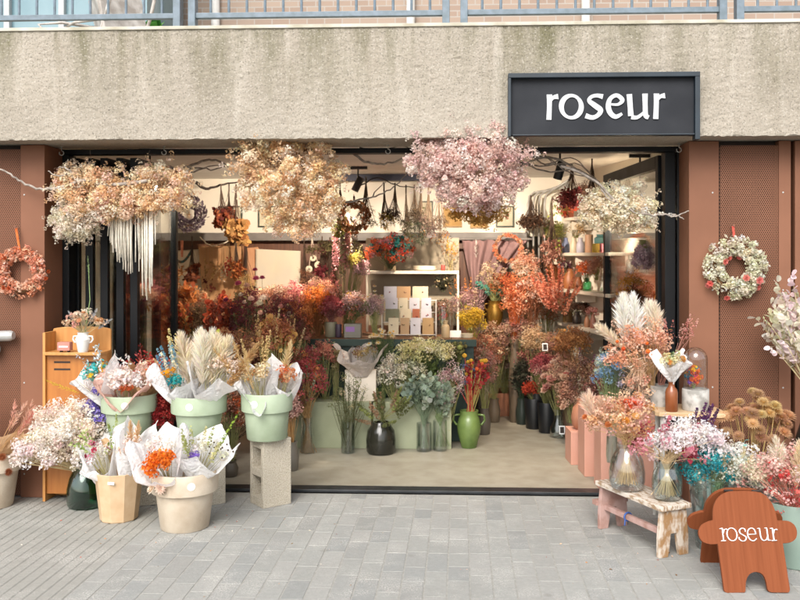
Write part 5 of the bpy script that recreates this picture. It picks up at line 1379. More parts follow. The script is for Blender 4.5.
wreath('coral_wreath', 'thin coral orange wreath hanging over the mauve drape', 508, 248, 9.0, 14.5, 11.5, [('sp', 90, .016, 'e89a74 eeb08c e08a60 f2c8a8', dict(m=14))], (508, 234, 'c9703f'))
# drying bunches hanging head down
def drying(label, u, v0, v1, w, Y, colors, kind='lf', group='dried bunches hanging head down', stemc='4a3a30', name='drying_bunch', size=.035, cnt=26, T=None):
    top = P(u, v0, Y); root = thing(name, label, 'dried flowers', top, 0, group)
    h = top.z - ZV(v1, Y); r = M(w, Y); sm = MB(); t = MB(); pc = pal(colors)
    for _ in range(cnt):
        e = Vector((random.gauss(0, r * .5), random.gauss(0, r * .4), -h * random.uniform(.62, 1)))
        sm.tube([(0, 0, 0), (e.x * .25, e.y * .25, e.z * .5), e], .003, .0015, 4, pal(stemc)[0], cap=False)
        k = 16; pp = np.array(tuple(e)) + RNG.normal(0, r * .18, (k, 3)); t.scatter(T or (T_LEAF if kind == 'lf' else T_FLO), pp, unit(k) + np.array([0, 0, -.6]), size if kind == 'lf' else size * .4, pick(pc, k))
    sm.tube([(0, 0, .03), (0, 0, -.05)], .007, n=6, col=pal(stemc)[0])
    sm.build('stems', STEM(), root); t.build('blossom' if kind != 'lf' else 'foliage', PET(), root)
    return root
drying('rusty brown leaf bunch hanging under the dark branch, left one', 221, 187, 224, 8, 8.55, '7a3c2e 8f4a34 63302a a0603f', size=.05, T=T_ROUND)
drying('tan papery leaf bunch hanging under the dark branch, longest', 236, 187, 238, 9, 8.5, 'b08452 9a6e40 c59a64', size=.075, T=T_ROUND, cnt=14)
drying('small dark leaf bunch hanging under the dark branch by the framed red flower', 229, 187, 220, 5, 8.62, '5c3630 4a2c2a 84503a', size=.05, T=T_ROUND)
for u, v0, v1, w, cols, lab in ((366, 180, 226, 8, '6a5a44 4e4234 8a7850', 'dull brown bunch hanging head down nearest the brown wreath'), (384, 186, 228, 6, 'a8923c d0a93c 6a5a40', 'bunch with yellow heads hanging head down left of the dark thistles'),
        (395, 186, 222, 8, '4a3c34 5e4a40 3a302c', 'dark thistle bunch hanging head down, shortest stem of its row'), (406, 188, 236, 6, '3e3a2e 55503a 6a6a48', 'slim dark green bunch hanging head down in the middle of the row'),
        (414.5, 188, 222, 8, '5a4c3c 74604a 4a3e34', 'round brown bunch hanging head down over the pale framed print'), (421, 184, 244, 6, '3a4030 4c5240', 'longest dark bunch of the row, hanging down in front of the steel beam'),
        (428.5, 188, 232, 8, '6a5650 4c3e3c 80685e', 'greyish purple bunch hanging head down beside the longest dark one'), (439, 178, 240, 8, '52463a 6a5848 3e342c', 'last bunch of the hanging row, nearest the ochre pictures')):
    drying(lab, u, v0, v1, w, 8.1, cols, 'lf', stemc='57483a', cnt=22, size=.05, T=T_THIN)
branch('thin dark rod carrying the row of hanging bunches', [[(360, 186), (378, 178), (400, 186), (420, 187), (438, 182), (450, 172)]], 8.1, m_barkd, .006)
drying('long green amaranth trails hanging between the cream cloud and the brown wreath', 340, 186, 236, 8, 8.0, '6a6a34 808040 565a2c a09a58', 'sp', cnt=30, size=.026)
drying('dark brown round bunch hanging in front of the conduit pipes', 531, 198, 226, 11, 9.2, '5a4234 6e5442 453228', 'lf', cnt=40, size=.04)
drying('pale mixed bunch hanging in the corner below the conduit pipes', 543, 232, 300, 12, 9.0, '8f7a64 b0947c 6e5c4c c9a890', 'lf', cnt=30, size=.045)
drying('mustard and brown bunch hanging beside the folded glass doors', 160, 225, 292, 9, 7.3, 'b08a3a 8a5a34 6a4a5a c09a50 5a6a48', 'lf', cnt=26, size=.05, T=T_ROUND)
drying('yellow and straw bunch hanging behind the lettered glass door', 137, 232, 308, 10, 7.5, 'c9a040 b08a50 d8c08a 9a7a50', 'lf', cnt=26, size=.05)
drying('wine red leaf bunch hanging from the ceiling above the topmost shelf', 572, 160, 204, 10, 8.2, '7a3a3c 8c4a48 6a3034', 'lf', cnt=26, size=.045)
drying('brownish grass bunch hanging from the ceiling nearest the glass door', 592, 162, 208, 9, 7.6, '9a7a64 846452 b0907a', 'lf', cnt=26, size=.05, T=T_THIN)
drying('rose and tan bunch hanging in the corner above the flame orange bunch', 552, 206, 262, 9, 8.8, 'b88878 a07060 d0a894', 'lf', cnt=30, size=.045)
drying('pale gold grass bunch hanging beside the garland of dried sprigs', 246, 240, 292, 7, 9.3, 'd8b880 c8a468 e4cc98', 'lf', cnt=24, size=.06, T=T_THIN)
drying('dried rose bunch hanging between the disc mobile and the brown wreath', 330, 240, 290, 8, 9.2, 'a85a5c c07a74 8a6a50', 'lf', cnt=26, size=.04)
for u_, v_, w_, cols_, tn_, lab_ in ((174, 284, 6, 'c89060 a87048 d8a878', T_LEAF, 'rust and tan bunch hanging at the far left end of the steel beam'), (192, 280, 5, '8a5038 a8684a 6a3c30', T_ROUND, 'small russet bunch hanging between the linen panel and the tan cloth'),
        (236, 276, 6, 'b8683c d08a54 8a4a30', T_LEAF, 'amber leaf bunch hanging over the right edge of the tan cloth'), (304, 286, 5, '9a6a50 b88a6c 7a5040', T_THIN, 'thin taupe grass bunch hanging at the right edge of the white sheet'),
        (322, 280, 6, '7a3038 94444c 5c262c', T_LEAF, 'dark wine bunch hanging just right of the disc mobile'), (410, 268, 6, 'c88a50 a86a3c e0b080', T_THIN, 'straw bunch hanging under the steel beam above the orange and teal bouquet'),
        (440, 272, 5, 'b0705c c89080 8a5448', T_LEAF, 'dusky rose bunch hanging over the right end of the white shelf')):
    drying(lab_, u_, 239, v_, w_, 9.25, cols_, 'lf', cnt=22, size=.045, T=tn_)
# hanging papers and garlands on the boarding
def sheet(name, label, cat, corners, Y, mat, group=None, rip=.006, nz=24, nx=20):
    """slightly rippled hanging sheet through 4 photo corners tl,tr,br,bl"""
    a, b, c, d = [P(u, v, Y) for u, v in corners]
    o = a.copy(); vs = []
    for i in range(nz + 1):
        for j in range(nx + 1):
            s, t = j / nx, i / nz
            p = (a * (1 - s) + b * s) * (1 - t) + (d * (1 - s) + c * s) * t
            p.y -= .012 + rip * (math.sin(s * 9 + t * 2) + .6 * math.sin(s * 21 + t * 5) * t) + random.gauss(0, rip * .08)
            vs.append(tuple(p - o))
    f = [(i * (nx + 1) + j, i * (nx + 1) + j + 1, (i + 1) * (nx + 1) + j + 1, (i + 1) * (nx + 1) + j) for i in range(nz) for j in range(nx)]
    ob = MB().raw(vs, np.array(f)).build(name, mat, loc=o, smooth=True)
    md = ob.modifiers.new('thickness', 'SOLIDIFY'); md.thickness = .003
    return tag(ob, label, cat, group)
m_linen = surf('linen_cloth', lin('e6d8c2', .76), lin('d6c6ac', .72), 5, .9, .2, 200)
m_kraftw = surf('kraft_sheet', lin('d0a274', .7), lin('bd8c5e', .66), 4, .8, .06, 60)
m_peachs = surf('peach_sheet', lin('e0ab82', .68), lin('d39a70', .66), 4, .8, .05, 60)
m_whites = surf('white_sheet', lin('e0d6c4', .7), lin('dfd3ba', .78), 4, .8, .04, 60)
YL = YK - .05
sheet('hanging_cloth', 'creased cream linen panel hanging at the left end of the boarding', 'cloth', ((170, 251), (202, 249), (204, 299), (168, 302)), YL, m_linen, rip=.016)
sheet('hanging_cloth', 'loosely draped tan cloth hanging behind the garland', 'cloth', ((199, 246), (244, 246), (241, 308), (204, 304)), YL - .03, m_kraftw, rip=.022)
sheet('hanging_paper', 'tilted peach sheet behind the white sheet on the boarding', 'paper', ((247, 248), (258, 247), (293, 297), (243, 283)), YL - .01, m_peachs, rip=.003)
sheet('hanging_paper', 'large white sheet hung over the brown boarding', 'paper', ((256, 249), (301, 251), (300, 290), (256, 288)), YL - .05, m_whites, rip=.004)
sheet('wrapping_sheet', 'pale lower sheet peeking out under the large white sheet', 'paper', ((258, 288), (299, 290), (288, 297), (262, 291)), YL - .02, m_peachs, rip=.002)
m_mauve = surf('mauve_cloth', lin('b08e8c', .62), lin('9c7b7a', .58), 3, .9, .1, 120)
def drape():
    Y = 9.15; a = P(462, 240, Y); root = thing('mauve_drape', 'mauve cloth drape knotted and hanging behind the brass vase', 'drape', a)
    vs = []; nx, nz = 70, 40
    for i in range(nz + 1):
        t = i / nz
        L, Rr = 462 + 14 * min(1, t * 1.3), 528 - 44 * min(1, t * 1.5)
        for j in range(nx + 1):
            s = j / nx; p = P(L + (Rr - L) * s, 240 + 92 * t, Y)
            p.y += .035 * math.sin(s * 34 + 2 * math.sin(t * 3)) * (.5 + .5 * t) + .02 * math.sin(s * 13 + t * 6); p.z += .012 * math.sin(s * 34)
            vs.append(tuple(p - a))
    f = [(i * (nx + 1) + j, i * (nx + 1) + j + 1, (i + 1) * (nx + 1) + j + 1, (i + 1) * (nx + 1) + j) for i in range(nz) for j in range(nx)]
    MB().raw(vs, np.array(f)).build('cloth', m_mauve, root, smooth=True)
    t = MB(); t.tube([P(458, 240, Y) - a + Vector((0, .01, .01)), P(532, 240, Y) - a + Vector((0, .01, .01))], .012, n=10); t.build('rail', m_grey, root, smooth='auto')
drape()
fe = thing('white_feather', 'small white feather ornament pinned on the mauve drape', 'ornament', P(476, 246, 9.0)); t = MB(); plume(t, (0, 0, -.14), (0, 0, 1), .2, .03, pal('f0ece4'), 70, .02); t.build('vane', PET(), fe)
gl = thing('dried_garland', 'sagging cord garland of dried sprigs over the tan cloth', 'garland', P(200, 238, 9.35)); c0 = gl.location.copy()
cords = [P(u, v, 9.35) - c0 for u, v in ((200, 237), (206, 243), (214, 245.5), (224, 243), (230, 240), (240, 238))]
MB().tube(cat_rom3([Vector(c) for c in cords], 4), .006, n=6, col=pal('e2d6c0')[0]).build('cord', STEM(), gl, smooth=True)
for u, v, cols in ((208, 262, 'b09060'), (213, 270, 'c9a878'), (218, 268, 'd9c4a0'), (223, 274, 'e6d8c0'), (227, 262, '9a3a34'), (229, 266, 'a84038'), (235, 274, '8a5a34'), (205, 280, '5a2a28'), (211, 286, '6a3028')):
    t = MB(); q = P(u, v, 9.33) - c0; k = 22; top = P(u, 243, 9.34) - c0
    t.tube([top, q], .002, n=4, col=pal('b09a70')[0], cap=False); t.scatter(T_LEAF, np.array(tuple(q)) + RNG.normal(0, 1, (k, 3)) * np.array([.018, .01, .05]), unit(k) + np.array([0, 0, -1]), .04, pick(pal(cols), k)); t.build('sprig', PET(), gl)
t_ = thing('disc_mobile', 'hanging mobile of pale wooden discs at the end of the white sheet', 'mobile', P(312, 238, 9.3)); c0 = t_.location.copy()
for u, v, rr in ((309, 269, 3.4), (313, 258, 3.2), (318, 265, 3.6)):
    q = P(u, v, 9.28) - c0; MB().tube([(0, 0, 0), q], .003, n=4, col=pal('d9c4b0')[0]).build('cord', STEM(), t_)
    MB().lathe([(M(1.0, 9.3), -.005), (M(rr, 9.3), -.005), (M(rr, 9.3), .005), (M(1.0, 9.3), .005), (M(1.0, 9.3), -.005)], 20).build('disc', m_mount, t_, loc=q, rot=(R(90), 0, R(20)))
bl = thing('bead_necklace', 'dark teal bead necklace hung over the cream linen panel', 'necklace', P(182, 246, 9.3)); c0 = bl.location.copy(); t = MB()
for i in range(26):
    a = i / 25; q = P(170 + 22 * a, 250 + 12 * math.sin(math.pi * a), 9.3) - c0; t.scatter(T_BALL, [tuple(q)], [(0, 0, 1)], .016, pick(pal('3c5a58 5a4a3c 2e4446'), 1))
t.build('beads', STEM(), bl)
MB().tube([(0, 0, .06), (0, 0, -.12)], .016, .012, 6, pal('d98a70')[0]).build('tassel', STEM(), bl)

# ================================================================== COUNTER, PLINTH, SHELVES
m_dgreen = surf('dark_green_paint', lin('24463c', .55), lin('1d3a32', .5), 4, .5, .03, 80)
m_ctop = wood('worn_counter_board', lin('9a6a42', .6), lin('7d5434', .55), (1, 9, 9), 4, .5, .06)
YC = 7.65; x0, x1 = XU(270, YC), XU(474, YC)
ct = thing('counter', 'dark green shop counter with a wooden top', 'counter', ((x0 + x1) / 2, YC, .006)); w = (x1 - x0) / 2
MB().box((-w, .03, 0), (w, .62, .86)).build('body', m_dgreen, ct, bevel=.004)
MB().box((-w - .02, 0, .861), (w + .02, .66, .9)).build('top', m_ctop, ct, bevel=.004)
MB().box((-w - .022, -.012, .84), (w + .022, -.001, .902)).build('edge_board', m_dgreen, ct, bevel=.003)
ZC = .908
m_palegreen = surf('pale_green_paint', lin('b9bf9e', .64), lin('a9b08e', .6), 3, .6, .05, 80)
Yp = 7.36
for (a, b, lab) in ((284, 372, 'pale green display plinth under the counter, left half'), (373, 452, 'pale green display plinth under the counter, right half')):
    o = MB().box((XU(a, Yp), Yp, .006), (XU(b, Yp) - .006, Yp + .27, .40)).build('green_plinth', m_palegreen, bevel=.005); tag(o, lab, 'plinth', 'pale green plinths')
ZPL = .40
# white paper bag with tissue on the plinth
bg = P(361, 404, 7.46); bg.z = ZPL
m_bag = surf('ivory_card', lin('e9dfd0', .78), lin('ddd2c0', .75), 5, .8, .04, 60)
bag = thing('paper_bag', 'ivory paper carrier bag on the pale green plinth', 'bag', bg)
w, h = M(15.5, 7.46), M(31, 7.46)
MB().box((-w, -.05, 0), (w, .05, h)).build('body', m_bag, bag, bevel=.003)
MB().tube([(-.06, -.052, h - .02), (-.05, -.056, h + .03), (.05, -.056, h + .03), (.06, -.052, h - .02)], .003, n=6, col=pal('d8cab4')[0]).build('handle', STEM(), bag)
tissue('grey tissue bouquet of small dull flowers standing out of the ivory bag', bg, (0, .005, h - .06), .24, .08, .19, 131, [('sp', 16, .03, '9a8a5a b09a6a 8a6a5a', dict(m=20, c=(.03, -.04, .2)))], m_greytissue, dip=.5, amp=.4)
# rack of cards
rk = P(412, 336, 7.95); rk.z = ZC
m_rack = surf('white_wire', lin('e6e0d8', .75), None, 8, .5)
rack = thing('card_rack', 'stepped white rack of greeting cards on the counter', 'rack', rk)
Yr = 7.95
rows = [('bottom', 334.5, 318, (('b', 388, 399, 'e4d6b8', 'cream'), ('b', 400, 409.5, 'c4a480', 'kraft brown'), ('b', 410, 421, 'd6d2d8', 'lilac white'), ('b', 422, 434, 'b8976c', 'dark kraft'))),
        ('third', 322, 309, (('b', 385, 399.5, '86866e', 'grey-green'), ('b', 400, 411.5, 'e2d2b4', 'cream with a red figure'), ('b', 412, 420, 'b06a50', 'terracotta'), ('b', 420.5, 432, 'dcd4d8', 'white with red petals'))),
        ('second', 312, 298, (('b', 385, 398, 'd2ced8', 'lilac white with two dots'), ('b', 398.5, 408, 'e2d4b8', 'cream'), ('b', 409, 420, 'd8d4da', 'white with a pink bud'), ('b', 421, 431.5, 'd2ccd4', 'pale lilac'))),
        ('top', 300, 286.5, (('b', 383.5, 397, 'd6d2da', 'lilac white with green leaves'), ('b', 396.5, 411, 'c9a27a', 'tan'), ('b', 412, 428.5, 'ddceb0', 'wide cream with a dark bud')))]
for ri, (rn, vb, vt, cards) in enumerate(rows):
    yy = Yr + ri * .035
    MB().box((P(382, vb, yy).x - rk.x, -.014 + yy - rk.y, ZV(vb + .6, yy) - rk.z), (P(436, vb, yy).x - rk.x, .018 + yy - rk.y, ZV(vb, yy) - rk.z)).build('ledge', m_rack, rack)
    for ci, (_, ua, ub, hx, nm) in enumerate(cards):
        a, b = P(ua + .4, vb, yy), P(ub - .4, vt, yy); ww, hh = b.x - a.x, b.z - a.z
        ordn = ('first', 'second', 'third', 'fourth')[ci]
        cd = thing('greeting_card', f'{nm} card, {ordn} from left in the {rn} rack row', 'card', ((a.x + b.x) / 2, yy, a.z + .001), 0, 'greeting cards in the rack')
        q = MB().box((-ww / 2, -.003, 0), (ww / 2, .0, hh), pal(hx, .74)[0]).build('sheet', attr_mat('card_stock', 0, .8, .06, 20), cd); q.rotation_euler = (R(-7), 0, 0)
        g = MB()
        for _ in range(1):
            x, z = random.uniform(-.2, .2) * ww, random.uniform(.3, .55) * hh
            g.scatter(T_LEAF, [(x, -.005, z)] * 3, [(random.uniform(-1, 1), -.15, random.uniform(.1, 1)) for _ in range(3)], .02, pick(pal('8a5a6a b0584a 6a7a5a 7a6a7a'), 3))
        g.build('printed_sprig', PET(), q)
for s in (382, 436):
    MB().box((XU(s, Yr) - rk.x - .004, -.02, 0), (XU(s, Yr) - rk.x + .004, .15, ZV(300, Yr + .1) - ZC)).build('side_panel', m_rack, rack)
# shelf unit above the counter, behind the cards
Ysh = 8.36
def shelf(label, u0, u1, v, Y0, dep, mat, br=True):
    a, b = XU(u0, Y0), XU(u1, Y0); z = ZV(v, Y0)
    root = thing('shelf', label, 'shelf', ((a + b) / 2, Y0, z)); w = (b - a) / 2
    MB().box((-w, 0, -.028), (w, dep, 0)).build('board', mat, root, bevel=.003)
    for s in (-w, w - .02): MB().box((s, .01, -z + .91), (s + .02, .04, -.0285)).build('upright', mat, root)
    return root, z
m_wshelf = surf('white_shelf', lin('e8dfcd', .78), lin('ddd2be', .75), 5, .6, .03, 60)
_, ZS1 = shelf('white shelf above the card rack', 366, 459, 271, Ysh, .26, m_wshelf)
tag(MB().box((XU(366, 8.66), 8.66, .95), (XU(459, 8.66), 8.67, 1.82)).build('display_board', surf('greige_board', lin('a39884', .64), lin('958a76', .6), 3, .8)), 'greige display board behind the card rack and white shelf', 'board')
def jar(name, label, u, vb, Y, h, w, mat, z, prof=None, cat='vase', group=None):
    p = P(u, vb, Y); p.z = z
    H, W = M(h, Y), M(w, Y)
    prof = prof or [(0, 0), (.85, 0), (.95, .05), (1, .3), (.95, .55), (.6, .78), (.5, .9), (.58, 1), (.48, 1), (.42, .9), (0, .7)]
    return vase(name, label, cat, p, [(r * W, q * H) for r, q in prof], mat, 28, group)
STRAIGHT = [(0, 0), (.95, 0), (1, .03), (1, .97), (.96, 1), (.85, 1), (.85, .1), (0, .08)]
BOTTLE = [(0, 0), (.95, 0), (1, .04), (1, .62), (.85, .72), (.5, .78), (.48, .96), (.55, 1), (.4, 1), (.36, .8), (0, .6)]
def clr(h, k=.66, r=.5, sc=9): 
    n = 'glaze_' + ''.join('abcdefghijklmnop'[int(c, 16)] for c in h)
    return surf(n, lin(h, k), tuple(x * .86 for x in lin(h, k)), sc, r, .04, 60)
jar('ribbed_pot', 'greenish stone pot on the counter holding pink flowers', 331, 336, 7.85, 15, 6, clr('a3a084'), ZC, STRAIGHT, 'plant pot')
jar('purple_tin', 'narrow dusky purple tin on the counter', 338.5, 336, 7.82, 13, 3.2, clr('5a4a5c'), ZC, STRAIGHT, 'tin')
gb_ = P(353, 337, 7.80); gb_.z = ZC
gbx = thing('grey_box', 'grey square planter box with a lilac label on the counter', 'box', gb_)
MB().box((-.075, -.05, 0), (.075, .05, .125)).build('body', clr('9c988c'), gbx, bevel=.004); MB().box((-.06, -.0515, .055), (.02, -.0502, .10)).build('label', clr('b284d0', .7), gbx)
jar('cream_bottle', 'cream stoneware bottle on the counter right of the card rack', 445.5, 335, 7.82, 17, 4.2, clr('cfb48a'), ZC, BOTTLE, 'bottle')
cs_ = P(455.5, 335, 7.84); cs_.z = ZC
sgn = thing('price_sign', 'small white folded card sign on the counter beside the cream bottle', 'sign', cs_)
MB().box((-.05, -.002, 0), (.05, .002, .062), pal('eae6e0', .8)[0]).build('front_leaf', attr_mat('card_stock'), sgn, rot=(R(-12), 0, 0)); MB().box((-.05, -.002, 0), (.05, .002, .062), pal('eae6e0', .8)[0]).build('rear_leaf', attr_mat('card_stock'), sgn, loc=(0, .03, 0), rot=(R(12), 0, 0))
jar('soap_dish', 'flat cream dish at the right end of the counter', 467, 336, 7.84, 4, 6, clr('cdbfa4'), ZC, STRAIGHT, 'dish')
jar('glass_cloche', 'tall clear glass jar of dried flowers beside the card rack', 443, 322, 8.2, 34, 10, m_clear, ZC, [(0.001, 0), (1, 0), (1, .8), (.8, .93), (.4, .99), (.001, 1)], 'cloche')
bunch('jar_flowers', 'muted beige and pink flowers inside the tall glass jar', 'dried flowers', (443, 328, 8.2), (443, 308, 8, 13), [('sp', 26, .035, 'b8a080 a88a70 c4a89a 8f6a5a', dict(m=20)), ('sp', 8, .03, 'b8504a', dict(m=20, off=(-.3, -.3, -.6)))])
bunch('dark_seed_bunch', 'dark green black seed bunch on top of the tall glass jar', 'dried flowers', (443, 292, 8.3), (442, 284, 11, 7), [('lf', 22, .035, '2e2e24 3c3a2a 4a4632', dict(m=10, len=.09)), ('ba', 10, .01, 'c9b890', {})], stemcol='3a3a2a')
jar('small_red_jar', 'tiny red and cream jar on the white shelf', 443, 271, 8.45, 6, 2, clr('b0483e'), ZS1, STRAIGHT, 'jar')
jar('cream_tray', 'pale round tray leaning low on the white shelf', 425, 271, 8.5, 5, 12, clr('e2d6c0', .72), ZS1, [(0, 0), (.6, 0), (.95, .2), (1, 1), (.9, 1), (.85, .3), (0, .2)], 'bowl')
bunch('orange_teal_bouquet', 'big orange, teal and pink bouquet on the white shelf under the hanging bunches', 'dried flowers', (390, 269, 8.3), (390, 252, 23, 19),
      [('sp', 60, .04, 'dc6a44 e47c58 cc5838', dict(m=26, fs=.009)), ('sp', 44, .04, '2f7a74 3a8a84 266660', dict(m=26, fs=.01)), ('sp', 26, .04, 'c98a94 d8a0a4', dict(m=24, fs=.01)), ('sp', 10, .035, 'c84040', dict(m=22, fs=.01))], stemcol='6a6a48')
jar('shelf_pot', 'squat tan pot on the white shelf under the orange and teal bouquet', 390, 271, 8.45, 5, 6, clr('b09a78'), ZS1, STRAIGHT, 'plant pot')
bunch('yellow_sprig_bunch', 'yellow and brown sprigs on the white shelf near the small red jar', 'dried flowers', (450, 271, 8.45), (449, 258, 8, 11), [('sk', 12, .12, 'd0a030 b08030 8a5a34', dict(m=20, w=.02))], stemcol='8a7a50')
bunch('orange_twig_bunch', 'thin orange and yellow twigs along the steel beam right of the orange bouquet', 'dried flowers', (427, 256, 8.7), (428, 246, 20, 7), [('sk', 18, .12, 'c9883a d8a040 a8603a', dict(m=20, w=.02))], stemcol='8a7a50')

def b2(label, base, ell, sp, cat='dried flowers', name='dried_bunch', **k):
    global LIFT
    LIFT = .12  # warm haze put into the colours of the indoor bunches
    sp = [(q[0], int(q[1] * (1.8 if q[0] in ('sp', 'lf') else 1)), q[2] * (1.1 if q[0] == 'lf' else 1)) + tuple(q[3:]) for q in sp]
    r_ = bunch(name, label, cat, base, ell, sp, **k); LIFT = 0.0
    return r_
G1 = 'dried bunches standing in the shop'
# --- counter flowers, left to centre
b2('bright orange feathery bunch on the counter left of the pink one', (318, 336, 7.9), (317, 304, 17, 19), [('sp', 40, .04, 'd87a28 c8661f e08a30', dict(m=26, T=T_TRI)), ('lf', 20, .04, 'cf7a24 b8641c', dict(m=12, T=T_THIN)), ('hd', 4, .03, 'e8d0b0', {}), ('sp', 10, .04, 'd8906a c07850', dict(m=24, off=(-.2, 0, -.6)))], group=G1, stemcol='8a5a34')
b2('rose pink bunch in the greenish stone pot', (331, 322, 7.85), (332, 309, 13, 13), [('sp', 50, .034, 'c4626a b04e5c d07a80', dict(m=26)), ('lf', 10, .03, '9a5a5a c08080', dict(m=9))], group=G1, stemcol='8a5a50')
b2('dusty mauve and green bunch behind the grey planter box', (352, 325, 7.9), (353, 305, 14, 14), [('sp', 40, .038, 'b8989a a4868a c4a8a8', dict(m=24)), ('lf', 16, .035, '7f9068 98a880', dict(m=10, off=(.4, 0, -.3))), ('sp', 5, .02, 'd8a838', dict(m=18)), ('sp', 10, .036, 'c98a70', dict(m=22, off=(0, -.3, -.4)))], group=G1)
b2('pale lilac hydrangea with white daisies beside the card rack', (375, 334, 7.85), (374, 308, 9, 14), [('sp', 26, .036, 'd4b8bc e0c8ca c8a8b0', dict(m=30)), ('hd', 7, .026, 'ece4d0 f2ecdc', dict(T=T_DAISY, off=(0, 0, .6), eye='e0c060')), ('lf', 9, .035, '8a9a6a', dict(m=8))], group=G1)
b2('tall pink larkspur and grey spikes rising behind the counter flowers', (345, 336, 8.2), (347, 265, 16, 38), [('sk', 9, .34, 'c08a90 b0787e a88a8c 8c8480', dict(m=110, w=.035, fs=.014, spread=.2)), ('sk', 8, .28, '8a8a68 9c9c78 7a7a70', dict(m=90, w=.03, fs=.013, spread=.2)), ('sp', 12, .04, 'a8a048 c0b050', dict(m=24, off=(.6, 0, .1), rs=(.4, .5, .3))), ('sp', 16, .04, 'cfa8b0 d8b8ba', dict(m=26, off=(.9, 0, -.1), rs=(.4, .5, .3)))], group=G1)
b2('mossy green bunch hanging dark behind the larkspur', (345, 250, 9.2), (335, 250, 30, 10), [('sp', 44, .05, '4e4a28 5e5830 3e3c22', dict(m=26, T=T_TRI, fs=.012)), ('sp', 10, .05, '6a2e34 7a3a3c', dict(m=24))], group=G1)
# --- autumn mass, left rear
b2('orange and red leaf bunch beside the folded glass doors', (178, 395, 7.5), (176, 322, 17, 26), [('lf', 30, .042, 'd0702c b8502a e08a44 a85a38', dict(m=11, T=T_ROUND)), ('lf', 12, .04, 'b8a060', dict(m=10))], group=G1, stemcol='6a4a30')
b2('brown seed head bunch right of the orange leaves', (200, 395, 7.6), (202, 322, 19, 24), [('sp', 60, .04, '6a4a34 7a5a40 54402e 8a6a4c', dict(m=26, T=T_TRI)), ('lf', 14, .04, '5a5a34 74623c', dict(m=10))], group=G1, stemcol='5a4a34')
b2('deep red and orange leafy bunch in front of the tan cloth', (222, 395, 7.5), (222, 322, 17, 26), [('lf', 24, .05, 'b0401e c4521f 8a2c20', dict(m=10, T=T_ROUND)), ('sp', 30, .04, '6a3a30 8a4a34', dict(m=24)), ('hd', 6, .03, 'd8a070', {})], group=G1, stemcol='6a4a34')
b2('burgundy bunch with white daisies below the white sheet', (252, 400, 7.4), (250, 318, 24, 30), [('sp', 50, .042, '7a1f38 8a2a44 5e1a2c 6a2a3a', dict(m=28)), ('hd', 14, .032, 'e6ccb8 d8b0a0 e8dcc8', dict(off=(.2, -.3, .3))), ('lf', 16, .04, '5c5a34 44482c 6e6a40', dict(m=10)), ('hd', 5, .034, 'b03a6a c04a7a', dict(off=(-.1, 0, .7)))], group=G1, stemcol='4a4a2c')
b2('plum and pink strawflower bunch at the left end of the counter', (285, 400, 7.45), (285, 317, 21, 26), [('sp', 50, .042, '6a2436 823044 8a3a3a 54202e', dict(m=28)), ('hd', 18, .03, 'c98a80 d8a898 e0c0a8 a04a58', {}), ('sp', 14, .04, 'b05a2c c87a3c', dict(m=26, off=(.6, -.2, 0))), ('ba', 10, .012, 'd8b040 e0c890', {})], group=G1, stemcol='4a4a2c')
b2('amber physalis and crimson leaf bunch behind the sage pots', (262, 450, 6.95), (262, 360, 26, 34), [('lf', 22, .06, '8a1f26 a02a2c 6a1a22', dict(m=9, T=T_ROUND)), ('di', 20, .03, 'b8823c c9964c a8722e d8ac68', dict(m=8, len=.16)), ('sp', 26, .04, '6a4a34 9a7a50', dict(m=24)), ('sk', 8, .2, 'c9b080 d8c498', dict(m=40, w=.012, off=(.6, 0, .1)))], group=G1, stemcol='6a5030')
b2('rusty brown bunch between the plywood stand and the sage pots', (205, 450, 6.9), (212, 372, 34, 26), [('sp', 44, .044, '8a4a2e a05a34 6a3a28', dict(m=26)), ('lf', 20, .05, '7a3426 9c4a2e b0622e', dict(m=9, T=T_ROUND))], group=G1, stemcol='5a4030')
b2('brown and orange bunch low between the middle and rightmost sage pots', (230, 475, 6.4), (233, 415, 13, 26), [('sp', 36, .036, 'a07460 b88a70 8a5a48', dict(m=26)), ('sp', 8, .03, 'd0642c', dict(m=24)), ('lf', 10, .04, '5a6a40', dict(m=9, T=T_THIN))], group=G1)
b2('crimson and magenta statice bunch in the slim vase beside the rightmost sage pot', (307, 453, 7.18), (303, 380, 25, 34), [('sp', 70, .04, 'a83848 94304a b84a54 8a2c3c', dict(m=28)), ('sp', 30, .036, '6e2c7c 7c3a8c 5c2468', dict(m=28, off=(-.5, -.2, -.4), rs=(.5, .6, .6))), ('sp', 10, .034, 'd08a50 c47a48', dict(m=22)), ('lf', 10, .03, '5a7a60 8aa090', dict(m=9))], group=G1, stemcol='9a7a50', neck=.3)
b2('dusty pink hydrangea stems at the right of the rightmost sage pot', (291, 450, 6.6), (292, 412, 8, 16), [('sp', 26, .034, 'c09a90 b08880 cfb0a4', dict(m=28))], group=G1, stemcol='a88050')
def floorvase(label, u, vb, Y, h, w, mat, prof=None, z=.006, name='glass_vase', cat='vase', group='vases on the shop floor'):
    p = P(u, vb, Y); p.z = z
    H, W = M(h, Y), M(w, Y); prof = prof or [(.9, 0), (1, .03), (1, .5), (.85, .75), (.9, 1)]
    return vase(name, label, cat, p, glassprof([(r * W, q * H) for r, q in prof], .004), mat, 28, group)
floorvase('slim clear vase of crimson statice on the shop floor', 307, 455, 7.18, 36, 6.5, m_clear)
floorvase('tall clear vase of dark green sprigs on the shop floor', 348, 454, 7.2, 32, 7, m_recyc, [(1, 0), (1, 1)])
floorvase('clear vase with eucalyptus at the right of the dark jar', 424, 450, 7.3, 28, 7.5, m_clear, [(1, 0), (1, 1)])
floorvase('second clear vase with eucalyptus, nearest the green jug', 440, 449, 7.32, 30, 7, m_clear, [(1, 0), (1, 1)])
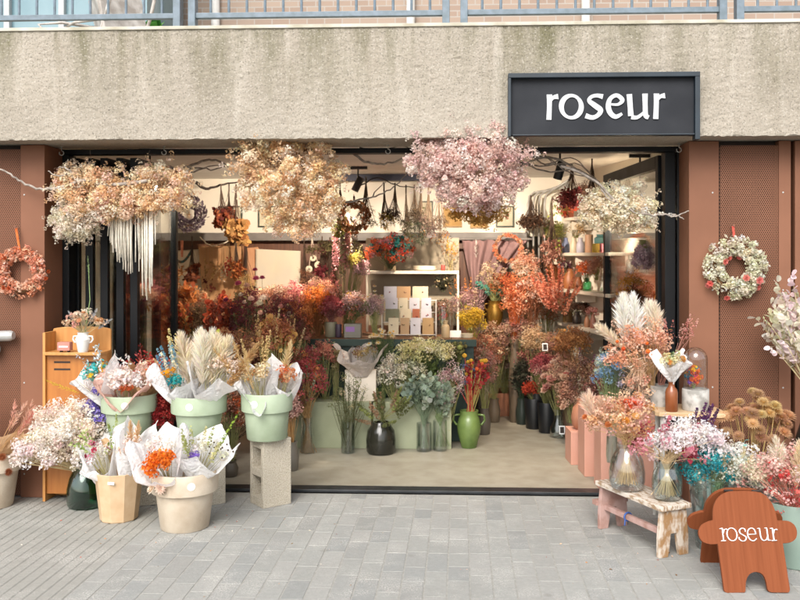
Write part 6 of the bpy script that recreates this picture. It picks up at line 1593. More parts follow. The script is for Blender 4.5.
b2('thin dark green sprig bunch in the tall clear vase', (348, 452, 7.2), (349, 400, 20, 30), [('lf', 26, .03, '4a6834 5c7a40 3c5630', dict(m=12, T=T_THIN, len=.18)), ('sp', 10, .03, '5a6a40 b8b088', dict(m=18, T=T_TRI))], group=G1, stemcol='4a4a2c')
dj2 = P(381, 452, 7.2); dj2.z = .006
vase('dark_jar', 'dark smoky rounded jar on the shop floor with trailing succulents', 'jar', dj2, [(0, 0), (.105, 0), (.12, .02), (.124, .11), (.112, .19), (.08, .235), (.068, .26), (.058, .26), (.056, .23), (0, .1)], surf('smoky_glaze', lin('3a3a30', .55), lin('2a2a24', .5), 5, .15))
b2('trailing green and pink succulent spilling over the dark jar', (381, 420, 7.2), (388, 420, 20, 18), [('sk', 26, .16, '6a7a40 8a9a50 a8886a 5a6a38', dict(m=50, w=.016, fs=.011, spread=1))], name='trailing_succulent', cat='plant')
for _o in [o for o in COL.objects if o.name.startswith('trailing_succulent')]: pass
b2('silver green eucalyptus spilling over the right half of the plinth', (424, 448, 7.3), (425, 388, 26, 18), [('lf', 40, .045, '8fa898 a4baa8 7a9686 b4c4b4', dict(m=11, T=T_ROUND, droop=.4)), ('lf', 10, .03, '5a7460', dict(m=10))], group=G1, stemcol='7a8a70', name='eucalyptus_bunch', neck=.24)
b2('creamy white statice bunch on the plinth left of the green foliage', (394, 402, 7.5), (391, 376, 14, 20), [('sp', 46, .036, 'f0eadc f6f0e4 e4dccc', dict(m=28)), ('lf', 8, .03, '7a8a6a', dict(m=8))], group=G1)
b2('white daisy bunch standing in front of the counter edge', (383, 402, 7.55), (382, 340, 15, 14), [('hd', 24, .03, 'ece0c4 f0e8d4 e6d4b0', dict(T=T_DAISY, eye='e0b850')), ('lf', 14, .03, '4a5a34 5c6c40', dict(m=9, T=T_THIN))], group=G1, stemcol='4a5a34')
b2('wide creamy yellow gypsophila mass in front of the card rack', (420, 402, 7.5), (422, 353, 32, 16), [('sp', 100, .04, 'e8e4c0 d8d49c f2eed8 ccc88c', dict(m=22, fs=.008)), ('lf', 26, .035, '5c7a3c 4a6632', dict(m=10, T=T_THIN, off=(0, 0, -.6)))], group=G1, stemcol='4a5a30')
b2('dark leafy greens below the gypsophila mass', (418, 405, 7.55), (418, 376, 28, 16), [('lf', 44, .045, '44602e 587838 6a8a48', dict(m=11)), ], group=G1, stemcol='3a4a28')
b2('tiny pink and white gypsophila sprays left of the green jug', (448, 430, 7.4), (450, 384, 16, 22), [('sp', 60, .03, 'c8a0a8 dcc0c4 b48890 e6d8d4', dict(m=14, fs=.006)), ('lf', 8, .03, '6a7a5a', dict(m=9, T=T_THIN))], group=G1)
b2('green poppy seed heads beside the gypsophila mass', (452, 400, 7.6), (456, 352, 12, 16), [('ba', 16, .022, '7a8040 8c9050 646a34', {}), ('lf', 8, .03, '5a6040', dict(m=8))], group=G1, stemcol='5a6034')
# green two handled jug with red stems
gj = P(469, 446, 7.45); gj.z = .006
m_jug = surf('green_glaze', lin('8aa45c', .55), lin('64803e', .5), 5, .22, .04, 40)
h = M(37, 7.45); rw = M(12, 7.45)
vase('green_jug', 'glossy green two handled jug on the shop floor', 'jug', gj, [(0, 0), (rw * .62, 0), (rw * .66, .01), (rw * .95, h * .4), (rw, h * .6), (rw * .85, h * .8), (rw * .72, h * .88), (rw * .8, h), (rw * .66, h), (rw * .6, h * .88), (rw * .8, h * .55), (0, .04)], m_jug, extra=lambda r: lugs(r, rw * .92, h * .74, m_jug, .045, .010))
b2('red and yellow billy button stems standing in the green jug', (470, 412, 7.45), (473, 376, 15, 18), [('ba', 16, .02, 'd0a828 c09820 e0b830', dict(off=(.1, 0, .5))), ('lf', 16, .028, 'a01828 b82030 8a1424', dict(m=12, T=T_ROUND, len=.12, off=(.1, -.2, -.1))), ('sp', 8, .022, '4a6a9a 6a8ab0', dict(m=18, off=(-.6, 0, -.1))), ('ba', 3, .02, 'e06a2c', {})], group=G1, stemcol='b04038 b0a060', sr=.004)
am = P(481, 410, 9.0); am.z = .006
vase('pale_amphora', 'tall pale mauve floor vase behind the green jug', 'vase', am, [(0, 0), (.12, 0), (.13, .02), (.17, .25), (.18, .36), (.15, .46), (.16, .48), (.14, .48), (.12, .4), (0, .2)], clr('b8a4a0', .62, .6))
# --- right rear mass
tbm = thing('low_bench', 'low dark bench carrying the flowers before the mauve drape', 'bench', (XU(500, 8.9), 8.9, .006))
MB().box((-.42, -.2, .60), (.45, .25, .64)).build('top', m_ctop, tbm, bevel=.004)
for x, y in ((-.39, -.17), (.42, -.17), (-.39, .22), (.42, .22)): MB().box((x - .025, y - .025, 0), (x + .025, y + .025, .599)).build('leg', m_woodwall, tbm)
br_ = P(495, 328, 8.75); br_.z = .646
m_brass = surf('brass', lin('a8823a', .7), lin('8a6828', .6), 6, .3, .02, 30, metal=.75)
def hz(px_, Y=8.75): return M(px_, Y)
bz0 = ZV(329, 8.75)
st_ = thing('vase_riser', 'grey cloth covered riser under the brass vase', 'riser', (br_.x, 8.78, .646))
MB().box((-.13, -.12, 0), (.13, .14, bz0 - .648)).build('body', clr('8a8884', .6, .8), st_, bevel=.01)
br_.z = bz0
vase('brass_vase', 'rounded brass two handled vase before the mauve drape', 'vase', br_, [(0, 0), (hz(5.5), 0), (hz(6), .01), (hz(8), hz(12)), (hz(8.2), hz(19)), (hz(6.5), hz(24)), (hz(6.3), hz(27)), (hz(7), hz(28.5)), (hz(6), hz(28.5)), (hz(5.5), hz(24)), (0, hz(10))], m_brass, extra=lambda r: lugs(r, hz(7.4), hz(22), m_brass, .035, .008))
b2('orange and cream bunch with teal leaves in the brass vase', (495, 304, 8.75), (497, 286, 15, 17), [('sp', 30, .04, 'd06a38 e08850 b8502c', dict(m=26, off=(.4, 0, 0))), ('sp', 14, .036, 'd8c4a8 c4a888', dict(m=24, off=(-.3, 0, .5))), ('lf', 5, .04, '2f8a80 3a9a8c', dict(m=7, T=T_ROUND, off=(-.4, -.3, -.2)))], group=G1)
b2('yellow mimosa bunch at the right end of the counter', (472, 342, 7.95), (472, 321, 13, 14), [('sp', 50, .036, 'c9a81c d8b828 b09018', dict(m=28, T=T_TRI))], group=G1, stemcol='7a7a30')
b2('mauve and brown wispy bunch behind the yellow mimosa', (470, 330, 8.4), (467, 305, 17, 17), [('sp', 40, .04, 'a07a80 8a646c b89498', dict(m=24, T=T_TRI)), ('sp', 12, .036, 'c9b090', dict(m=20)), ('sk', 5, .14, 'd89040 c87a30', dict(m=26, w=.016, off=(-.5, 0, .4)))], group=G1)
b2('rust heather bunch under the right end of the counter', (480, 400, 8.3), (479, 356, 22, 22), [('sp', 70, .04, '8a4e34 7a4030 9c5c40 6a4a40', dict(m=28, T=T_TRI))], group=G1, stemcol='5a3a2c')
b2('flame orange curly bunch between the brass vase and the shelves', (515, 345, 8.6), (515, 300, 13, 27), [('sp', 40, .04, 'e48a58 ec9c70 d87a4c f4bc98', dict(m=26)), ('lf', 20, .045, 'e08a5c ec9c70', dict(m=12, T=T_THIN, len=.2))], group=G1, stemcol='b05a30')
b2('spiky red, orange and white bunch before the angled wall', (532, 350, 8.6), (530, 292, 17, 26), [('lf', 30, .05, 'e4a080 d88660 ecbca0 cc6c4c', dict(m=11, T=T_THIN, len=.2)), ('sp', 30, .036, 'f0d4c0 f4e4d8 e0906c', dict(m=26)), ('ba', 14, .014, 'e0c890 f0e8d0', {})], group=G1, stemcol='8a5a40')
b2('beige and rose hydrangea bunch below the brass vase', (520, 390, 8.6), (517, 335, 20, 20), [('sp', 60, .042, 'b89080 a87c70 c8a890 987068', dict(m=28)), ('hd', 10, .035, 'd8c0a0 a85a50', {})], group=G1)
b2('pale beige hydrangea with a black price card, right of the terracotta planter', (537, 400, 8.3), (536, 342, 15, 16), [('sp', 50, .04, 'c9ac88 b89a74 d8c09c', dict(m=28))], group=G1)
b2('mauve grass and thistle bunch in the terracotta planter', (505, 395, 8.9), (505, 358, 22, 26), [('sp', 56, .04, 'a4848a 947078 b89a98 c4ac98', dict(m=24, T=T_TRI)), ('pl', 4, .26, 'b8a488 a89478', dict(w=.05, m=200)), ('sp', 14, .04, 'b06a3a', dict(m=22, off=(-.3, 0, .4)))], group=G1)
b2('long orange amaranth tassels hanging off the second vase shelf', (562, 300, 8.3), (556, 312, 12, 20), [('sk', 30, .3, 'dc8468 e49a7c cc6e54 ecb098', dict(m=70, w=.02, fs=.012, spread=.3))], group=G1, name='amaranth_tassels')
b2('golden brown hydrangea bunch under the lowest vase shelf', (570, 400, 7.9), (572, 345, 20, 18), [('sp', 60, .042, 'b07c4a a06c3e c4945e 8a5a34', dict(m=28)), ('ba', 8, .016, 'd8a860', {})], group=G1, stemcol='7a5a34')
b2('rosy pink cockscomb bunch in the front black bucket', (546, 405, 8.15), (544, 366, 15, 12), [('sp', 44, .036, 'a84a54 b85c64 984050', dict(m=30)), ('sp', 12, .03, 'd0a8a0', dict(m=24, off=(-.2, -.4, -.6)))], group=G1)
b2('scarlet round celosia in the rear black bucket', (534, 405, 8.3), (530, 391, 8, 9), [('sp', 26, .032, 'c03a1c d04824 a82e18', dict(m=30))], group=G1)
b2('pale pink roses and cream strawflowers in the small glass vase with a price card', (557, 415, 7.9), (559, 384, 19, 22), [('hd', 26, .04, 'd8a898 c88c84 e4c4b0 d4b4a0', dict(T=T_ROSE)), ('sp', 34, .036, 'c8a48c b48c78 d8bca4', dict(m=26)), ('hd', 5, .04, 'c05a5c', dict(T=T_ROSE))], group=G1)
b2('brown and mauve filler bunch along the angled wall below the shelves', (580, 410, 7.6), (582, 380, 16, 26), [('sp', 50, .042, '8a6048 7a5444 a07a60 6a4a48', dict(m=26)), ('sk', 6, .2, '6a2a5a 8a5a44 b08a60', dict(m=50, w=.016))], group=G1)
b2('dark green foliage bunch at the left of the black buckets', (522, 405, 8.5), (522, 376, 10, 16), [('lf', 26, .045, '1f3428 2a4234 18281f', dict(m=10))], group=G1, stemcol='2a3a28')
m_bkt = surf('black_bucket', lin('23262a', .5), lin('1a1c20', .45), 5, .4)
for u, vb, Y, lab in ((534, 427, 8.3, 'black flower bucket farther back by the terracotta planter'), (547, 432, 8.12, 'black flower bucket nearest the small glass vase')):
    p = P(u, vb, Y); p.z = .006
    vase('black_bucket', lab, 'bucket', p, potprof(M(8, Y), M(10, Y), M(30, Y)), m_bkt, group='black flower buckets')
floorvase('small glass vase with a price card leaning on it', 558, 436, 7.9, 28, 8, m_recyc, [(.7, 0), (1, .1), (1, .35), (.5, .6), (.5, .9), (.65, 1)])
def pricecard(u, v, Y, lab, w=4.2, h=5.5):
    p = P(u, v, Y); root = thing('price_card', lab, 'card', p, 0, 'black price cards in white borders')
    MB().box((-M(w, Y) * .9, -.002, -M(h, Y) * .9), (M(w, Y) * .9, .002, M(h, Y) * .9)).build('border', m_mount if False else m_white, root, rot=(R(-8), 0, R(3)))
    MB().box((-M(w, Y) * .62, -.0042, -M(h, Y) * .66), (M(w, Y) * .62, -.0024, M(h, Y) * .66)).build('slate', m_dark, root, rot=(R(-8), 0, R(3)))
pricecard(545, 347, 8.0, 'black price card in a white border among the pale beige hydrangea', 3, 4.2)
pricecard(562, 430, 7.74, 'black price card in a white border on the small glass vase', 3.2, 4.6)
tpn = P(503, 411, 9.05); tpn.z = .006
tpl = thing('terracotta_planter', 'square terracotta planter on the floor at the back', 'plant pot', tpn, R(12))
mb = MB(); a_, b__, h_ = .16, .2, .24
mb.raw([(-a_, -a_, 0), (a_, -a_, 0), (a_, a_, 0), (-a_, a_, 0), (-b__, -b__, h_), (b__, -b__, h_), (b__, b__, h_), (-b__, b__, h_), (-b__ + .02, -b__ + .02, h_), (b__ - .02, -b__ + .02, h_), (b__ - .02, b__ - .02, h_), (-b__ + .02, b__ - .02, h_), (-a_, -a_, .1), (a_, -a_, .1), (a_, a_, .1), (-a_, a_, .1)],
       [(3, 2, 1, 0), (0, 1, 5, 4), (1, 2, 6, 5), (2, 3, 7, 6), (3, 0, 4, 7), (4, 5, 9, 8), (5, 6, 10, 9), (6, 7, 11, 10), (7, 4, 8, 11), (8, 9, 13, 12), (9, 10, 14, 13), (10, 11, 15, 14), (11, 8, 12, 15), (12, 13, 14, 15)])
mb.build('body', surf('terracotta', (0, 0, 0)), tpl, bevel=.004)
# left rear staging bench for the autumn bunches
bnl = thing('staging_bench', 'dark wooden staging bench under the autumn bunches at the left', 'bench', (XU(235, 7.2), 7.2, .006))
MB().box((-.75, -.2, .40), (.42, .5, .44)).build('top', m_ctop, bnl, bevel=.004)
for x, y in ((-.7, -.16), (.36, -.16), (-.7, .46), (.36, .46)): MB().box((x - .03, y - .03, 0), (x + .03, y + .03, .399)).build('leg', m_ctop, bnl)
for i, (u, Y, lab) in enumerate(((178, 7.35, 'dark zinc bucket at the left end of the staging bench'), (205, 7.5, 'dark zinc bucket under the brown seed heads'), (228, 7.35, 'dark zinc bucket under the red leafy bunch'), (252, 7.4, 'dark zinc bucket under the burgundy bunch'), (282, 7.45, 'dark zinc bucket under the plum strawflowers'))):
    p = Vector((XU(u, Y), Y, .446)); vase('zinc_bucket', lab, 'bucket', p, potprof(.075, .095, .24), clr('4a4a48', .5, .5), 24, 'zinc buckets on the staging bench')
b2('dark mixed foliage filling the staging bench below the autumn bunches', (235, 440, 7.0), (240, 400, 70, 34), [('sp', 70, .05, '4a3428 5a4030 3c3426 6a3a2c', dict(m=24, T=T_TRI, fs=.013)), ('lf', 40, .05, '3a4028 5a4a2c 6a2e26', dict(m=9))], group=G1, stemcol='3a3424')

b2('pale sage eucalyptus sprigs in the clear vase nearest the green jug', (440, 447, 7.32), (443, 398, 12, 16), [('lf', 12, .04, 'a8bca8 b8c8b4 8ea68e', dict(m=10, T=T_ROUND)), ('sp', 10, .03, 'd8c8c0 c8b0b0', dict(m=18))], group=G1, stemcol='7a8a60', neck=.26)
b2('airy peach and blush mass rising behind the spiky bunch by the shelves', (528, 345, 8.9), (526, 268, 13, 16), [('sp', 60, .04, 'f0c8a8 e8b898 f4d8c4 e8a890', dict(m=24)), ('sk', 8, .14, 'e8b090', dict(m=30, w=.02))], group=G1)
b2('airy pink and apricot mass on the counter between orange and rose bunches', (322, 336, 8.1), (322, 292, 18, 14), [('sp', 50, .04, 'f0c0a0 e8a890 f4d0b8 e8b8b0', dict(m=24))], group=G1)
b2('blush and straw mass above the plum strawflowers', (275, 390, 7.8), (272, 298, 20, 12), [('sp', 50, .04, 'e8c0a8 d8a888 f0d4bc c89080', dict(m=24)), ('hd', 6, .03, 'f0dcc4', {})], group=G1)
b2('pale peach roses crowding above the pale pink roses and strawflowers', (566, 410, 8.0), (566, 366, 14, 14), [('hd', 12, .038, 'f0c8b4 e8b8a4 f4dccc', dict(T=T_ROSE)), ('sp', 30, .036, 'e8c4ac d8a890', dict(m=24))], group=G1)
# --- fillers that close the gaps between the bunches
b2('dusky pink and orange low bunch under the counter edge beside the statice', (325, 402, 7.5), (322, 358, 18, 18), [('sp', 34, .04, 'b06a60 c08070 a05a50 c89078', dict(m=26)), ('lf', 10, .035, '6a7a60', dict(m=9))], group=G1)
b2('slim olive grass sheaf leaning by the left side of the ivory bag', (336, 402, 7.45), (336, 365, 6, 26), [('gr', 16, .003, '8a8a58 a09a68', {}), ('sp', 8, .03, 'a0946a', dict(m=20))], group=G1)
b2('deep wine bunch crowding the wall under the steel beam by the disc mobile', (296, 340, 8.3), (296, 302, 16, 22), [('sp', 40, .042, '8a3a4a 9a4a50 7a3040 b06a60', dict(m=26)), ('hd', 8, .03, 'e0c0a8 c88a80', {})], group=G1)
b2('caramel brown bunch between the orange feathery bunch and the boarding', (312, 340, 8.2), (306, 320, 14, 16), [('sp', 40, .04, 'b07a4c c08a5a 9a6438', dict(m=26)), ('lf', 8, .04, '8a6a3a', dict(m=9))], group=G1)
b2('tawny grass bunch filling the corner below the conduit pipes', (548, 360, 9.0), (546, 310, 14, 26), [('sp', 44, .04, 'c09070 d0a888 b07a60 a86a50', dict(m=26)), ('lf', 12, .05, 'b85a3c', dict(m=10, T=T_THIN))], group=G1)
b2('pinkish brown bunch against the angled wall beside the black price card', (556, 395, 8.2), (556, 352, 12, 20), [('sp', 44, .04, 'b0806c c09480 a07060', dict(m=26))], group=G1)
b2('rosy heather bunch above the rear black bucket', (532, 400, 8.6), (528, 362, 14, 18), [('sp', 44, .04, '9a5a5c a86a68 b88478 8a4a48', dict(m=26))], group=G1)
b2('dark plum bunch standing behind the peach plinths', (594, 420, 7.3), (596, 395, 12, 22), [('sp', 44, .04, '7a4a48 8a5a50 6a3a40 a07868', dict(m=26)), ('sk', 4, .16, 'b09070', dict(m=50, w=.016))], group=G1)

b2('heather and rose bunch hiding the right end of the counter', (484, 415, 8.0), (484, 372, 13, 28), [('sp', 60, .04, 'a07a74 8f6a64 b89488 a8605a', dict(m=26, T=T_TRI)), ('lf', 8, .035, '6a7058', dict(m=9))], group=G1)
b2('mixed cream and rust bunch standing left of the terracotta planter', (494, 405, 8.6), (493, 345, 14, 24), [('sp', 60, .04, 'b08a6a c8a888 9a6a4c d4bca4', dict(m=26)), ('hd', 8, .03, 'e0ccb0 c88a60', {})], group=G1)
b2('orange and amber leaf spray high beside the tan cloth', (190, 392, 7.9), (188, 300, 20, 16), [('lf', 18, .05, 'd0803c c06a30 e0a060 a8502c', dict(m=10, T=T_ROUND)), ('sp', 26, .04, 'a87a50 c09870', dict(m=24))], group=G1)
b2('taupe and gold dried mass in front of the staging bench', (225, 440, 6.8), (224, 352, 38, 24), [('sp', 80, .042, 'a8784c 96643e b88a5c 845440', dict(m=26)), ('hd', 10, .032, 'd8b080 c89060 e0c8a0', {}), ('di', 8, .026, 'd0a060 b88848', dict(m=8, len=.14))], group=G1)
b2('golden seed and wheat sheaf behind the rightmost sage pot', (272, 450, 6.8), (275, 338, 18, 22), [('sk', 12, .14, 'd0b078 c0a068', dict(m=40, w=.014)), ('sp', 40, .04, 'a8643c c07a4c 8a4a34', dict(m=26)), ('di', 8, .028, 'd8ac60 c89a50', dict(m=8, len=.14))], group=G1)
b2('crimson and peach strawflower bunch leaning over the counter end at the left', (300, 400, 7.5), (296, 335, 14, 18), [('hd', 20, .032, 'd89a88 b85a58 e4c4ac c87a68', {}), ('sp', 40, .04, '9a5048 b06a58 7c3c40', dict(m=26))], group=G1)
b2('terracotta and beige low bunch beside the small glass vase', (572, 430, 7.6), (570, 400, 12, 18), [('sp', 50, .04, 'c09078 ac7a64 d4b09a', dict(m=26)), ('hd', 6, .034, 'e0b8a4', dict(T=T_ROSE))], group=G1)
b2('misty white seed sprays above the eucalyptus on the plinth', (408, 404, 7.45), (410, 372, 16, 12), [('sp', 50, .034, 'e0dcc8 ece8d8 c8c8a8', dict(m=20)), ('lf', 10, .035, '6a7c58', dict(m=9))], group=G1)

# --- vase shelves on the angled wall
def wallshelf(label, v_near, u_far, Yn=7.62):
    """front edge runs parallel to the angled wall"""
    z = CH - (v_near - 255) / F * Yn
    n0 = Vector((RW(Yn) - .26, Yn, 0)); k = (u_far - 460) / F
    # solve depth where the front edge meets column u_far
    Yf = (1.55 - .26 + .22 * 7.6) / (k + .22)
    Yf = min(Yf, 9.45)
    f0 = Vector((RW(Yf) - .26, Yf, 0))
    root = thing('wall_shelf', label, 'shelf', (n0.x, n0.y, z), 0, 'white shelves on the angled wall')
    q = [n0 - n0, f0 - n0, f0 - n0 + Vector((.24, 0, 0)), Vector((.24, 0, 0))]
    MB().raw([tuple(p + Vector((0, 0, -.03))) for p in q] + [tuple(p) for p in q], [(3, 2, 1, 0), (4, 5, 6, 7), (0, 1, 5, 4), (1, 2, 6, 5), (2, 3, 7, 6), (3, 0, 4, 7)]).build('board', m_wshelf, root, bevel=.003)
    for t in (.12, .5, .88):
        p = n0.lerp(f0, t) - n0; MB().box((p.x + .04, p.y - .006, -.12), (p.x + .235, p.y + .006, -.031)).build('bracket', m_wshelf, root)
    return z
SH0 = wallshelf('topmost short white shelf on the angled wall', 213, 562)
SH1 = wallshelf('second white shelf from the top, with bud vases', 252.5, 541)
SH2 = wallshelf('third white shelf from the top, with terracotta jugs', 294, 541)
SH3 = wallshelf('lowest white shelf on the angled wall, with dark pots', 333, 556)
def onshelf(u, inset=.10):
    """world x, y on a shelf (inset behind the front edge) at photo column u"""
    k = (u - 460) / F; c = 1.55 - .26 + inset
    Y = (c + .22 * 7.6) / (k + .22); return k * Y, Y
def sj(name, label, u, h, w, col, z, prof=None, cat='vase', mat=None, inset=.1):
    x, Y = onshelf(u, inset); H, W = M(h, Y), M(w, Y)
    prof = prof or [(0, 0), (.85, 0), (.95, .05), (1, .3), (.95, .55), (.6, .78), (.5, .9), (.58, 1), (.48, 1), (.42, .9), (0, .7)]
    return vase(name, label, cat, (x, Y, z), [(r * W, q * H) for r, q in prof], mat or clr(col), 28, 'vessels on the wall shelves')
def sb(label, u, vb, ell, sp, inset=.1, **k):
    x, Y = onshelf(u, inset); return b2(label, (u, vb, Y), ell, sp, group=G1, **k)
m_gg = glass('lime_glass', (.55, .72, .15), .1)
sj('lime_vase', 'lime green glass vase at the far end of the second shelf', 552, 14, 5, '', SH1, BOTTLE, mat=m_gg); sj('lime_vase', 'second lime green vase, left of the blue bud vase', 558, 13, 4, 'a0b040', SH1)
sj('bud_vase', 'periwinkle blue bud vase on the second shelf', 565, 15, 4, '8f9cc4', SH1); sj('bud_vase', 'cream bud vase between the blue and lilac ones', 573, 16, 4, 'e4d0b4', SH1); sj('bud_vase', 'lilac white bud vase right of the cream one', 579.5, 15, 4.2, 'c9c4d0', SH1)
sj('tall_tumbler', 'peach tumbler on the second shelf beside the lilac white vase', 588, 18, 4, 'e0b08c', SH1, STRAIGHT); sj('yellow_cup', 'yellow cup under the turquoise vase', 595, 9, 4, 'd8b84a', SH1, STRAIGHT, 'cup', inset=.06); sj('pink_cup', 'rosy pink cup at the near end of the second shelf', 602.5, 9, 4, 'cf7a80', SH1, STRAIGHT, 'cup', inset=.06); sj('turquoise_vase', 'wide turquoise vase at the near end of the second shelf', 600, 18, 7, '7fc0c4', SH1, [(0, .0), (.5, 0), (.6, .4), (1, .55), (1, .8), (.6, .9), (.7, 1), (.5, 1), (0, .7)], inset=.17)
sb('green and yellow foliage bunch at the far end of the second shelf', 553, 243, (554, 232, 10, 12), [('sp', 26, .036, '8a9a48 a8a858 6a7a3c', dict(m=24)), ('lf', 8, .03, 'c0b070', dict(m=9))])
sb('cream sprigs in the cream and lilac bud vases', 576, 238, (577, 230, 9, 9), [('sp', 14, .03, 'e0cca8 d8bc90', dict(m=22)), ('sk', 5, .08, 'd8c8a0', dict(m=26))])
sj('terracotta_jug', 'speckled terracotta jug on the third shelf', 569, 20, 7, 'a8683c', SH2); sj('terracotta_jug', 'small brown terracotta jug right of the speckled one', 577.5, 13, 4.6, '9a5c38', SH2, inset=.07); sj('green_bottle', 'small green glass bottle on the third shelf holding orange flowers', 586, 13, 4.5, '', SH2, BOTTLE, 'bottle', mat=glass('emerald_glass', (.25, .62, .38), .1), inset=.07); sj('clear_bottle', 'clear bottle at the near end of the third shelf', 601, 16, 4.5, '', SH2, BOTTLE, 'bottle', mat=m_clear)
sj('peach_vase', 'tall peach orange vase at the far end of the third shelf', 553, 26, 6.5, 'd88a54', SH2, [(0, 0), (.8, 0), (1, .3), (.85, .7), (.7, 1), (.6, 1), (.7, .7), (0, .3)])
sb('orange strawflower bunch in the green bottle', 586, 282, (587, 270, 11, 8), [('hd', 14, .034, 'd0601f e0742c c05020', {}), ('sp', 14, .03, 'c86030', dict(m=22))]); sb('purple and white bunch in the speckled terracotta jug', 569, 276, (566, 268, 7, 7), [('sp', 14, .03, '5a2a44 6a3450', dict(m=24)), ('sp', 7, .026, 'd8ccc0', dict(m=20))])
sb('glowing peach flower bunch in the tall peach vase', 553, 268, (552, 262, 12, 11), [('sp', 34, .036, 'e09a60 ea8a50 d8703c', dict(m=26)), ('lf', 8, .035, 'b0482c', dict(m=9, T=T_THIN))]); sb('pink brown grasses at the near end of the third shelf', 597, 280, (596, 268, 8, 11), [('sp', 22, .03, 'b08070 c89a84', dict(m=22, T=T_TRI))])
sj('brown_mug', 'brown stoneware mug on the lowest shelf', 567, 13, 5, '8a6a3c', SH3, STRAIGHT, 'mug'); sj('dark_pot', 'dark pot right of the brown mug on the lowest shelf', 576, 12, 4.5, '4a4038', SH3, inset=.12); sj('tan_vase', 'slim tan vase on the lowest shelf', 586, 12, 3, 'b07c5a', SH3, inset=.06); sj('tan_vase', 'rosy tan vase beside the slim one on the lowest shelf', 592, 14, 3.2, 'a8705c', SH3, inset=.08); sj('dark_bottle', 'small dark bottle at the near end of the lowest shelf', 600, 10, 4, '54483c', SH3, BOTTLE, 'bottle', inset=.06)
sb('dark brown bunch on the lowest shelf behind the pots', 576, 318, (577, 310, 14, 9), [('sp', 30, .034, '4a342c 5c4034 6a4a3a', dict(m=24, T=T_TRI))], inset=.14); sb('small pink bunch in the rosy tan vase', 592, 316, (592, 312, 5, 6), [('sp', 10, .026, 'c88a80 d8a498', dict(m=22))])
sb('red purple and orange bunch on the topmost shelf', 568, 215, (566, 203, 12, 13), [('sp', 26, .036, '6a3440 7a4450', dict(m=24)), ('sp', 12, .036, 'd0502a', dict(m=26, off=(.2, -.2, -.5))), ('lf', 8, .035, '8aa040', dict(m=9, off=(-.4, 0, -.6)))]); sb('brown grasses on the topmost shelf', 588, 213, (586, 196, 12, 14), [('sp', 30, .036, '7a5a48 8a6a58 6a4a44', dict(m=24, T=T_TRI))])
sj('rust_pot', 'rusty pot on the topmost shelf', 568, 8, 5, 'a85a3c', SH0, STRAIGHT, 'plant pot'); sj('sand_pot', 'sand coloured pot at the near end of the topmost shelf', 588, 9, 5, 'b89a78', SH0, STRAIGHT, 'plant pot')
# seen through the glass leaf
for v, lab in ((233, 'upper shelf seen through the swung glass door'), (273, 'middle shelf seen through the swung glass door'), (316, 'lower shelf seen through the swung glass door')):
    z = ZV(v, 6.9); root = thing('wall_shelf', lab, 'shelf', (RW(6.5) - .24, 6.35, z), 0, 'shelves behind the glass door')
    d_ = RW(7.5) - RW(6.4)
    MB().raw([(0 , 0, -.03), (.235, 0, -.03), (.235 + d_, 1.15, -.03), (d_, 1.15, -.03), (0, 0, 0), (.235, 0, 0), (.235 + d_, 1.15, 0), (d_, 1.15, 0)], [(3, 2, 1, 0), (4, 5, 6, 7), (0, 1, 5, 4), (1, 2, 6, 5), (2, 3, 7, 6), (3, 0, 4, 7)]).build('board', m_wshelf, root)
b2('lilac drooping bunch hanging behind the glass door', (642, 240, 6.6), (643, 262, 9, 18), [('sp', 40, .032, 'c0a4b0 b090a0 d0b8c0', dict(m=26))], group=G1)
b2('rust brown amaranth bunch low behind the glass door', (640, 330, 6.9), (641, 302, 15, 22), [('sp', 60, .036, '7a3a24 8a4628 5e2c1c', dict(m=28, T=T_TRI)), ('sp', 14, .036, 'c08a30', dict(m=24, off=(-.6, 0, .6)))], group=G1)
b2('deep red and brown bunch on the upper shelf behind the glass door', (630, 232, 6.9), (630, 222, 10, 10), [('sp', 30, .034, '6a3030 7a4038', dict(m=24))], group=G1)
jar('glass_bottle', 'clear bottle on the middle shelf behind the glass door', 630, 273, 6.8, 18, 4, m_clear, ZV(273, 6.9), BOTTLE, 'bottle', 'bottles behind the glass door'); jar('brown_bottle', 'brown bottle on the lower shelf behind the glass door', 622, 316, 6.9, 20, 5, clr('7a5a3c'), ZV(316, 6.9), BOTTLE, 'bottle', 'bottles behind the glass door')

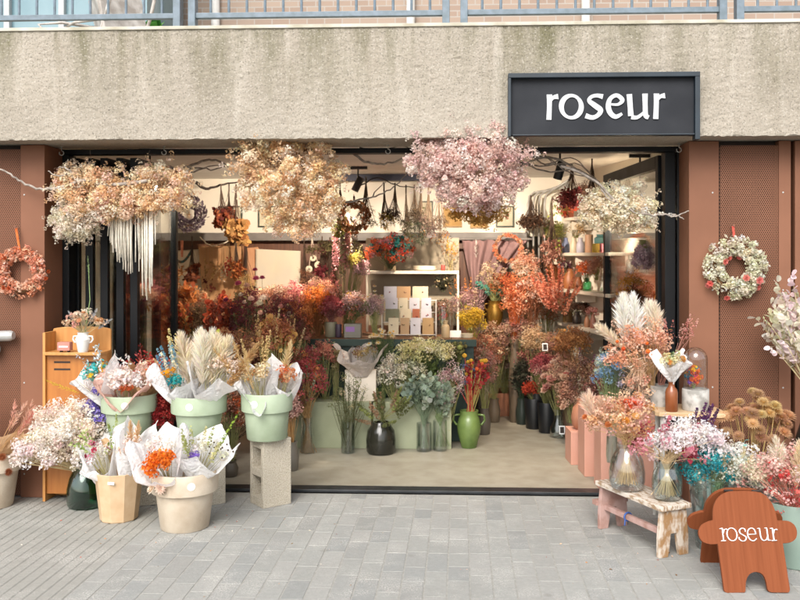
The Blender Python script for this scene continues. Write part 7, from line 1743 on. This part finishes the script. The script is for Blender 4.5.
# floor vases under the bunches that stand on the shop floor
for i, (u, v, Y, tone, what) in enumerate(((480, 400, 8.3, '5a5048', 'rust heather bunch'), (515, 345, 8.6, '7a6a58', 'flame orange curly bunch'), (532, 350, 8.6, '4a4a48', 'spiky red and white bunch'),
        (520, 390, 8.6, '8a7460', 'beige and rose hydrangea bunch'), (537, 400, 8.3, '3c3c3c', 'pale beige hydrangea'), (570, 400, 7.9, '6a5040', 'golden brown hydrangea bunch'), (580, 410, 7.6, '4c443c', 'brown and mauve filler bunch'),
        (548, 360, 9.0, '84705c', 'tawny grass bunch in the corner'), (556, 395, 8.2, '54483e', 'pinkish brown bunch by the angled wall'), (532, 400, 8.6, '3e3a38', 'rosy heather bunch'), (594, 420, 7.3, '5e4a40', 'dark plum bunch behind the peach plinths'),
        (484, 415, 8.0, '6e665c', 'heather and rose bunch at the counter end'), (494, 405, 8.6, '8c7c68', 'mixed cream and rust bunch'), (572, 430, 7.6, '725c4c', 'terracotta and beige low bunch'), (522, 405, 8.5, '34403a', 'dark green foliage bunch'),
        (262, 450, 6.95, '5c5a52', 'amber physalis bunch behind the sage pots'), (230, 475, 6.4, '6c6254', 'low brown and orange bunch between two sage pots'), (291, 450, 6.6, '8a8478', 'dusty pink hydrangea by the rightmost sage pot'), (225, 440, 6.8, '4e463e', 'taupe and gold dried mass'), (272, 450, 6.8, '7c7464', 'golden seed and wheat sheaf'))):
    b_ = P(u, v, Y); top = max(.12, b_.z + .06); r0 = .055
    vase('floor_vase', f'{("tall" if top > .35 else "short")} {("dark" if int(tone[:2], 16) < 0x60 else "brownish")} floor vase under the {what}', 'vase', (b_.x, Y, .006),
         [(0, 0), (r0 * .9, 0), (r0, .01), (r0 * 1.15, top * .5), (r0 * .8, top * .85), (r0 * .9, top), (r0 * .75, top), (r0 * .7, top * .85), (0, top * .4)], clr(tone, .6, .4), 24, 'floor vases under the dried bunches')
# ================================================================== LIGHT, SKY, CAMERA
spot(358, 184, 8.3, (-1.8, 8.2, .7), 'black cylinder spotlight on a stalk between the cream and pink clouds', 270)
spot(455, 172, 7.2, (.3, 9.3, 1.3), 'black spotlight high behind the pink flower cloud', 210)
spot(640, 190, 7.4, (.9, 8.9, 1.2), 'black spotlight behind the small cream flower cloud', 150)
spot(300, 172, 7.3, (-2.2, 9.5, 1.6), 'black spotlight hidden behind the big cream cloud', 180)
spot(560, 170, 6.9, (.2, 7.4, .1), 'added fill spotlight behind the tangle of grey vines', 70)  # unseen lamp added to brighten the shop floor
spot(150, 176, 6.9, (-2.0, 8.2, .8), 'added fill spotlight behind the left cream cloud', 330)  # unseen lamp added to brighten the autumn bunches

w = bpy.data.worlds.new('World'); SC.world = w; w.use_nodes = True
nt = w.node_tree; bg_ = nt.nodes['Background']
sky = nt.nodes.new('ShaderNodeTexSky'); sky.sky_type = 'NISHITA'; sky.sun_disc = False
SUN_EL, SUN_AZ = R(42), R(192)          # azimuth clockwise from +Y: the sun stands behind the camera, a little to its left
sky.sun_elevation = SUN_EL; sky.sun_rotation = SUN_AZ; sky.dust_density = 3.0; sky.air_density = 1.0; sky.ozone_density = 1.0
hs = nt.nodes.new('ShaderNodeHueSaturation'); hs.inputs['Saturation'].default_value = .35     # an overcast, near-neutral sky
nt.links.new(sky.outputs['Color'], hs.inputs['Color']); nt.links.new(hs.outputs['Color'], bg_.inputs['Color']); bg_.inputs['Strength'].default_value = .15
sl = bpy.data.lights.new('sun', 'SUN'); sl.energy = 1.5; sl.angle = R(40); sl.color = (1, .97, .93)
so = bpy.data.objects.new('sun', sl); COL.objects.link(so)
dvec = Vector((math.sin(SUN_AZ) * math.cos(SUN_EL), math.cos(SUN_AZ) * math.cos(SUN_EL), math.sin(SUN_EL)))
so.rotation_euler = dvec.to_track_quat('Z', 'Y').to_euler(); so.location = dvec * 30

cd_ = bpy.data.cameras.new('camera'); cam = bpy.data.objects.new('camera', cd_); COL.objects.link(cam)
cam.location = (0, 0, CH); cam.rotation_euler = (R(90), 0, YAW)
cd_.sensor_width = 36; cd_.lens = 36 * F / 800
cd_.shift_x = -(CX - 400) / 800; cd_.shift_y = (CY - 300) / 800
cd_.clip_start = .1; cd_.clip_end = 400
cd_.dof.use_dof = True; cd_.dof.focus_distance = 5.6; cd_.dof.aperture_fstop = 3.2
SC.camera = cam
vs_ = SC.view_settings; vs_.view_transform = 'Standard'; vs_.look = 'None'; vs_.gamma = 1; vs_.exposure = 1.0; vs_.use_curve_mapping = False
SC.cycles.use_denoising = True
SC.cycles.denoiser = 'OPENIMAGEDENOISE'; SC.cycles.denoising_input_passes = 'RGB_ALBEDO_NORMAL'
SC.cycles.max_bounces = 12; SC.cycles.diffuse_bounces = 7; SC.cycles.glossy_bounces = 3; SC.cycles.transmission_bounces = 4; SC.cycles.transparent_max_bounces = 16
SC.cycles.sample_clamp_indirect = 6; SC.cycles.caustics_reflective = False; SC.cycles.caustics_refractive = False
